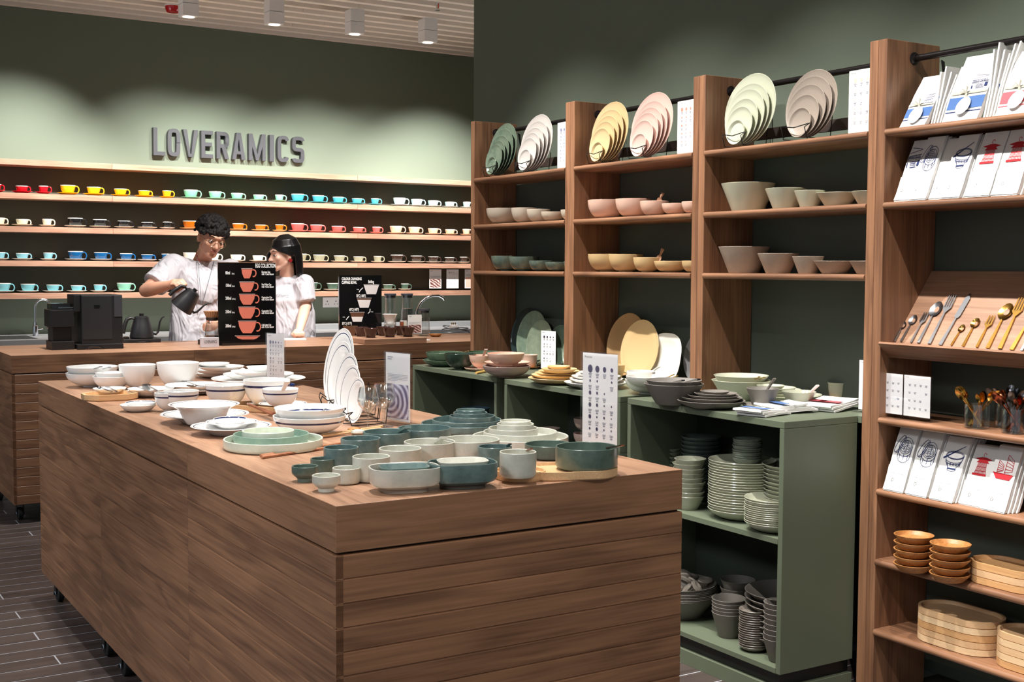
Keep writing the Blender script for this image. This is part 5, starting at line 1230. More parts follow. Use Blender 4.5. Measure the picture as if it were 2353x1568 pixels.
def bundle(y0, y1, x0, x1, ht, kind, label, fans, red=False):
    t = thing('napkin_bundle', label, 'napkins', ((x0+x1)/2, (y0+y1)/2, 1.818), 'ribbon-tied napkin bundles'); P = (x0, 1.8188, x1, 1.818+ht)
    sheet(y0, y1, *P, .02, n=8, wav=.001).build('front_napkin', M_LINEN, t, smooth=True)
    sc = M_STRR if red else M_STRB
    strip(y0, y1, .18, .36, P).build('woven_stripe', sc, t); strip(y0, y1, .13, .145, P).build('thin_stripe', M_INKB if not red else M_STRR, t)
    strip(y0-.001, y1+.001, .405, .44, P, lift=.003).build('ribbon', M_RIB, t)
    if kind: art(kind, y0+(y1-y0)*.5, y0+(y1-y0)*.94, P, .42, .68, t, .0012)
    c = on_sheet(y0+(y1-y0)*.5, .22, *P, lift=.006); k = 18
    MB().add([c+Vector((.017*math.sin(2*PI*i/k)-.003, -.024*math.cos(2*PI*i/k), .027*math.sin(2*PI*i/k))) for i in range(k)], [tuple(range(k))]).build('round_tag', M_PAPER, t)
    cb = on_sheet(y0+(y1-y0)*.45, .42, *P, lift=.006); b = MB()
    b.ribbon([cb, cb+Vector((-.004, .012, .012)), cb+Vector((-.002, .02, .004)), cb], .005, (-1, 0, .2)).ribbon([cb, cb+Vector((-.004, -.008, .016)), cb+Vector((0, -.002, .02)), cb], .005, (-1, 0, .2)).ribbon([cb, cb+Vector((-.006, .008, -.035))], .007, (-1, 0, .2)).ribbon([cb, cb+Vector((-.006, -.002, -.038))], .007, (-1, 0, .2)); b.build('ribbon_bow', M_RIB, t)
    for i in range(fans):   # napkins on edge beside the front one, spreading at the top
        f = i/max(1, fans-1); yy = y1-.004-.0075*i; dy = (f-.35)*.045*-1; x = x0+.012+.004*i
        v = []
        for q, (tt) in enumerate((0, .38, .42, 1)):
            sp = 0 if tt < .4 else (tt-.4)/.6
            for ex in (0, .0052):
                for xd in (0, .09):
                    v.append((x+(x1-x0)*tt*.6+xd*(1 if tt < .9 else .9), yy-ex+dy*sp, 1.8188+(ht*(1.02+.09*math.sin(i*1.7)))*tt))
        fs = []
        for q in range(3):
            o = q*4; fs += [(o, o+1, o+5, o+4), (o+2, o+6, o+7, o+3), (o, o+4, o+6, o+2), (o+1, o+3, o+7, o+5)]
        fs += [(0, 2, 3, 1), (12, 13, 15, 14)]
        nb = MB().add(v, fs).build('folded_napkin', M_LINEN, t)
        zz = 1.818+ht*.33; MB().box((x+.02-.004+.018, yy-.0053, zz-.03), (x+.055, yy+.0003, zz+.035)).build('edge_stripe', sc, t) if i % 2 == 0 else None
bundle(2.632, 2.535, 3.052, 3.15, .165, 'boatb', 'left napkin bundle with blue stripe, tied with grey ribbon', 6)
bundle(2.470, 2.345, 3.05, 3.15, .205, 'shop', 'right napkin bundle with blue stripe and shop drawing, grey ribbon', 7)
bundle(2.285, 2.17, 3.05, 3.15, .195, None, 'napkin bundle with a red stripe at the right edge of the top shelf', 3, red=True)

# cutlery on the sloping tray
ty = Vector((0, 0, 1)); TA, TB = Vector((3.066, 0, 1.108)), Vector((3.262, 0, 1.372)); TD = (TB-TA).normalized(); TN = Vector((-TD.z, 0, TD.x))
def on_tray(u, v, lift=.004):
    d = ray(u, v); o = Vector((0, 0, CAMH)); q = TA+TN*lift; k = (q-o).dot(TN)/d.dot(TN); return o+d*k
def tc_(u0, v0, u1, v1, m, label, cat='cutlery', **k):
    a, c = on_tray(u0, v0), on_tray(u1, v1); return spoon(k.pop('name', 'spoon'), label, a, c, m, cat, k.pop('group'), up=TN, **k)
gs = 'steel cutlery on the sloping tray'; gg = 'gold cutlery on the sloping tray'
DS = mat('dark_silver', (150, 152, 156), .3, metal=1)
tc_(2056, 785, 2079, 739, DS, 'smallest steel spoon, leftmost on the sloping tray', group=gs, w=.005, hw=.005, L=.028, Wd=.022)
tc_(2070, 785, 2104, 724, DS, 'steel teaspoon, second from the left on the tray', group=gs, w=.006, hw=.007, L=.038, Wd=.03)
tc_(2093, 787, 2130, 719, DS, 'small steel fork on the tray', group=gs, name='fork', w=.006, hw=.007, L=.045, Wd=.026, fork=3)
tc_(2110, 788, 2160, 693, DS, 'steel tablespoon on the tray', group=gs, w=.008, hw=.011, L=.058, Wd=.044)
tc_(2135, 790, 2191, 678, DS, 'steel dinner fork on the tray', group=gs, name='fork', w=.009, hw=.012, L=.07, Wd=.034, fork=4)
tc_(2160, 793, 2231, 674, DS, 'steel table knife on the tray', group=gs, name='knife', w=.009, hw=.013, L=.095, Wd=.02, knife=1)
tc_(2185, 794, 2215, 746, M_GOLD, 'smallest gold spoon on the tray', group=gg, w=.005, hw=.005, L=.028, Wd=.022)
tc_(2212, 796, 2247, 731, M_GOLD, 'gold teaspoon on the tray', group=gg, w=.006, hw=.008, L=.036, Wd=.03)
tc_(2244, 798, 2281, 726, M_GOLD, 'small gold fork on the tray', group=gg, name='fork', w=.007, hw=.008, L=.045, Wd=.028, fork=3)
tc_(2269, 800, 2321, 697, M_GOLD, 'gold tablespoon on the tray', group=gg, w=.009, hw=.013, L=.06, Wd=.048)
tc_(2297, 801, 2352, 684, M_GOLD, 'gold dinner fork on the tray', group=gg, name='fork', w=.01, hw=.014, L=.07, Wd=.036, fork=4)
tc_(2324, 804, 2392, 690, M_GOLD, 'gold table knife at the right edge of the tray', group=gg, name='knife', w=.01, hw=.014, L=.085, Wd=.02, knife=1)
tc_(2347, 806, 2385, 740, DS, 'dark handle at the right edge of the tray', group=gs, w=.006, hw=.008, L=.036, Wd=.03)

# signs and jars of spoons
for k, (ua, ub) in enumerate(((2040, 2103), (2107, 2172))):
    a = onz(ua, 953+k*8, .904); c = onz(ub, 961+k*8, .904)
    card('price_sign', ['left', 'right'][k]+' white price sign of the pair below the cutlery tray', (3.06, a.y, .905), (0, -1, 0), abs(a.y-c.y)*.98, .128, 'pair of price signs below the tray', sz=.0001, cols=4, rows=4, lip=.012, th=.0045, seed=20+k)
def jar(u, v, R, H, label, m, n, gl, seed, x=None):
    p = onz(u, v, .904) if x is None else Vector(x); t = thing('glass_jar', label, 'jar', (p.x, p.y, .9045), 'glass jars of spoons')
    MB().lathe([(R*.9, 0), (R, .004), (R, H), (R-.002, H), (R-.0025, .007), (.0005, .006)], 32).build('glass', M_GLASS, t, smooth=True, world=False)
    rr = random.Random(seed)
    for i in range(n):
        a = rr.uniform(0, 2*PI); b_ = a+PI+rr.uniform(-.6, .6); r0 = R*.6; p0 = Vector((p.x+r0*math.cos(b_), p.y+r0*math.sin(b_), .914))
        e = Vector((p.x+R*.82*math.cos(a), p.y+R*.82*math.sin(a), .9045+H)); d = (e-p0).normalized(); p1 = p0+d*rr.uniform(.125, .142)
        spoon('teaspoon', gl, p0, p1, m, 'spoon', gl+'s', up=(Vector((-1, rr.uniform(-.6, .3), .1))), w=.005, hw=.0065, L=.036, Wd=.026, th=.0016)
jar(2241, 985, .037, .072, 'glass jar of gold teaspoons, left on the shelf', M_GOLD, 9, 'gold teaspoon standing in the left glass jar', 3, (3.078, 2.345, 0))
jar(2290, 970, .036, .078, 'glass jar of dark teaspoons, behind the gold ones', DS, 9, 'dark steel teaspoon standing in the middle glass jar', 8, (3.165, 2.305, 0))
jar(2330, 1000, .037, .072, 'glass jar of copper teaspoons, at the right edge', M_COPPER, 9, 'copper teaspoon standing in the right glass jar', 5, (3.078, 2.215, 0))

# wooden dishes and trays
def wdish(uL, uR, v, z0, n, H, step, label, grp):
    p, R = at(uL, uR, v, z0+H+(n-1)*step); R *= .98
    key = ('wd', round(R, 3))
    ps = [(R*.62, 0), (R*.7, .002), (R*.98, H*.85), (R, H), (R*.93, H), (R*.8, H*.55), (.001, H*.5)]
    if key not in CACHE: CACHE[key] = MB().lathe(ps, 40).mesh('wooden_dish', M_ACA, smooth=True)
    for k in range(n):
        w = ['lowest', 'second from the bottom', 'third from the bottom', 'fourth from the bottom', 'topmost'][k]
        o = obj('wooden_dish', CACHE[key], None, (p.x, p.y, z0+.0006+k*step), (0, 0, k*1.3)); tag(o, f'{label}, {w}', 'dish', grp)
wdish(2052.8, 2147.6, 1229, .446, 5, .024, .0225, 'round acacia dish of the left stack', 'left stack of acacia dishes')
wdish(2135, 2232.8, 1249, .446, 5, .024, .0225, 'round acacia dish of the right stack', 'right stack of acacia dishes')
def ovals(x, yL, yR, z0, n, wd, H, label, grp, cols):
    R = wd/2; L = abs(yL-yR); asp = 1+(L/2-R)/R; BASE_R[0] = R
    me = MB().lathe([(R*.97, 0), (R, .002), (R, H), (R*.9, H), (R*.84, H*.5), (.001, H*.42)], 48, asp=asp)
    for k in range(n):
        c = cols[k % len(cols)]; key = ('ov', label, k % len(cols))
        if key not in CACHE: CACHE[key] = me.mesh('oval_tray', c, smooth=True)
        w = ['lowest', 'second from the bottom', 'third from the bottom', 'fourth from the bottom', 'topmost'][k] if n == 5 else ['lowest', 'middle', 'topmost'][k]
        o = obj('oval_tray', CACHE[key], None, (x, (yL+yR)/2, z0+.0006+k*(H+.0006))); tag(o, f'{label}, {w}', 'tray', grp)
B1 = wood('beech_a', (190, 140, 90), (222, 176, 122), 'Y', 1.4, .5, .5); B2 = wood('beech_b', (214, 178, 134), (236, 206, 164), 'Y', 1.4, .5, .5); B3 = wood('beech_c', (200, 160, 116), (226, 188, 144), 'Y', 1.4, .5, .5)
ovals(3.118, 2.365, 2.12, .446, 3, .145, .021, 'short oval beech tray', 'short oval trays', [B1, B3, B1])
ovals(3.135, 2.565, 2.285, .217, 5, .165, .0205, 'long oval beech tray of the left stack', 'long oval trays in the left stack', [B2, B3, B1, B2, B3])
ovals(3.125, 2.270, 2.03, .217, 5, .15, .0205, 'pale oval tray of the stack at the right edge', 'oval trays at the right edge', [B1, B2, B3, B2, B3])

# folded towels on the near corner of the cabinets
def flatcloth(cx, cy, L, Wd, ang, z, n, label, grp, m2, tagc, sl=.0):
    t = thing('folded_towel', label, 'towel', (cx, cy, z), grp); c, s = math.cos(ang), math.sin(ang); zz = z+.0005; rr = random.Random(int(cx*1000))
    for k in range(n):
        th = .007; ox, oy = -.012*k*c, -.012*k*s*.3; b = MB(); N = 6; v = []; rnd = .4
        l, w = L*(1-.03*k), Wd*(1-.02*k)
        for i in range(N+1):
            for j in range(5):
                x, y = -l/2+l*i/N, -w/2+w*j/4; h = sl*(i/N)**1.5+rr.uniform(0, .0012)+.003*math.sin(3*i/N+k)
                v.append((cx+ox+x*c-y*s, cy+oy+x*s+y*c, zz+th+h))
        for i in range(N+1):
            for j in range(5):
                q = v[i*5+j]; v.append((q[0], q[1], max(z+.0003, q[2]-th+.0006)))
        o = (N+1)*5; f = []
        for i in range(N):
            for j in range(4): a = i*5+j; f += [(a, a+5, a+6, a+1), (o+a, o+a+1, o+a+6, o+a+5)]
            f += [(i*5, o+i*5, o+i*5+5, i*5+5), (i*5+4, i*5+9, o+i*5+9, o+i*5+4)]
        for j in range(4): f += [(j, j+1, o+j+1, o+j), (N*5+j, o+N*5+j, o+N*5+j+1, N*5+j+1)]
        b.add(v, f).build('fold', M_LINEN, t, smooth=True); zz += th
    tz = zz+.0012+sl*.3
    def w2(x, y, dz=0): return Vector((cx-.012*(n-1)*c+x*c-y*s, cy+x*s+y*c, tz+.003+dz))
    MB().quad(w2(-L*.2, -Wd*.46), w2(L*.02, -Wd*.46), w2(L*.02, Wd*.46), w2(-L*.2, Wd*.46)).build('woven_stripe', m2, t)
    MB().ribbon([w2(L*.1, -Wd*.5, .002), w2(L*.1, 0, .003), w2(L*.1, Wd*.5, .002)], .006, (0, 0, 1)).build('ribbon', M_RIB, t)
    if tagc: MB().add([w2(-L*.05+.05*math.cos(a)*.6, .02*math.sin(a), .005) for a in [2*PI*i/16 for i in range(16)]], [tuple(range(16))]).build('paper_tag', M_PAPER, t)
p = onz(1765, 955, ZC); flatcloth(p.x, p.y+.02, .14, .115, .2, ZC, 3, 'left bundle of white towels with blue print, at the cabinet corner', 'folded towels on the cabinet', M_STRB, False)
p = onz(1822, 948, ZC); flatcloth(p.x, p.y+.02, .15, .12, -.2, ZC, 4, 'middle white towel bundle with a blue stripe, at the cabinet corner', 'folded towels on the cabinet', M_STRB, False, .006)
p = onz(1925, 940, ZC); flatcloth(p.x-.02, p.y+.01, .20, .14, .25, ZC, 3, 'right white towel bundle with a red stripe, against the upright', 'folded towels on the cabinet', M_STRR, True, .016)

# ================================================================ ON THE BAR COUNTER
ZB = .9
def cbox(name, x0, x1, y0, y1, z0, z1, m, par, bev=.003): return bevel(MB().box((x0, y0, z0), (x1, y1, z1)).build(name, m, par), bev, 2)
# coffee grinder
a, c = onz(118, 797, ZB), onz(171, 797, ZB); gx0, gx1, gy = a.x, c.x, 7.28
def Z(u, v, y): return ony(u, v, y).z
def Xx(u, y): return ony(u, 700, y).x
gy = 7.16
t = thing('coffee_grinder', 'small square black coffee grinder on the left bar counter', 'grinder', (Xx(144, gy), gy+.1, ZB))
cbox('base', Xx(118, gy), Xx(171, gy), gy, gy+.17, ZB+.0005, Z(140, 785, gy), M_BLACK, t)
cbox('stem', Xx(122, gy), Xx(166, gy), gy+.03, gy+.16, Z(140, 785, gy), Z(140, 752, gy), M_BLACK, t)
cbox('grind_chamber', Xx(114.5, gy), Xx(172, gy), gy, gy+.17, Z(140, 752, gy), Z(140, 712, gy), M_BLACK, t)
cbox('hopper_lid', Xx(120, gy), Xx(164, gy), gy+.02, gy+.15, Z(140, 711.5, gy), Z(140, 698, gy), M_BLACKG, t)
MB().box((Xx(134, gy), gy+.005, Z(140, 709, gy)), (Xx(170, gy), gy+.018, Z(140, 706, gy))).build('lid_clip', M_SILVER, t)
MB().tube([(Xx(114, gy), gy+.05, Z(140, 753.5, gy)), (Xx(109, gy), gy+.05, Z(140, 753.5, gy))], .006, 10).build('dial', M_SILVER, t)
# espresso machine
my = 7.13
t = thing('coffee_machine', 'tall black coffee machine on the left bar counter', 'coffee machine', (Xx(228, my), my+.16, ZB))
cbox('machine_body', Xx(187, my), Xx(281.5, my), my, my+.30, ZB+.012, Z(230, 678, my), M_BLACK, t, .005)
cbox('brew_head', Xx(171.5, my), Xx(186.8, my), my+.02, my+.2, Z(180, 717, my), Z(180, 677.5, my), M_BLACK, t, .004)
cbox('drip_base', Xx(176, my), Xx(282, my), my-.008, my+.3, ZB+.0005, ZB+.03, M_BLACK, t)
cbox('side_tank', Xx(262, my), Xx(280.5, my), my-.003, my+.0, Z(270, 728, my), Z(270, 680, my), mat('smoke_plastic', (58, 58, 62), .25), t, .001)
cbox('front_panel', Xx(189, my), Xx(257, my), my-.002, my+.0, Z(230, 780, my), Z(230, 681, my), mat('black_satin', (30, 30, 33), .5, bump=.1, bscale=500), t, .001)
MB().box((Xx(216, my), my-.005, Z(230, 706, my)), (Xx(229, my), my-.002, Z(230, 701, my))).build('handle_slot', M_BLACKG, t)
o = MB().lathe([(.03, 0), (.032, .003), (.03, .004)], 20).build('coaster', M_WHITEP, None); p = onz(186, 798.5, ZB); o.location = (p.x, p.y, ZB+.0005); tag(o, 'flat round white coaster in front of the coffee machine', 'coaster')
o = MB().tube([(Xx(k[0], 7.09), 7.09, ZB+.0045+k[1]) for k in ((196, 0), (202, .008), (212, .014), (224, .013), (234, .006), (238, 0))], .004, 8).build('cable', M_BLACKG, None, smooth=True); tag(o, 'glossy black cable loop in front of the coffee machine', 'cable')
o = MB().lathe([(.028, 0), (.03, .002), (.03, .09), (.0288, .09), (.0285, .004), (.001, .004)], 24).build('glass_jug', M_GLASS, None, smooth=True); o.location = (Xx(180, 7.5), 7.5, ZB+.0005); tag(o, 'clear drinking glass between the grinder and the coffee machine', 'glass')

# kettles
def kettle(t, M, pour=False):
    """gooseneck kettle in local space, z up, spout towards +X, handle towards -X"""
    m = mat('matt_black', (30, 30, 33), .38)
    MB().lathe([(.068, 0), (.073, .004), (.073, .012), (.066, .05), (.055, .09), (.047, .118), (.0455, .13), (.040, .132)], 36, M=M).build('kettle_body', m, t, smooth=True)
    MB().lathe([(.039, .1325), (.038, .136), (.014, .137), (.013, .148), (.016, .153), (.002, .154)], 28, M=M).build('lid', M_BLACK, t, smooth=True)
    sp = [(.066, 0, .028), (.088, 0, .022), (.102, 0, .036), (.108, 0, .065), (.113, 0, .098), (.125, 0, .122), (.142, 0, .134)]
    MB().tube([M @ Vector(q) for q in sp], [.0085, .0075, .0068, .006, .0055, .005, .0045], 12).build('spout', m, t, smooth=True)
    hd = [(-.044, 0, .119), (-.066, 0, .127), (-.090, 0, .118), (-.108, 0, .07), (-.114, 0, .03)]
    MB().tube([M @ Vector(q) for q in hd[:3]], [.0065, .0065, .009], 10).tube([M @ Vector(q) for q in hd[1:]], [.010, .0115, .0125, .0115], 12).build('handle', M_BLACK, t, smooth=True)
p = onz(328, 787, ZB)
t = thing('electric_kettle', 'matt black gooseneck kettle standing on its base, left of the man', 'kettle', (p.x, p.y+.02, ZB)); kb = (p.x, p.y+.02)
kettle(t, Matrix.Translation((kb[0], kb[1], ZB+.026)))
t2 = thing('kettle_base', 'square black electric base under the standing kettle', 'kettle base', (kb[0], kb[1], ZB))
cbox('base_plate', kb[0]-.13, kb[0]+.1, kb[1]-.07, kb[1]+.07, ZB+.0005, ZB+.024, M_BLACK, t2)
MB().lathe([(.017, 0), (.018, .012), (.014, .015)], 20, M=Matrix.Translation((kb[0]-.105, kb[1]-.03, ZB+.0245))).build('dial', M_BLACKG, t2, smooth=True)
MB().tube([(kb[0]-.1, kb[1]-.08, ZB+.005), (kb[0]-.03, kb[1]-.1, ZB+.005), (kb[0]+.02, kb[1]-.1, ZB+.005), (kb[0]+.05, kb[1]-.078, ZB+.006)], .004, 8).build('cord', M_BLACKG, t2, smooth=True)

# black menu board
by = 7.12
x0, x1 = Xx(502, by), Xx(634, by); zt = Z(560, 603.5, by)
t = thing('menu_board', 'black upright menu board showing five pink cups, on the bar counter', 'sign', (x0, by, ZB))
MB().box((x0, by, ZB+.0), (x1, by+.012, zt)).build('board_panel', M_BLACKG, t)
MB().box((x0+.01, by-.03, ZB+.0005), (x1, by+.09, ZB+.018)).build('board_base', M_BLACKG, t)
MB().box((x0, by-.0003, zt-.0015), (x1, by+.0125, zt+.0015)).build('top_edge', WT('X'), t)
def BP(u, v): q = ony(u, v, by); return Vector((q.x, by-.0006, q.z))
def bt(s, u, v, size, xs=.55, m=M_PAPER, nm='lettering', al='LEFT', bold=.03): return text(s, size, BP(u, v), (1, 0, 0), (0, 0, 1), m, t, nm, xs=xs, bold=bold*1.0, align=al, lift=.0004)
bt('EGG COLLECTION', 586.5, 615, .034, .455, nm='heading')
M_SALM = mat('printed_salmon', (222, 122, 100), .6); 
rowsB = [(618, 640, 555, 579.5, 588, '80ml', '(3oz)', 'Espresso Cup', 'with 11.5cm Saucer', 628), (648.5, 671, 550.5, 584, 592.5, '150ml', '(5oz)', 'Flat White Cup', 'with 14.5cm Saucer', 657),
         (676.5, 700.5, 549.5, 586, 594, '200ml', '(6.5oz)', 'Cappuccino Cup', 'with 14.5cm Saucer', 686.5), (706, 732.5, 548, 586.5, 595, '250ml', '(8oz)', 'Cappuccino Cup', 'with 15.5cm Saucer', 717.5), (738.5, 766, 547.5, 588.5, 597.5, '300ml', '(10oz)', 'Café Latte Cup', 'with 15.5cm Saucer', 750)]
for vt, vb, ul, ur, uh, s1, s2, s3, s4, vc in rowsB:
    w = ur-ul; b = MB(); pts = [(ul, vt), (ur, vt), (ur-w*.05, vt+(vb-vt)*.45), (ur-w*.17, vt+(vb-vt)*.82), (ur-w*.26, vb), (ul+w*.26, vb), (ul+w*.17, vt+(vb-vt)*.82), (ul+w*.05, vt+(vb-vt)*.45)]
    b.add([BP(*q) for q in pts][::-1], [tuple(range(8))])
    cx, cy, r = ur+(uh-ur)*.35, (vt+vb)/2-1, (vb-vt)*.36
    b.ribbon([BP(cx+r*.72*math.cos(k), cy+r*math.sin(k)) for k in [math.radians(-115+25*i) for i in range(10)]], .007, (0, -1, 0))
    b.build('printed_cup', M_SALM, t)
    MB().add([BP(ul-.5, vt-1), BP(ur+.5, vt-1), BP(ur+.3, vt+1), BP(ul-.3, vt+1)][::-1], [(0, 1, 2, 3)]).build('printed_rim', mat('printed_pink_white', (236, 214, 210), .6), t)
    bt(s1, 518, vc+2.5, .026, .55); bt(s2, 530+len(s1)*.6, vc+2.5, .013, .6, bold=.02); bt(s3, 601, vc-.8, .0165, .60, bold=.03); bt(s4, 601, vc+4.2, .0165, .60, bold=.03)
MB().add([BP(*q) for q in ((540, 772), (597, 772), (590, 778), (583, 780.5), (556, 780.5), (547, 778))][::-1], [tuple(range(6))]).build('printed_saucer', M_SALM, t)
MB().add([BP(*q) for q in ((539.5, 771.3), (597.5, 771.3), (597, 773.2), (540, 773.2))][::-1], [tuple(range(4))]).build('printed_rim', MATS['printed_pink_white'], t)

# second board
by = 7.36; x0, x1 = Xx(779.5, by), Xx(877, by); zt = Z(830, 632.5, by)
t = thing('menu_board', 'smaller black board about a colour changing bowl, right of the woman', 'sign', (x0, by, ZB))
MB().box((x0, by, ZB+.0005), (x1, by+.012, zt)).build('board_panel', M_BLACKG, t)
MB().box((x0-.0005, by-.0005, zt-.003), (x1, by+.0125, zt+.001)).box((x0-.001, by-.0005, zt-.2), (x0+.003, by+.0125, zt-.003)).build('top_edge', M_SILVER, t)
bt('COLOUR CHANGING', 785, 644, .025, .58, nm='heading'); bt('CUPPING BOWL', 785, 652.5, .025, .58, nm='heading')
bt('Boiling', 846, 651, .028, .55); bt('70°C (-100°F)', 818.5, 683, .024, .5); bt('60°C (-140°F)', 802.5, 714.5, .024, .5); bt('55°C (-131°F)', 786, 746.5, .024, .5)
for (ul, ur, vt, vb, dk) in ((835.5, 871, 654.5, 676.5, 0), (820, 853.5, 685.5, 707.5, .18), (804, 837.5, 718, 739.5, .48), (788, 821.5, 750, 771, 1)):
    w = ur-ul; q = lambda k: [(ul+w*.2*k, vt+(vb-vt)*k), (ur-w*.2*k, vt+(vb-vt)*k)]
    lo = q(1); mi_ = q(dk); up = q(0)
    if dk < 1: MB().add([BP(*k) for k in (mi_[0], mi_[1], lo[1], lo[0])][::-1], [(0, 1, 2, 3)]).build('printed_bowl', mat('printed_white', (214, 208, 206), .6), t)
    if dk > 0: MB().add([BP(*k) for k in (up[0], up[1], mi_[1], mi_[0])][::-1], [(0, 1, 2, 3)]).build('printed_glaze', mat('printed_brown', (92, 58, 40), .5), t)
    MB().add([BP(ul-.5, vt-.7), BP(ur+.5, vt-.7), BP(ur, vt+.9), BP(ul, vt+.9)][::-1], [(0, 1, 2, 3)]).build('printed_rim', MATS['printed_white'] if dk < .5 else mat('printed_tan', (170, 140, 110), .6), t)
for A in (((834, 661.5), (828, 667), (824, 673.5)), ((850.5, 710), (850, 716.5), (844, 722)), ((802, 727), (797.5, 732), (794.5, 736.5))):
    MB().ribbon([BP(*k) for k in A], .005, (0, -1, 0)).add([BP(A[2][0]-1.8, A[2][1]-2.5), BP(A[2][0]+2.5, A[2][1]-1), BP(A[2][0]-.8, A[2][1]+2)], [(0, 1, 2), (2, 1, 0)]).build('printed_arrow', M_PAPER, t)
for u, v in ((819, 666.5), (852, 718), (787, 730)): bt('~4 min', u, v, .010, .6, bold=.01)

# white block with name, glass server and dripper
ly = 6.98; lx0, lx1 = Xx(461.8, ly), Xx(502.5, ly); zt = Z(480, 776, ly)
t = thing('name_block', 'small pale acrylic block with dark lettering, on the bar counter', 'sign', (lx0, ly, ZB))
bevel(MB().box((lx0, ly, ZB+.0005), (lx1, ly+.03, zt)).build('block', mat('frosted_acrylic', (206, 202, 208), .35), t), .002)
tt = text('LOVERAMICS', .026, (lx0+.016, ly, ZB+.026), (1, 0, 0), (0, 0, 1), M_INK, t, 'lettering', xs=.50, bold=.0)
sv = (Xx(489, 7.24), 7.24)
t = thing('brew_stand', 'black scale under the glass coffee server', 'scale', (sv[0], sv[1], ZB))
cbox('scale_body', sv[0]-.075, sv[0]+.075, sv[1]-.065, sv[1]+.065, ZB+.0005, ZB+.03, M_BLACK, t)
t = thing('glass_server', 'clear glass coffee server with brewed coffee, in front of the man', 'server', (sv[0], sv[1], ZB+.031)); z = ZB+.0315
MB().lathe([(.046, 0), (.05, .006), (.048, .06), (.04, .1), (.038, .108), (.0365, .108), (.0385, .1), (.0465, .06), (.0485, .008), (.001, .003)], 32, M=Matrix.Translation((sv[0], sv[1], z))).build('glass_body', M_GLASS, t, smooth=True)
MB().lathe([(.001, .0038), (.046, .0085), (.047, .026), (.001, .026)], 28, M=Matrix.Translation((sv[0], sv[1], z))).build('coffee', mat('coffee', (40, 20, 12), .1), t, smooth=True)
MB().tube([(sv[0]-.04, sv[1], z+.095), (sv[0]-.07, sv[1], z+.098), (sv[0]-.082, sv[1], z+.07), (sv[0]-.072, sv[1], z+.035), (sv[0]-.047, sv[1], z+.018)], .0045, 10).build('glass_handle', M_GLASS, t, smooth=True)
t = thing('coffee_dripper', 'coffee dripper with a fluted brown paper filter, on the glass server', 'dripper', (sv[0], sv[1], z+.11)); zd = z+.109
MB().lathe([(.022, .004), (.04, .008), (.044, .022), (.042, .024), (.038, .014), (.02, .01)], 28, M=Matrix.Translation((sv[0], sv[1], zd))).build('dripper_collar', M_BLACK, t, smooth=True)
b = MB(); n = 48
for i, (r, q) in enumerate(((.026, .012), (.037, .024), (.054, .062))):
    b.v += [(sv[0]+(r*(1+.07*(j % 2)))*math.cos(2*PI*j/n), sv[1]+(r*(1+.07*(j % 2)))*math.sin(2*PI*j/n), zd+q+(.002*(j % 2) if i == 2 else 0)) for j in range(n)]
b.f += [(i*n+j, i*n+(j+1) % n, (i+1)*n+(j+1) % n, (i+1)*n+j) for i in range(2) for j in range(n)]+[tuple(range(n))]; b.m += [0]*len(b.f)
b.build('paper_filter', mat('brown_filter', (188, 142, 104), .8), t)

# walnut board with six bowls
p0 = onz(838, 792, ZB); x0, x1, y0, y1 = Xx(838, 6.90), Xx(981, 6.90), 6.86, 7.27
y0, y1 = 6.83, 7.22; x0, x1 = Xx(838, y0), Xx(981, y0)
o = bevel(MB().box((x0, y0, ZB+.0005), (x1, y1, ZB+.032)).build('serving_board', WT('X'), None), .003); tag(o, 'thick walnut board carrying glossy brown cupping bowls', 'board')
BR = [cer('brown_gloss', (64, 38, 34), .06), M_BLACK]
for k, (uL, uR, v, b_) in enumerate(((818, 842, 756.5, 1), (868, 893, 756, 1), (909, 935, 756, 1), (833, 871, 757.5, 0), (878, 914, 757, 0), (919, 955, 756, 0))):
    y = 7.13 if b_ else 6.97; q = ony((uL+uR)/2, v, y); R = rad(q, (uR-uL)/2) if not b_ else .046
    dish('cupping_bowl', 'cyl' if 0 else 'cone', .047, .058, (q.x, y, ZB+.0328), BR, ['back left', 'back middle', 'back right', 'front left', 'front middle', 'front right'][k]+' glossy brown cupping bowl on the walnut board', 'bowl', 'brown cupping bowls on the walnut board')
    
# tall glass canisters
def canister(u, y, vt, vb, R, label, water=0):
    q = ony(u, vt, y); t = thing('glass_canister', label, 'canister', (q.x, y, ZB+.0005), 'tall clear lidded canisters'); H = q.z-ZB
    MB().lathe([(R*.96, 0), (R, .004), (R, H-.012), (R-.002, H-.012), (R-.002, .006), (.001, .006)], 32).build('glass', M_GLASS, t, smooth=True, world=False)
    MB().lathe([(R-.003, H-.03), (R-.003, H-.012), (R+.001, H-.0115), (R+.001, H), (.001, H)], 28).build('lid', mat('grey_lid', (70, 72, 80), .3), t, smooth=True, world=False)
    if water: MB().lathe([(.001, .0065), (R-.0025, .0065), (R-.0025, H*water), (.001, H*water)], 28).build('water', glassmat('water', (214, 222, 226), .9, 1.6), t, smooth=True, world=False)
canister(896.5, 7.42, 675, 0, .040, 'left tall clear canister with a grey lid, behind the white dripper')
canister(935, 7.42, 675, 0, .040, 'middle tall clear canister, three quarters full of water', .66)
canister(974, 7.5, 710, 0, .040, 'shorter clear canister at the right, in front of the curved faucet')
q = ony(896, 736, 7.3); t = thing('white_dripper', 'white ceramic coffee dripper on a glass server, behind the brown bowls', 'dripper', (q.x, 7.3, ZB+.08))
MB().lathe([(.018, .0), (.024, .002), (.046, .062), (.052, .066), (.048, .067), (.022, .006), (.001, .006)], 28, M=Matrix.Translation((q.x, 7.3, ZB+.098))).build('cone', W_, t, smooth=True)
MB().lathe([(.04, 0), (.045, .003), (.01, .004)], 28, M=Matrix.Translation((q.x, 7.3, ZB+.094))).build('dripper_plate', W_, t, smooth=True)
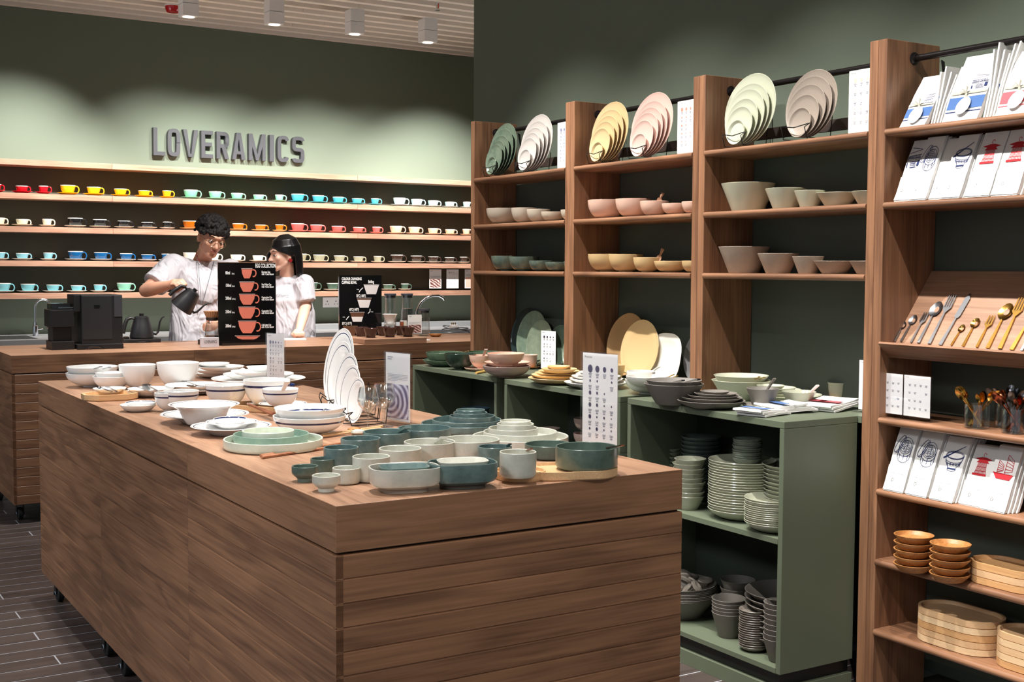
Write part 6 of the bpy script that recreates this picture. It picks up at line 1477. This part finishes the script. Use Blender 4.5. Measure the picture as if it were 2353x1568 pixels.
o = MB().lathe([(.036, 0), (.04, .004), (.04, .085), (.036, .093), (.034, .093), (.038, .083), (.0385, .006), (.001, .005)], 28).build('glass_server', M_GLASS, None, smooth=True); o.location = (q.x, 7.3, ZB+.0005); tag(o, 'glass server under the white ceramic dripper', 'server')
for k, (u, c, w) in enumerate(((923, (128, 66, 40), 'reddish brown'), (931, (196, 188, 172), 'pale grey'))):
    y = 7.29; q = ony(u, 737, y); b = MB().lathe([(.012, 0), (.0125, .001), (.0125, q.z-ZB-.008), (.012, q.z-ZB-.007)], 16); o = b.build('small_jar', mat('jar_'+w, c, .4), None, smooth=True); o.location = (q.x, y, ZB+.0005); tag(o, f'small {w} jar with a white cap, beside the photo card', 'jar', 'small jars behind the brown bowls')
    obj('cap', MB().lathe([(.0128, q.z-ZB-.0068), (.0128, q.z-ZB), (.001, q.z-ZB)], 16).mesh('cap', M_WHITEP, smooth=True), o)
q = ony(937, 776, 7.16); card('photo_sign', 'white card with a pink-brown photo, standing behind the right brown bowls', (Xx(937, 7.19), 7.19, ZB+.033), (1, 0, 0), Xx(969, 7.19)-Xx(937, 7.19), Z(950, 724.5, 7.19)-ZB-.035, None, kind='photo', photo=(P_BR, .47), th=.003, lip=.004)
q = onz(982, 772, ZB); dish('wooden_dish', 'coupe', .045, .018, (q.x+.0, q.y-.12, ZB+.0005), M_ACA, 'small shallow wooden dish right of the photo card', 'dish')
o = MB().box((0, 0, 0), (.085, .06, .01)).build('paper_cards', M_PAPER, None); q = onz(972, 788, ZB); o.location = (x1+.004, 6.95, ZB+.0005); bevel(o, .002); tag(o, 'small white cloth pad beside the walnut board', 'cloth')
# cable with plug, induction pot
b = MB(); cc = onz(1040, 768, ZB); pts = []
for i in range(40):
    a_ = i/39*2*PI*2.2; pts.append((cc.x+.12*math.cos(a_)*(1-.006*i), cc.y-.05+.06*math.sin(a_), ZB+.005+.0011*i+max(0, .03*math.sin(i*.32))))
o = b.tube(pts, .0035, 6).build('cable', mat('grey_cable', (84, 88, 94), .35), None, smooth=True); tag(o, 'coiled grey cable on the right end of the bar counter', 'cable')
o = bevel(MB().box((-.025, -.02, 0), (.025, .02, .022)).build('plug', M_WHITEP, None), .004); o.location = (cc.x-.02, cc.y-.05, ZB+.048); obj('pins', MB().box((-.017, -.003, .022), (-.011, .003, .036)).box((-.003, -.003, .022), (.003, .003, .036)).box((.011, -.003, .022), (.017, .003, .036)).mesh('pins', M_GOLD), o); tag(o, 'white three-pin plug lying on the coiled cable', 'plug')
q = onz(1092, 767, ZB); t = thing('cooking_pot', 'stainless pot with a black lid, half hidden behind the first upright', 'pot', (q.x+.02, q.y+.0, ZB+.0))
MB().lathe([(.09, 0), (.1, .01), (.1, .10), (.098, .10), (.001, .1)], 32, M=Matrix.Translation((q.x+.02, q.y-.1, ZB+.0005))).build('pot_body', M_STEEL, t, smooth=True)
MB().lathe([(.101, .1005), (.1, .108), (.06, .128), (.02, .135), (.001, .136)], 32, M=Matrix.Translation((q.x+.02, q.y-.1, ZB+.0005))).build('lid', M_BLACKG, t, smooth=True)
a = onz(654, 783, ZB); o = MB().box((0, 0, 0), (.17, .07, .009)).build('leaflets', M_PAPER, None); o.location = (a.x-.02, a.y+.02, ZB+.0005); o.rotation_euler = (0, 0, -.12); tag(o, 'thin stack of leaflets lying by the woman\'s hand', 'leaflets')

# ================================================================ THE TWO STAFF
def cone_mesh(p0, r0, p1, r1, n=20, flat=False, sx=1.0, sdir=None):
    """tapered limb, round-ended unless flat; sx flattens it across sdir"""
    p0, p1 = Vector(p0), Vector(p1); d = (p1-p0); L = d.length; d.normalize()
    b = MB(); rings = []
    if flat: rings = [(0, r0), (L, r1)]
    else:
        for i in range(1, 5): a = PI/2*i/4; rings.append((-r0*math.cos(a), r0*math.sin(a)))
        for i in range(0, 4): a = PI/2*i/4; rings.append((L+r1*math.sin(a), r1*math.cos(a)))
    s = (Vector(sdir)-d*Vector(sdir).dot(d)).normalized() if sdir is not None else d.orthogonal().normalized(); w = d.cross(s)
    for z, r in rings: b.v += [tuple(p0+d*z+(s*math.cos(2*PI*j/n)*sx+w*math.sin(2*PI*j/n))*r) for j in range(n)]
    k = len(rings); b.f = [(i*n+j, i*n+(j+1) % n, (i+1)*n+(j+1) % n, (i+1)*n+j) for i in range(k-1) for j in range(n)]+[tuple(range(n))[::-1], tuple(range((k-1)*n, k*n))]
    b.m = [0]*len(b.f); return b
def ell_mesh(c, r, M=None, n=18):
    b = MB(); m = 12
    for i in range(1, m):
        a = PI*i/m
        for j in range(n): b.v.append((r[0]*math.sin(a)*math.cos(2*PI*j/n), r[1]*math.sin(a)*math.sin(2*PI*j/n), -r[2]*math.cos(a)))
    t_ = len(b.v); b.v += [(0, 0, -r[2]), (0, 0, r[2])]
    b.f = [(i*n+j, i*n+(j+1) % n, (i+1)*n+(j+1) % n, (i+1)*n+j) for i in range(m-2) for j in range(n)]+[(t_, (j+1) % n, j) for j in range(n)]+[(t_+1, (m-2)*n+j, (m-2)*n+(j+1) % n) for j in range(n)]
    b.m = [0]*len(b.f); T = Matrix.Translation(Vector(c)) @ (M or Matrix.Identity(4)); b.v = [tuple(T @ Vector(v)) for v in b.v]; return b
def fuse(parts, name, m, parent, vox=.006, smooth=4, fac=.5):
    """weld overlapping solids into one continuous skin"""
    b = MB()
    for p in parts: b.add(p.v, p.f, 0)
    me = b.mesh('tmp', m); o = bpy.data.objects.new('tmp', me); COL.objects.link(o)
    r = o.modifiers.new('r', 'REMESH'); r.mode = 'VOXEL'; r.voxel_size = vox
    s_ = o.modifiers.new('s', 'SMOOTH'); s_.factor = fac; s_.iterations = smooth
    dg = bpy.context.evaluated_depsgraph_get(); dg.update(); ev = o.evaluated_get(dg); m2 = bpy.data.meshes.new_from_object(ev)
    bpy.data.objects.remove(o); bpy.data.meshes.remove(me)
    off = Vector((0, 0, 0)); p = parent
    while p: off += p.location; p = p.parent
    m2.transform(Matrix.Translation(-off)); m2.materials.clear(); m2.materials.append(m)
    for f in m2.polygons: f.use_smooth = True
    m2.name = name; ob = bpy.data.objects.new(name, m2); COL.objects.link(ob); ob.parent = parent; return ob
SKIN_M = mat('skin_man', (206, 154, 128), .5, sss=.08, var=.05, vscale=14); SKIN_W = mat('skin_woman', (232, 188, 166), .48, sss=.08, var=.03, vscale=14)
HAIR = mat('black_hair', (22, 19, 19), .7, spec=.3, bump=.5, bscale=90); HAIRW = mat('straight_black_hair', (22, 20, 22), .3)
def cotton(name, c):
    m = mat(name, c, .85); nt = m.node_tree; N = nt.nodes; L = nt.links; b = N['Principled BSDF']; tc = N.new('ShaderNodeTexCoord')
    mp = N.new('ShaderNodeMapping'); mp.inputs['Scale'].default_value = (9, 9, 3.2); mp.inputs['Rotation'].default_value = (0, .35, 0)
    n = N.new('ShaderNodeTexNoise'); n.inputs['Scale'].default_value = 1.2; n.inputs['Detail'].default_value = 2; n.inputs['Distortion'].default_value = 1.2
    bp = N.new('ShaderNodeBump'); bp.inputs['Strength'].default_value = .8; bp.inputs['Distance'].default_value = .05
    L.new(tc.outputs['Object'], mp.inputs['Vector']); L.new(mp.outputs['Vector'], n.inputs['Vector']); L.new(n.outputs['Fac'], bp.inputs['Height']); L.new(bp.outputs['Normal'], b.inputs['Normal']); return m
TEE = cotton('white_cotton', (208, 206, 213))
TROUS = mat('dark_trousers', (44, 44, 50), .85); SHOE = mat('shoe', (40, 38, 38), .6)

def head_parts(T, s=1.0, female=False):
    R3 = T.to_3x3(); P = lambda x, y, z: T @ Vector((x*s, y*s, z*s)); M = R3.to_4x4()
    q = [ell_mesh(P(0, .012, .035), (.074*s, .092*s, .088*s), M), ell_mesh(P(0, -.02, -.02), (.064*s, .072*s, .078*s), M),
         cone_mesh(P(0, -.045, -.06), .042*s, P(0, -.066, -.088), .022*s), cone_mesh(P(.045, -.01, -.055), .022*s, P(.015, -.064, -.088), .017*s), cone_mesh(P(-.045, -.01, -.055), .022*s, P(-.015, -.064, -.088), .017*s),
         cone_mesh(P(0, -.084, .012), .0075*s, P(0, -.107, -.026), .0115*s), ell_mesh(P(.011, -.096, -.029), (.009*s, .009*s, .007*s), M), ell_mesh(P(-.011, -.096, -.029), (.009*s, .009*s, .007*s), M),
         ell_mesh(P(0, -.086, -.054), (.02*s, .011*s, .012*s), M), ell_mesh(P(0, -.078, .03), (.048*s, .018*s, .012*s), M),
         ell_mesh(P(.04, -.066, -.02), (.02*s, .018*s, .018*s), M), ell_mesh(P(-.04, -.066, -.02), (.02*s, .018*s, .018*s), M)]
    for e in (1, -1): q += [ell_mesh(P(e*.077, .006, -.008), (.009*s, .017*s, .031*s), M), ell_mesh(P(e*.074, .0, -.03), (.008*s, .010*s, .012*s), M)]
    return q, P, M
def face_features(T, s, par, lip=(176, 100, 92), lids=True):
    q, P, M = head_parts(T, s)
    for e in (1, -1):
        fuse([ell_mesh(P(e*.031, -.0785, .001), (.0150*s, .0080*s, .0050*s), M)], 'eye', mat('eye_white', (222, 214, 208), .3), par, .0018, 1)
        fuse([ell_mesh(P(e*.031, -.0850, -.0004), (.0058*s, .0026*s, .0040*s), M)], 'iris', mat('iris', (30, 20, 16), .2), par, .0012, 1)
        fuse([cone_mesh(P(e*.015, -.0835, .001), .0016*s, P(e*.047, -.0765, .0015), .0016*s), cone_mesh(P(e*.015, -.0835, .001), .0018*s, P(e*.031, -.0868, .0046), .0024*s), cone_mesh(P(e*.047, -.0765, .0015), .0018*s, P(e*.031, -.0868, .0046), .0024*s)], 'eyelid', mat('lash_line', (66, 40, 34), .6), par, .0014, 1)
        fuse([cone_mesh(P(e*.014, -.0895, .030), .0032*s, P(e*.034, -.089, .036), .0036*s), cone_mesh(P(e*.034, -.089, .036), .0034*s, P(e*.052, -.074, .030), .002*s)], 'eyebrow', HAIR, par, .0018, 1)
    fuse([cone_mesh(P(-.02, -.09, -.053), .0026*s, P(0, -.0985, -.0515), .0052*s), cone_mesh(P(.02, -.09, -.053), .0026*s, P(0, -.0985, -.0515), .0052*s), cone_mesh(P(-.012, -.0915, -.0595), .0035*s, P(.012, -.0915, -.0595), .0055*s)], 'lips', mat('lips%d' % lip[0], lip, .4), par, .0018, 1)
def finger(p0, pts, r0, r1):
    P_ = [Vector(p0)]+[Vector(q) for q in pts]; out = []; n = len(P_)-1
    for i in range(n): a = r0+(r1-r0)*i/n; c = r0+(r1-r0)*(i+1)/n; out.append(cone_mesh(P_[i], a, P_[i+1], c, 12))
    return out

# ---- man
my = 7.93
def MP(u, v, dy=0): q = ony(u, v, my+dy); return Vector(q)
man = thing('person', 'person with curly black hair, round glasses and white T-shirt, pouring from a black kettle', 'person', (MP(440, 700).x, my, 0))
hc = MP(486, 547, -.07)
TH = Matrix.Translation(hc) @ Matrix.Rotation(math.radians(6), 4, 'Z') @ Matrix.Rotation(math.radians(24), 4, 'X') @ Matrix.Rotation(math.radians(8), 4, 'Y')
TH = Matrix.Translation(hc) @ Matrix.Rotation(math.radians(6), 4, 'Z') @ Matrix.Rotation(math.radians(9), 4, 'Y') @ Matrix.Rotation(math.radians(22), 4, 'X')
hp, HP_, HM = head_parts(TH, 1.08)
nk = MP(462, 600, .06); sh = [MP(398, 612, .0), MP(530, 622, .08)]; chest = MP(462, 655, .02); waist = MP(455, 760, .05); hip = Vector((waist.x, my+.06, .95))
elb = MP(335, 668, -.10); wri = MP(391, 655, -.33)
knuck = MP(405, 655, -.37)
sk = hp+[cone_mesh(nk+Vector((0, .02, -.03)), .06, HP_(0, .01, -.05), .05), cone_mesh(chest, .10, nk+Vector((0, .01, -.07)), .06), cone_mesh(waist, .13, chest, .13), cone_mesh(hip, .13, waist, .125),
          cone_mesh(nk+Vector((0, .02, -.08)), .07, sh[0], .055), cone_mesh(nk+Vector((0, .02, -.08)), .07, sh[1], .055), cone_mesh(sh[0], .055, elb, .04), cone_mesh(elb, .043, elb.lerp(wri, .35), .043), cone_mesh(elb.lerp(wri, .35), .043, wri, .027)]
# right hand round the kettle handle
palm = wri.lerp(knuck, .75)
hd_dir = (MP(427, 648, -.40)-MP(394, 668, -.40)).normalized()
sk += [cone_mesh(wri, .026, palm+Vector((0, 0, .004)), .031, 14, sx=1.15, sdir=(0, 0, 1))]
side = Vector((0, -1, 0)); dn = Vector((.25, 0, -1)).normalized()
for i in range(4):
    base = MP(394+i*5.8, 657-i*3.2, -.385)+Vector((0, 0, .006)); k = (1, 1.06, 1, .85)[3-i] if 0 else (.88, 1, 1.05, 1)[i]
    sk += finger(base, [base+Vector((.012, -.034*k, .004)), base+Vector((.03, -.050*k, -.022)), base+Vector((.02, -.040*k, -.042))], .0105, .0082)
tb = MP(394, 651, -.34); sk += finger(tb, [MP(408, 645, -.36), MP(417, 646.5, -.385), MP(423, 654, -.40)], .0125, .009)
# left hand beside the server
sh2, el2, wr2 = sh[1], MP(540, 700, -.02), MP(488, 751, -.42)
sk += [cone_mesh(sh2, .055, el2, .042), cone_mesh(el2, .042, wr2, .027), cone_mesh(wr2, .027, MP(476, 751, -.47), .03, 14)]
for i in range(4):
    base = MP(474, 745+i*4.2, -.49); sk += finger(base, [base+Vector((-.02, -.018, 0)), base+Vector((-.008, -.042, -.003)), base+Vector((.014, -.044, -.004))], .0098, .0078)
tb = MP(480, 744, -.46); sk += finger(tb, [tb+Vector((-.014, -.02, .022)), tb+Vector((-.002, -.04, .028))], .011, .0085)
# legs
for e in (-1, 1):
    hj = hip+Vector((e*.09, 0, -.02)); kn = Vector((hj.x+e*.01, my+.04, .5)); an = Vector((hj.x+e*.02, my+.06, .09)); sk += [cone_mesh(hj, .085, kn, .055), cone_mesh(kn, .055, an, .035)]
fuse(sk, 'body', SKIN_M, man, .0055, 3, .5)
face_features(TH, 1.08, man, (170, 98, 88))
# curly hair
rr = random.Random(11); hs = [ell_mesh(HP_(0, .015, .061), (.084, .096, .074), HM), ell_mesh(HP_(0, .045, .035), (.084, .074, .075), HM)]
for i in range(560):
    a = rr.uniform(0, 2*PI); cz = rr.uniform(-.3, 1); r = math.sqrt(max(0, 1-cz*cz)); k = rr.uniform(.98, 1.10); x, y, z_ = r*math.cos(a)*.088*k, .024+r*math.sin(a)*.094*k, .052+cz*.078*k
    if y < -.04 and z_ < .050+rr.uniform(-.008, .01): continue
    if z_ < .03 and y < .005: continue
    rr_ = rr.uniform(.007, .0135); hs.append(ell_mesh(HP_(x*1.02, y, z_), (rr_, rr_, rr_), None, 7))
for i in range(80):
    x = rr.uniform(-.085, .085); q_ = rr.uniform(.008, .012); hs.append(ell_mesh(HP_(x, -.080+abs(x)*.45+rr.uniform(-.008, .006), .060-abs(x)*.22+rr.uniform(-.012, .012)), (q_, q_, q_), None, 7))
for i in range(50):
    e = rr.choice((-1, 1)); q_ = rr.uniform(.008, .012); hs.append(ell_mesh(HP_(e*rr.uniform(.078, .094), rr.uniform(-.03, .07), rr.uniform(.012, .06)), (q_, q_, q_), None, 7))
fuse(hs, 'hair', HAIR, man, .0036, 1, .2)
gl = MB()
for e in (1, -1):
    c = HP_(e*.0335, -.097, -.004); X_ = (HM @ Vector((1, 0, 0))); Zv = (HM @ Vector((0, -.12, 1))).normalized()
    gl.tube([c+X_*.0245*math.cos(2*PI*i/24)+Zv*.0235*math.sin(2*PI*i/24) for i in range(25)], .0011, 6, caps=False)
    gl.tube([c+X_*e*.0245+Zv*.006, HP_(e*.072, -.05, .006), HP_(e*.078, .0, .004)], .0011, 6)
gl.tube([HP_(-.010, -.097, .001), HP_(0, -.105, .005), HP_(.010, -.097, .001)], .0011, 6)
gl.build('glasses', mat('gold_wire', (150, 128, 96), .25, metal=.9), man, smooth=True)
# T-shirt
SB = Vector((0, 0, 0))
hem = Vector((waist.x+.0, my+.03, .80)); 
sl_end = elb.lerp(sh[0], .30)+Vector((0, 0, -.012))
tee = [cone_mesh(Vector((hem.x, hem.y, hem.z)), .205, Vector((waist.x+.005, my+.02, 1.05)), .195, 32, flat=True, sx=.68, sdir=(0, 1, 0)), cone_mesh(Vector((waist.x+.005, my+.02, 1.04)), .195, chest+Vector((0, .0, -.02)), .19, 32, sx=.64, sdir=(0, 1, 0)),
       cone_mesh(chest, .185, nk+Vector((0, .015, -.085)), .105, 28, sx=.72, sdir=(0, 1, 0)), cone_mesh(nk+Vector((-.02, .02, -.075)), .072, sh[0], .082), cone_mesh(nk+Vector((.02, .02, -.075)), .072, sh[1], .075),
       cone_mesh(sh[0]+Vector((.02, 0, .0)), .088, sl_end, .086, 24, flat=True), cone_mesh(sh[0], .085, sh[0].lerp(sl_end, .5), .086), cone_mesh(sh[0]+Vector((.06, 0, -.08)), .09, chest+Vector((-.06, 0, -.05)), .11),
       cone_mesh(sh[1], .08, el2.lerp(sh[1], .3), .08, 24, flat=True), cone_mesh(sh[1], .082, sh[1].lerp(el2, .3), .08), cone_mesh(nk+Vector((0, .012, -.06)), .083, nk+Vector((0, .02, -.028)), .072, 28, flat=True)]
fuse(tee, 'tshirt', TEE, man, .0085, 5, .5)
b = MB(); b.tube([MP(453, 590, -.02), MP(456, 612, -.1), MP(459, 650, -.155), MP(462.5, 700, -.165)], .0016, 6).tube([MP(492, 600, -.0), MP(486, 622, -.1), MP(474, 665, -.16), MP(463.5, 700, -.165)], .0016, 6)
b.build('lanyard', mat('grey_cord', (96, 104, 112), .6), man)
MB().tube([MP(450.5, 580, .02), MP(454, 594, -.035), MP(460, 602, -.06)], .0022, 6).build('red_cord', mat('red_cord', (170, 40, 30), .6), man)
pq = MP(489, 657, -.125); text('LOVERAMICS', .014, pq+Vector((-.005, -.012, 0)), (1, .1, -.18), (0, .1, 1), mat('maroon_print', (110, 60, 66), .7), man, 'chest_print', xs=.7)
tr = [cone_mesh(hip+Vector((0, 0, .02)), .15, hip+Vector((0, 0, -.08)), .16, 24, flat=True, sx=.75, sdir=(0, 1, 0))]
for e in (-1, 1): hj = hip+Vector((e*.085, 0, -.04)); tr += [cone_mesh(hj, .1, Vector((hj.x+e*.01, my+.04, .5)), .078), cone_mesh(Vector((hj.x+e*.01, my+.04, .5)), .078, Vector((hj.x+e*.02, my+.06, .06)), .062, flat=True)]
fuse(tr, 'trousers', TROUS, man, .012, 3)
for e in (-1, 1): ax = hip.x+e*.11; fuse([cone_mesh((ax, my+.08, .045), .043, (ax, my-.10, .036), .035, sx=1.1, sdir=(1, 0, 0)), cone_mesh((ax, my+.07, .006), .05, (ax, my+.07, .02), .05, flat=True)], 'shoe', SHOE, man, .008, 2)
# held kettle
kb0, kt0 = MP(415, 709, -.40), MP(450, 664.5, -.44); ax = (kt0-kb0).normalized()
xr = (MP(483, 703, -.42)-MP(440, 705, -.42)); xr = (xr-ax*xr.dot(ax)).normalized(); yr = ax.cross(xr)
MK = Matrix(((xr.x, yr.x, ax.x, kb0.x), (xr.y, yr.y, ax.y, kb0.y), (xr.z, yr.z, ax.z, kb0.z), (0, 0, 0, 1)))
t = thing('pouring_kettle', 'matt black gooseneck kettle tilted in the man\'s hand', 'kettle', tuple(kb0))
kettle(t, MK)

# ---- woman
wy = 7.86
def WP(u, v, dy=0): return Vector(ony(u, v, wy+dy))
wom = thing('person', 'person with a straight black bob and white T-shirt, leaning a fist on the counter', 'person', (WP(665, 700).x, wy, 0))
hc = WP(651, 585, .02)
TW = Matrix.Translation(hc) @ Matrix.Rotation(math.radians(-84), 4, 'Z') @ Matrix.Rotation(math.radians(8), 4, 'X')
hp, WH, WM = head_parts(TW, .98, True)
nk = WP(661, 634, .05); sh = [WP(700, 652, -.02), WP(612, 655, .12)]; chest = WP(665, 690, .05); waist = WP(668, 750, .06); hip = Vector((waist.x, wy+.12, .93))
elb = WP(702, 705, -.06); wri = Vector(ony(686, 766, 7.60)); fist = Vector(ony(684, 776, 7.60))
fist.z = ZB+.032; 
sk = hp+[cone_mesh(nk+Vector((0, .01, -.02)), .052, WH(0, .02, -.05), .046), cone_mesh(chest, .085, nk+Vector((0, .012, -.06)), .05), cone_mesh(waist, .105, chest, .11), cone_mesh(hip, .12, waist, .105),
         cone_mesh(nk+Vector((0, .01, -.06)), .045, sh[0], .042), cone_mesh(nk+Vector((0, .01, -.06)), .045, sh[1], .042), cone_mesh(sh[0], .045, elb, .038), cone_mesh(elb, .038, elb.lerp(wri, .4), .036), cone_mesh(elb.lerp(wri, .4), .036, wri, .025),
         cone_mesh(wri, .025, fist, .029, 14, sx=1.3, sdir=(1, 0, 0))]
for i in range(4):
    b0 = fist+Vector((-.032+.020*i, -.012, .008)); sk += finger(b0, [b0+Vector((0, -.024, -.002)), b0+Vector((0, -.024, -.022)), b0+Vector((0, -.004, -.026))], .0098, .0085)
tb = fist+Vector((-.036, .004, .0)); sk += finger(tb, [tb+Vector((-.006, -.022, -.006)), tb+Vector((.008, -.036, -.012))], .0105, .009)
e2 = WP(600, 730, .0); w2_ = Vector(ony(610, 775, 7.62)); w2_.z = ZB+.03
sk += [cone_mesh(sh[1], .045, e2, .036), cone_mesh(e2, .036, w2_, .025), cone_mesh(w2_, .025, w2_+Vector((0, -.06, -.004)), .024, 14, sx=1.3, sdir=(1, 0, 0))]
for i in range(4): b0 = w2_+Vector((-.03+.02*i, -.06, -.006)); sk += finger(b0, [b0+Vector((0, -.03, -.002)), b0+Vector((0, -.052, -.012))], .009, .0075)
for e in (-1, 1):
    hj = hip+Vector((e*.085, 0, -.02)); kn = Vector((hj.x, wy+.09, .48)); an = Vector((hj.x+e*.01, wy+.12, .09)); sk += [cone_mesh(hj, .082, kn, .052), cone_mesh(kn, .052, an, .033)]
fuse(sk, 'body', SKIN_W, wom, .0052, 3, .5)
face_features(TW, .98, wom, (186, 96, 96))
o = MB().lathe([(.002, 0), (.013, .001), (.013, .004), (.002, .005)], 20).build('earring', mat('red_earring', (150, 30, 34), .4), wom); o.data.transform(Matrix.Identity(4))
ec = WH(.084, .004, -.042); o.location = ec-Vector(wom.location); o.rotation_euler = (math.radians(90), 0, math.radians(8))
# straight bob
rr = random.Random(4); hs = [ell_mesh(WH(0, .028, .052), (.083, .098, .076), WM), ell_mesh(WH(0, .045, .01), (.078, .072, .085), WM)]
for i in range(240):
    a = 2*PI*i/240+rr.uniform(-.02, .02); ca, sa = math.cos(a), math.sin(a)      # sa > 0: back of the head, ca > 0: the side we see
    top = WH(.012+ca*.02, .02+sa*.03, .131); m1 = WH(ca*.067, .024+sa*.080, .100); m2 = WH(ca*.086, .028+sa*.098, .052)
    q = [top, m1, m2]
    if ca > -.1 and sa < .12:                                            # visible side: swept back from a diagonal hairline to the ear
        k = min(1, max(0, (sa+1)/1.12)); zl = .066-.062*k**.8; q[2] = WH(ca*.085, .020+sa*.094, max(zl, .052))
        if zl < .05: q.append(WH(ca*.088, .024+sa*.096, zl+rr.uniform(-.006, .004)))
        if sa < -.05 and i % 3 == 0: q.append(WH(ca*.084+.004, .020+sa*.090, zl-.022))          # loose strands over the temple
    elif ca <= -.1 and sa <= 0:
        q += [WH(ca*.080-.012, -.002+sa*.106, .01), WH(ca*.078-.012, -.008+sa*.100, -.03+rr.uniform(-.018, .008))]   # front lock on the far side
    else:
        L_ = -.115-.032*max(0, sa)+rr.uniform(-.03, .014); q += [WH(ca*.088, .030+sa*.100, -.02), WH(ca*.080, .036+sa*.092, -.075), WH(ca*.068, .038+sa*.080, L_)]
    for c0, c1 in zip(q, q[1:]): hs.append(cone_mesh(c0, .0064, c1, .0054, 7))
    hs.append(cone_mesh(q[-1], .0054, q[-1]+(q[-1]-q[-2])*.25, .0022, 7))
fuse(hs, 'hair', HAIRW, wom, .0036, 1, .3)
hem = Vector((waist.x, wy+.05, .80)); se = sh[0].lerp(elb, .80)
tee = [cone_mesh(hem, .175, Vector((waist.x, wy+.05, 1.05)), .17, 32, flat=True, sx=.72, sdir=(0, 1, 0)), cone_mesh(Vector((waist.x, wy+.05, 1.04)), .17, chest+Vector((0, 0, -.02)), .155, 32, sx=.72, sdir=(0, 1, 0)),
       cone_mesh(chest, .155, nk+Vector((0, .01, -.07)), .09, 28, sx=.8, sdir=(0, 1, 0)), cone_mesh(nk+Vector((.01, .01, -.062)), .062, sh[0]+Vector((0, 0, .0)), .064), cone_mesh(nk+Vector((-.01, .01, -.062)), .062, sh[1], .06),
       cone_mesh(sh[0]+Vector((-.02, 0, 0)), .07, se, .075, 24, flat=True), cone_mesh(sh[0], .067, sh[0].lerp(se, .6), .07), cone_mesh(sh[1], .062, sh[1].lerp(e2, .45), .068, 24, flat=True), cone_mesh(nk+Vector((0, .004, -.06)), .074, nk+Vector((0, .012, -.014)), .060, 28, flat=True)]
fuse(tee, 'tshirt', TEE, wom, .008, 5, .5)
text('LOVERAMICS', .026, WP(630, 683, -.10)+Vector((0, -.015, 0)), (1, -.05, -.04), (0, .1, 1), mat('grey_print', (70, 74, 82), .7), wom, 'chest_print', xs=.62)
tr = [cone_mesh(hip+Vector((0, 0, .02)), .135, hip+Vector((0, 0, -.08)), .15, 24, flat=True, sx=.75, sdir=(0, 1, 0))]
for e in (-1, 1): hj = hip+Vector((e*.08, 0, -.04)); tr += [cone_mesh(hj, .095, Vector((hj.x, wy+.09, .48)), .072), cone_mesh(Vector((hj.x, wy+.09, .48)), .072, Vector((hj.x+e*.01, wy+.12, .06)), .058, flat=True)]
fuse(tr, 'trousers', TROUS, wom, .012, 3)
for e in (-1, 1): ax_ = hip.x+e*.09; fuse([cone_mesh((ax_, wy+.14, .04), .038, (ax_, wy-.03, .032), .031, sx=1.1, sdir=(1, 0, 0)), cone_mesh((ax_, wy+.13, .005), .044, (ax_, wy+.13, .02), .044, flat=True)], 'shoe', SHOE, wom, .008, 2)
for k in range(2): MB().tube([fist+Vector((-.012+.02*k+.0105*math.cos(i/12*2*PI), -.024, .006+.0105*math.sin(i/12*2*PI))) for i in range(13)], .0018, 6).build('ring', M_SILVER, wom)
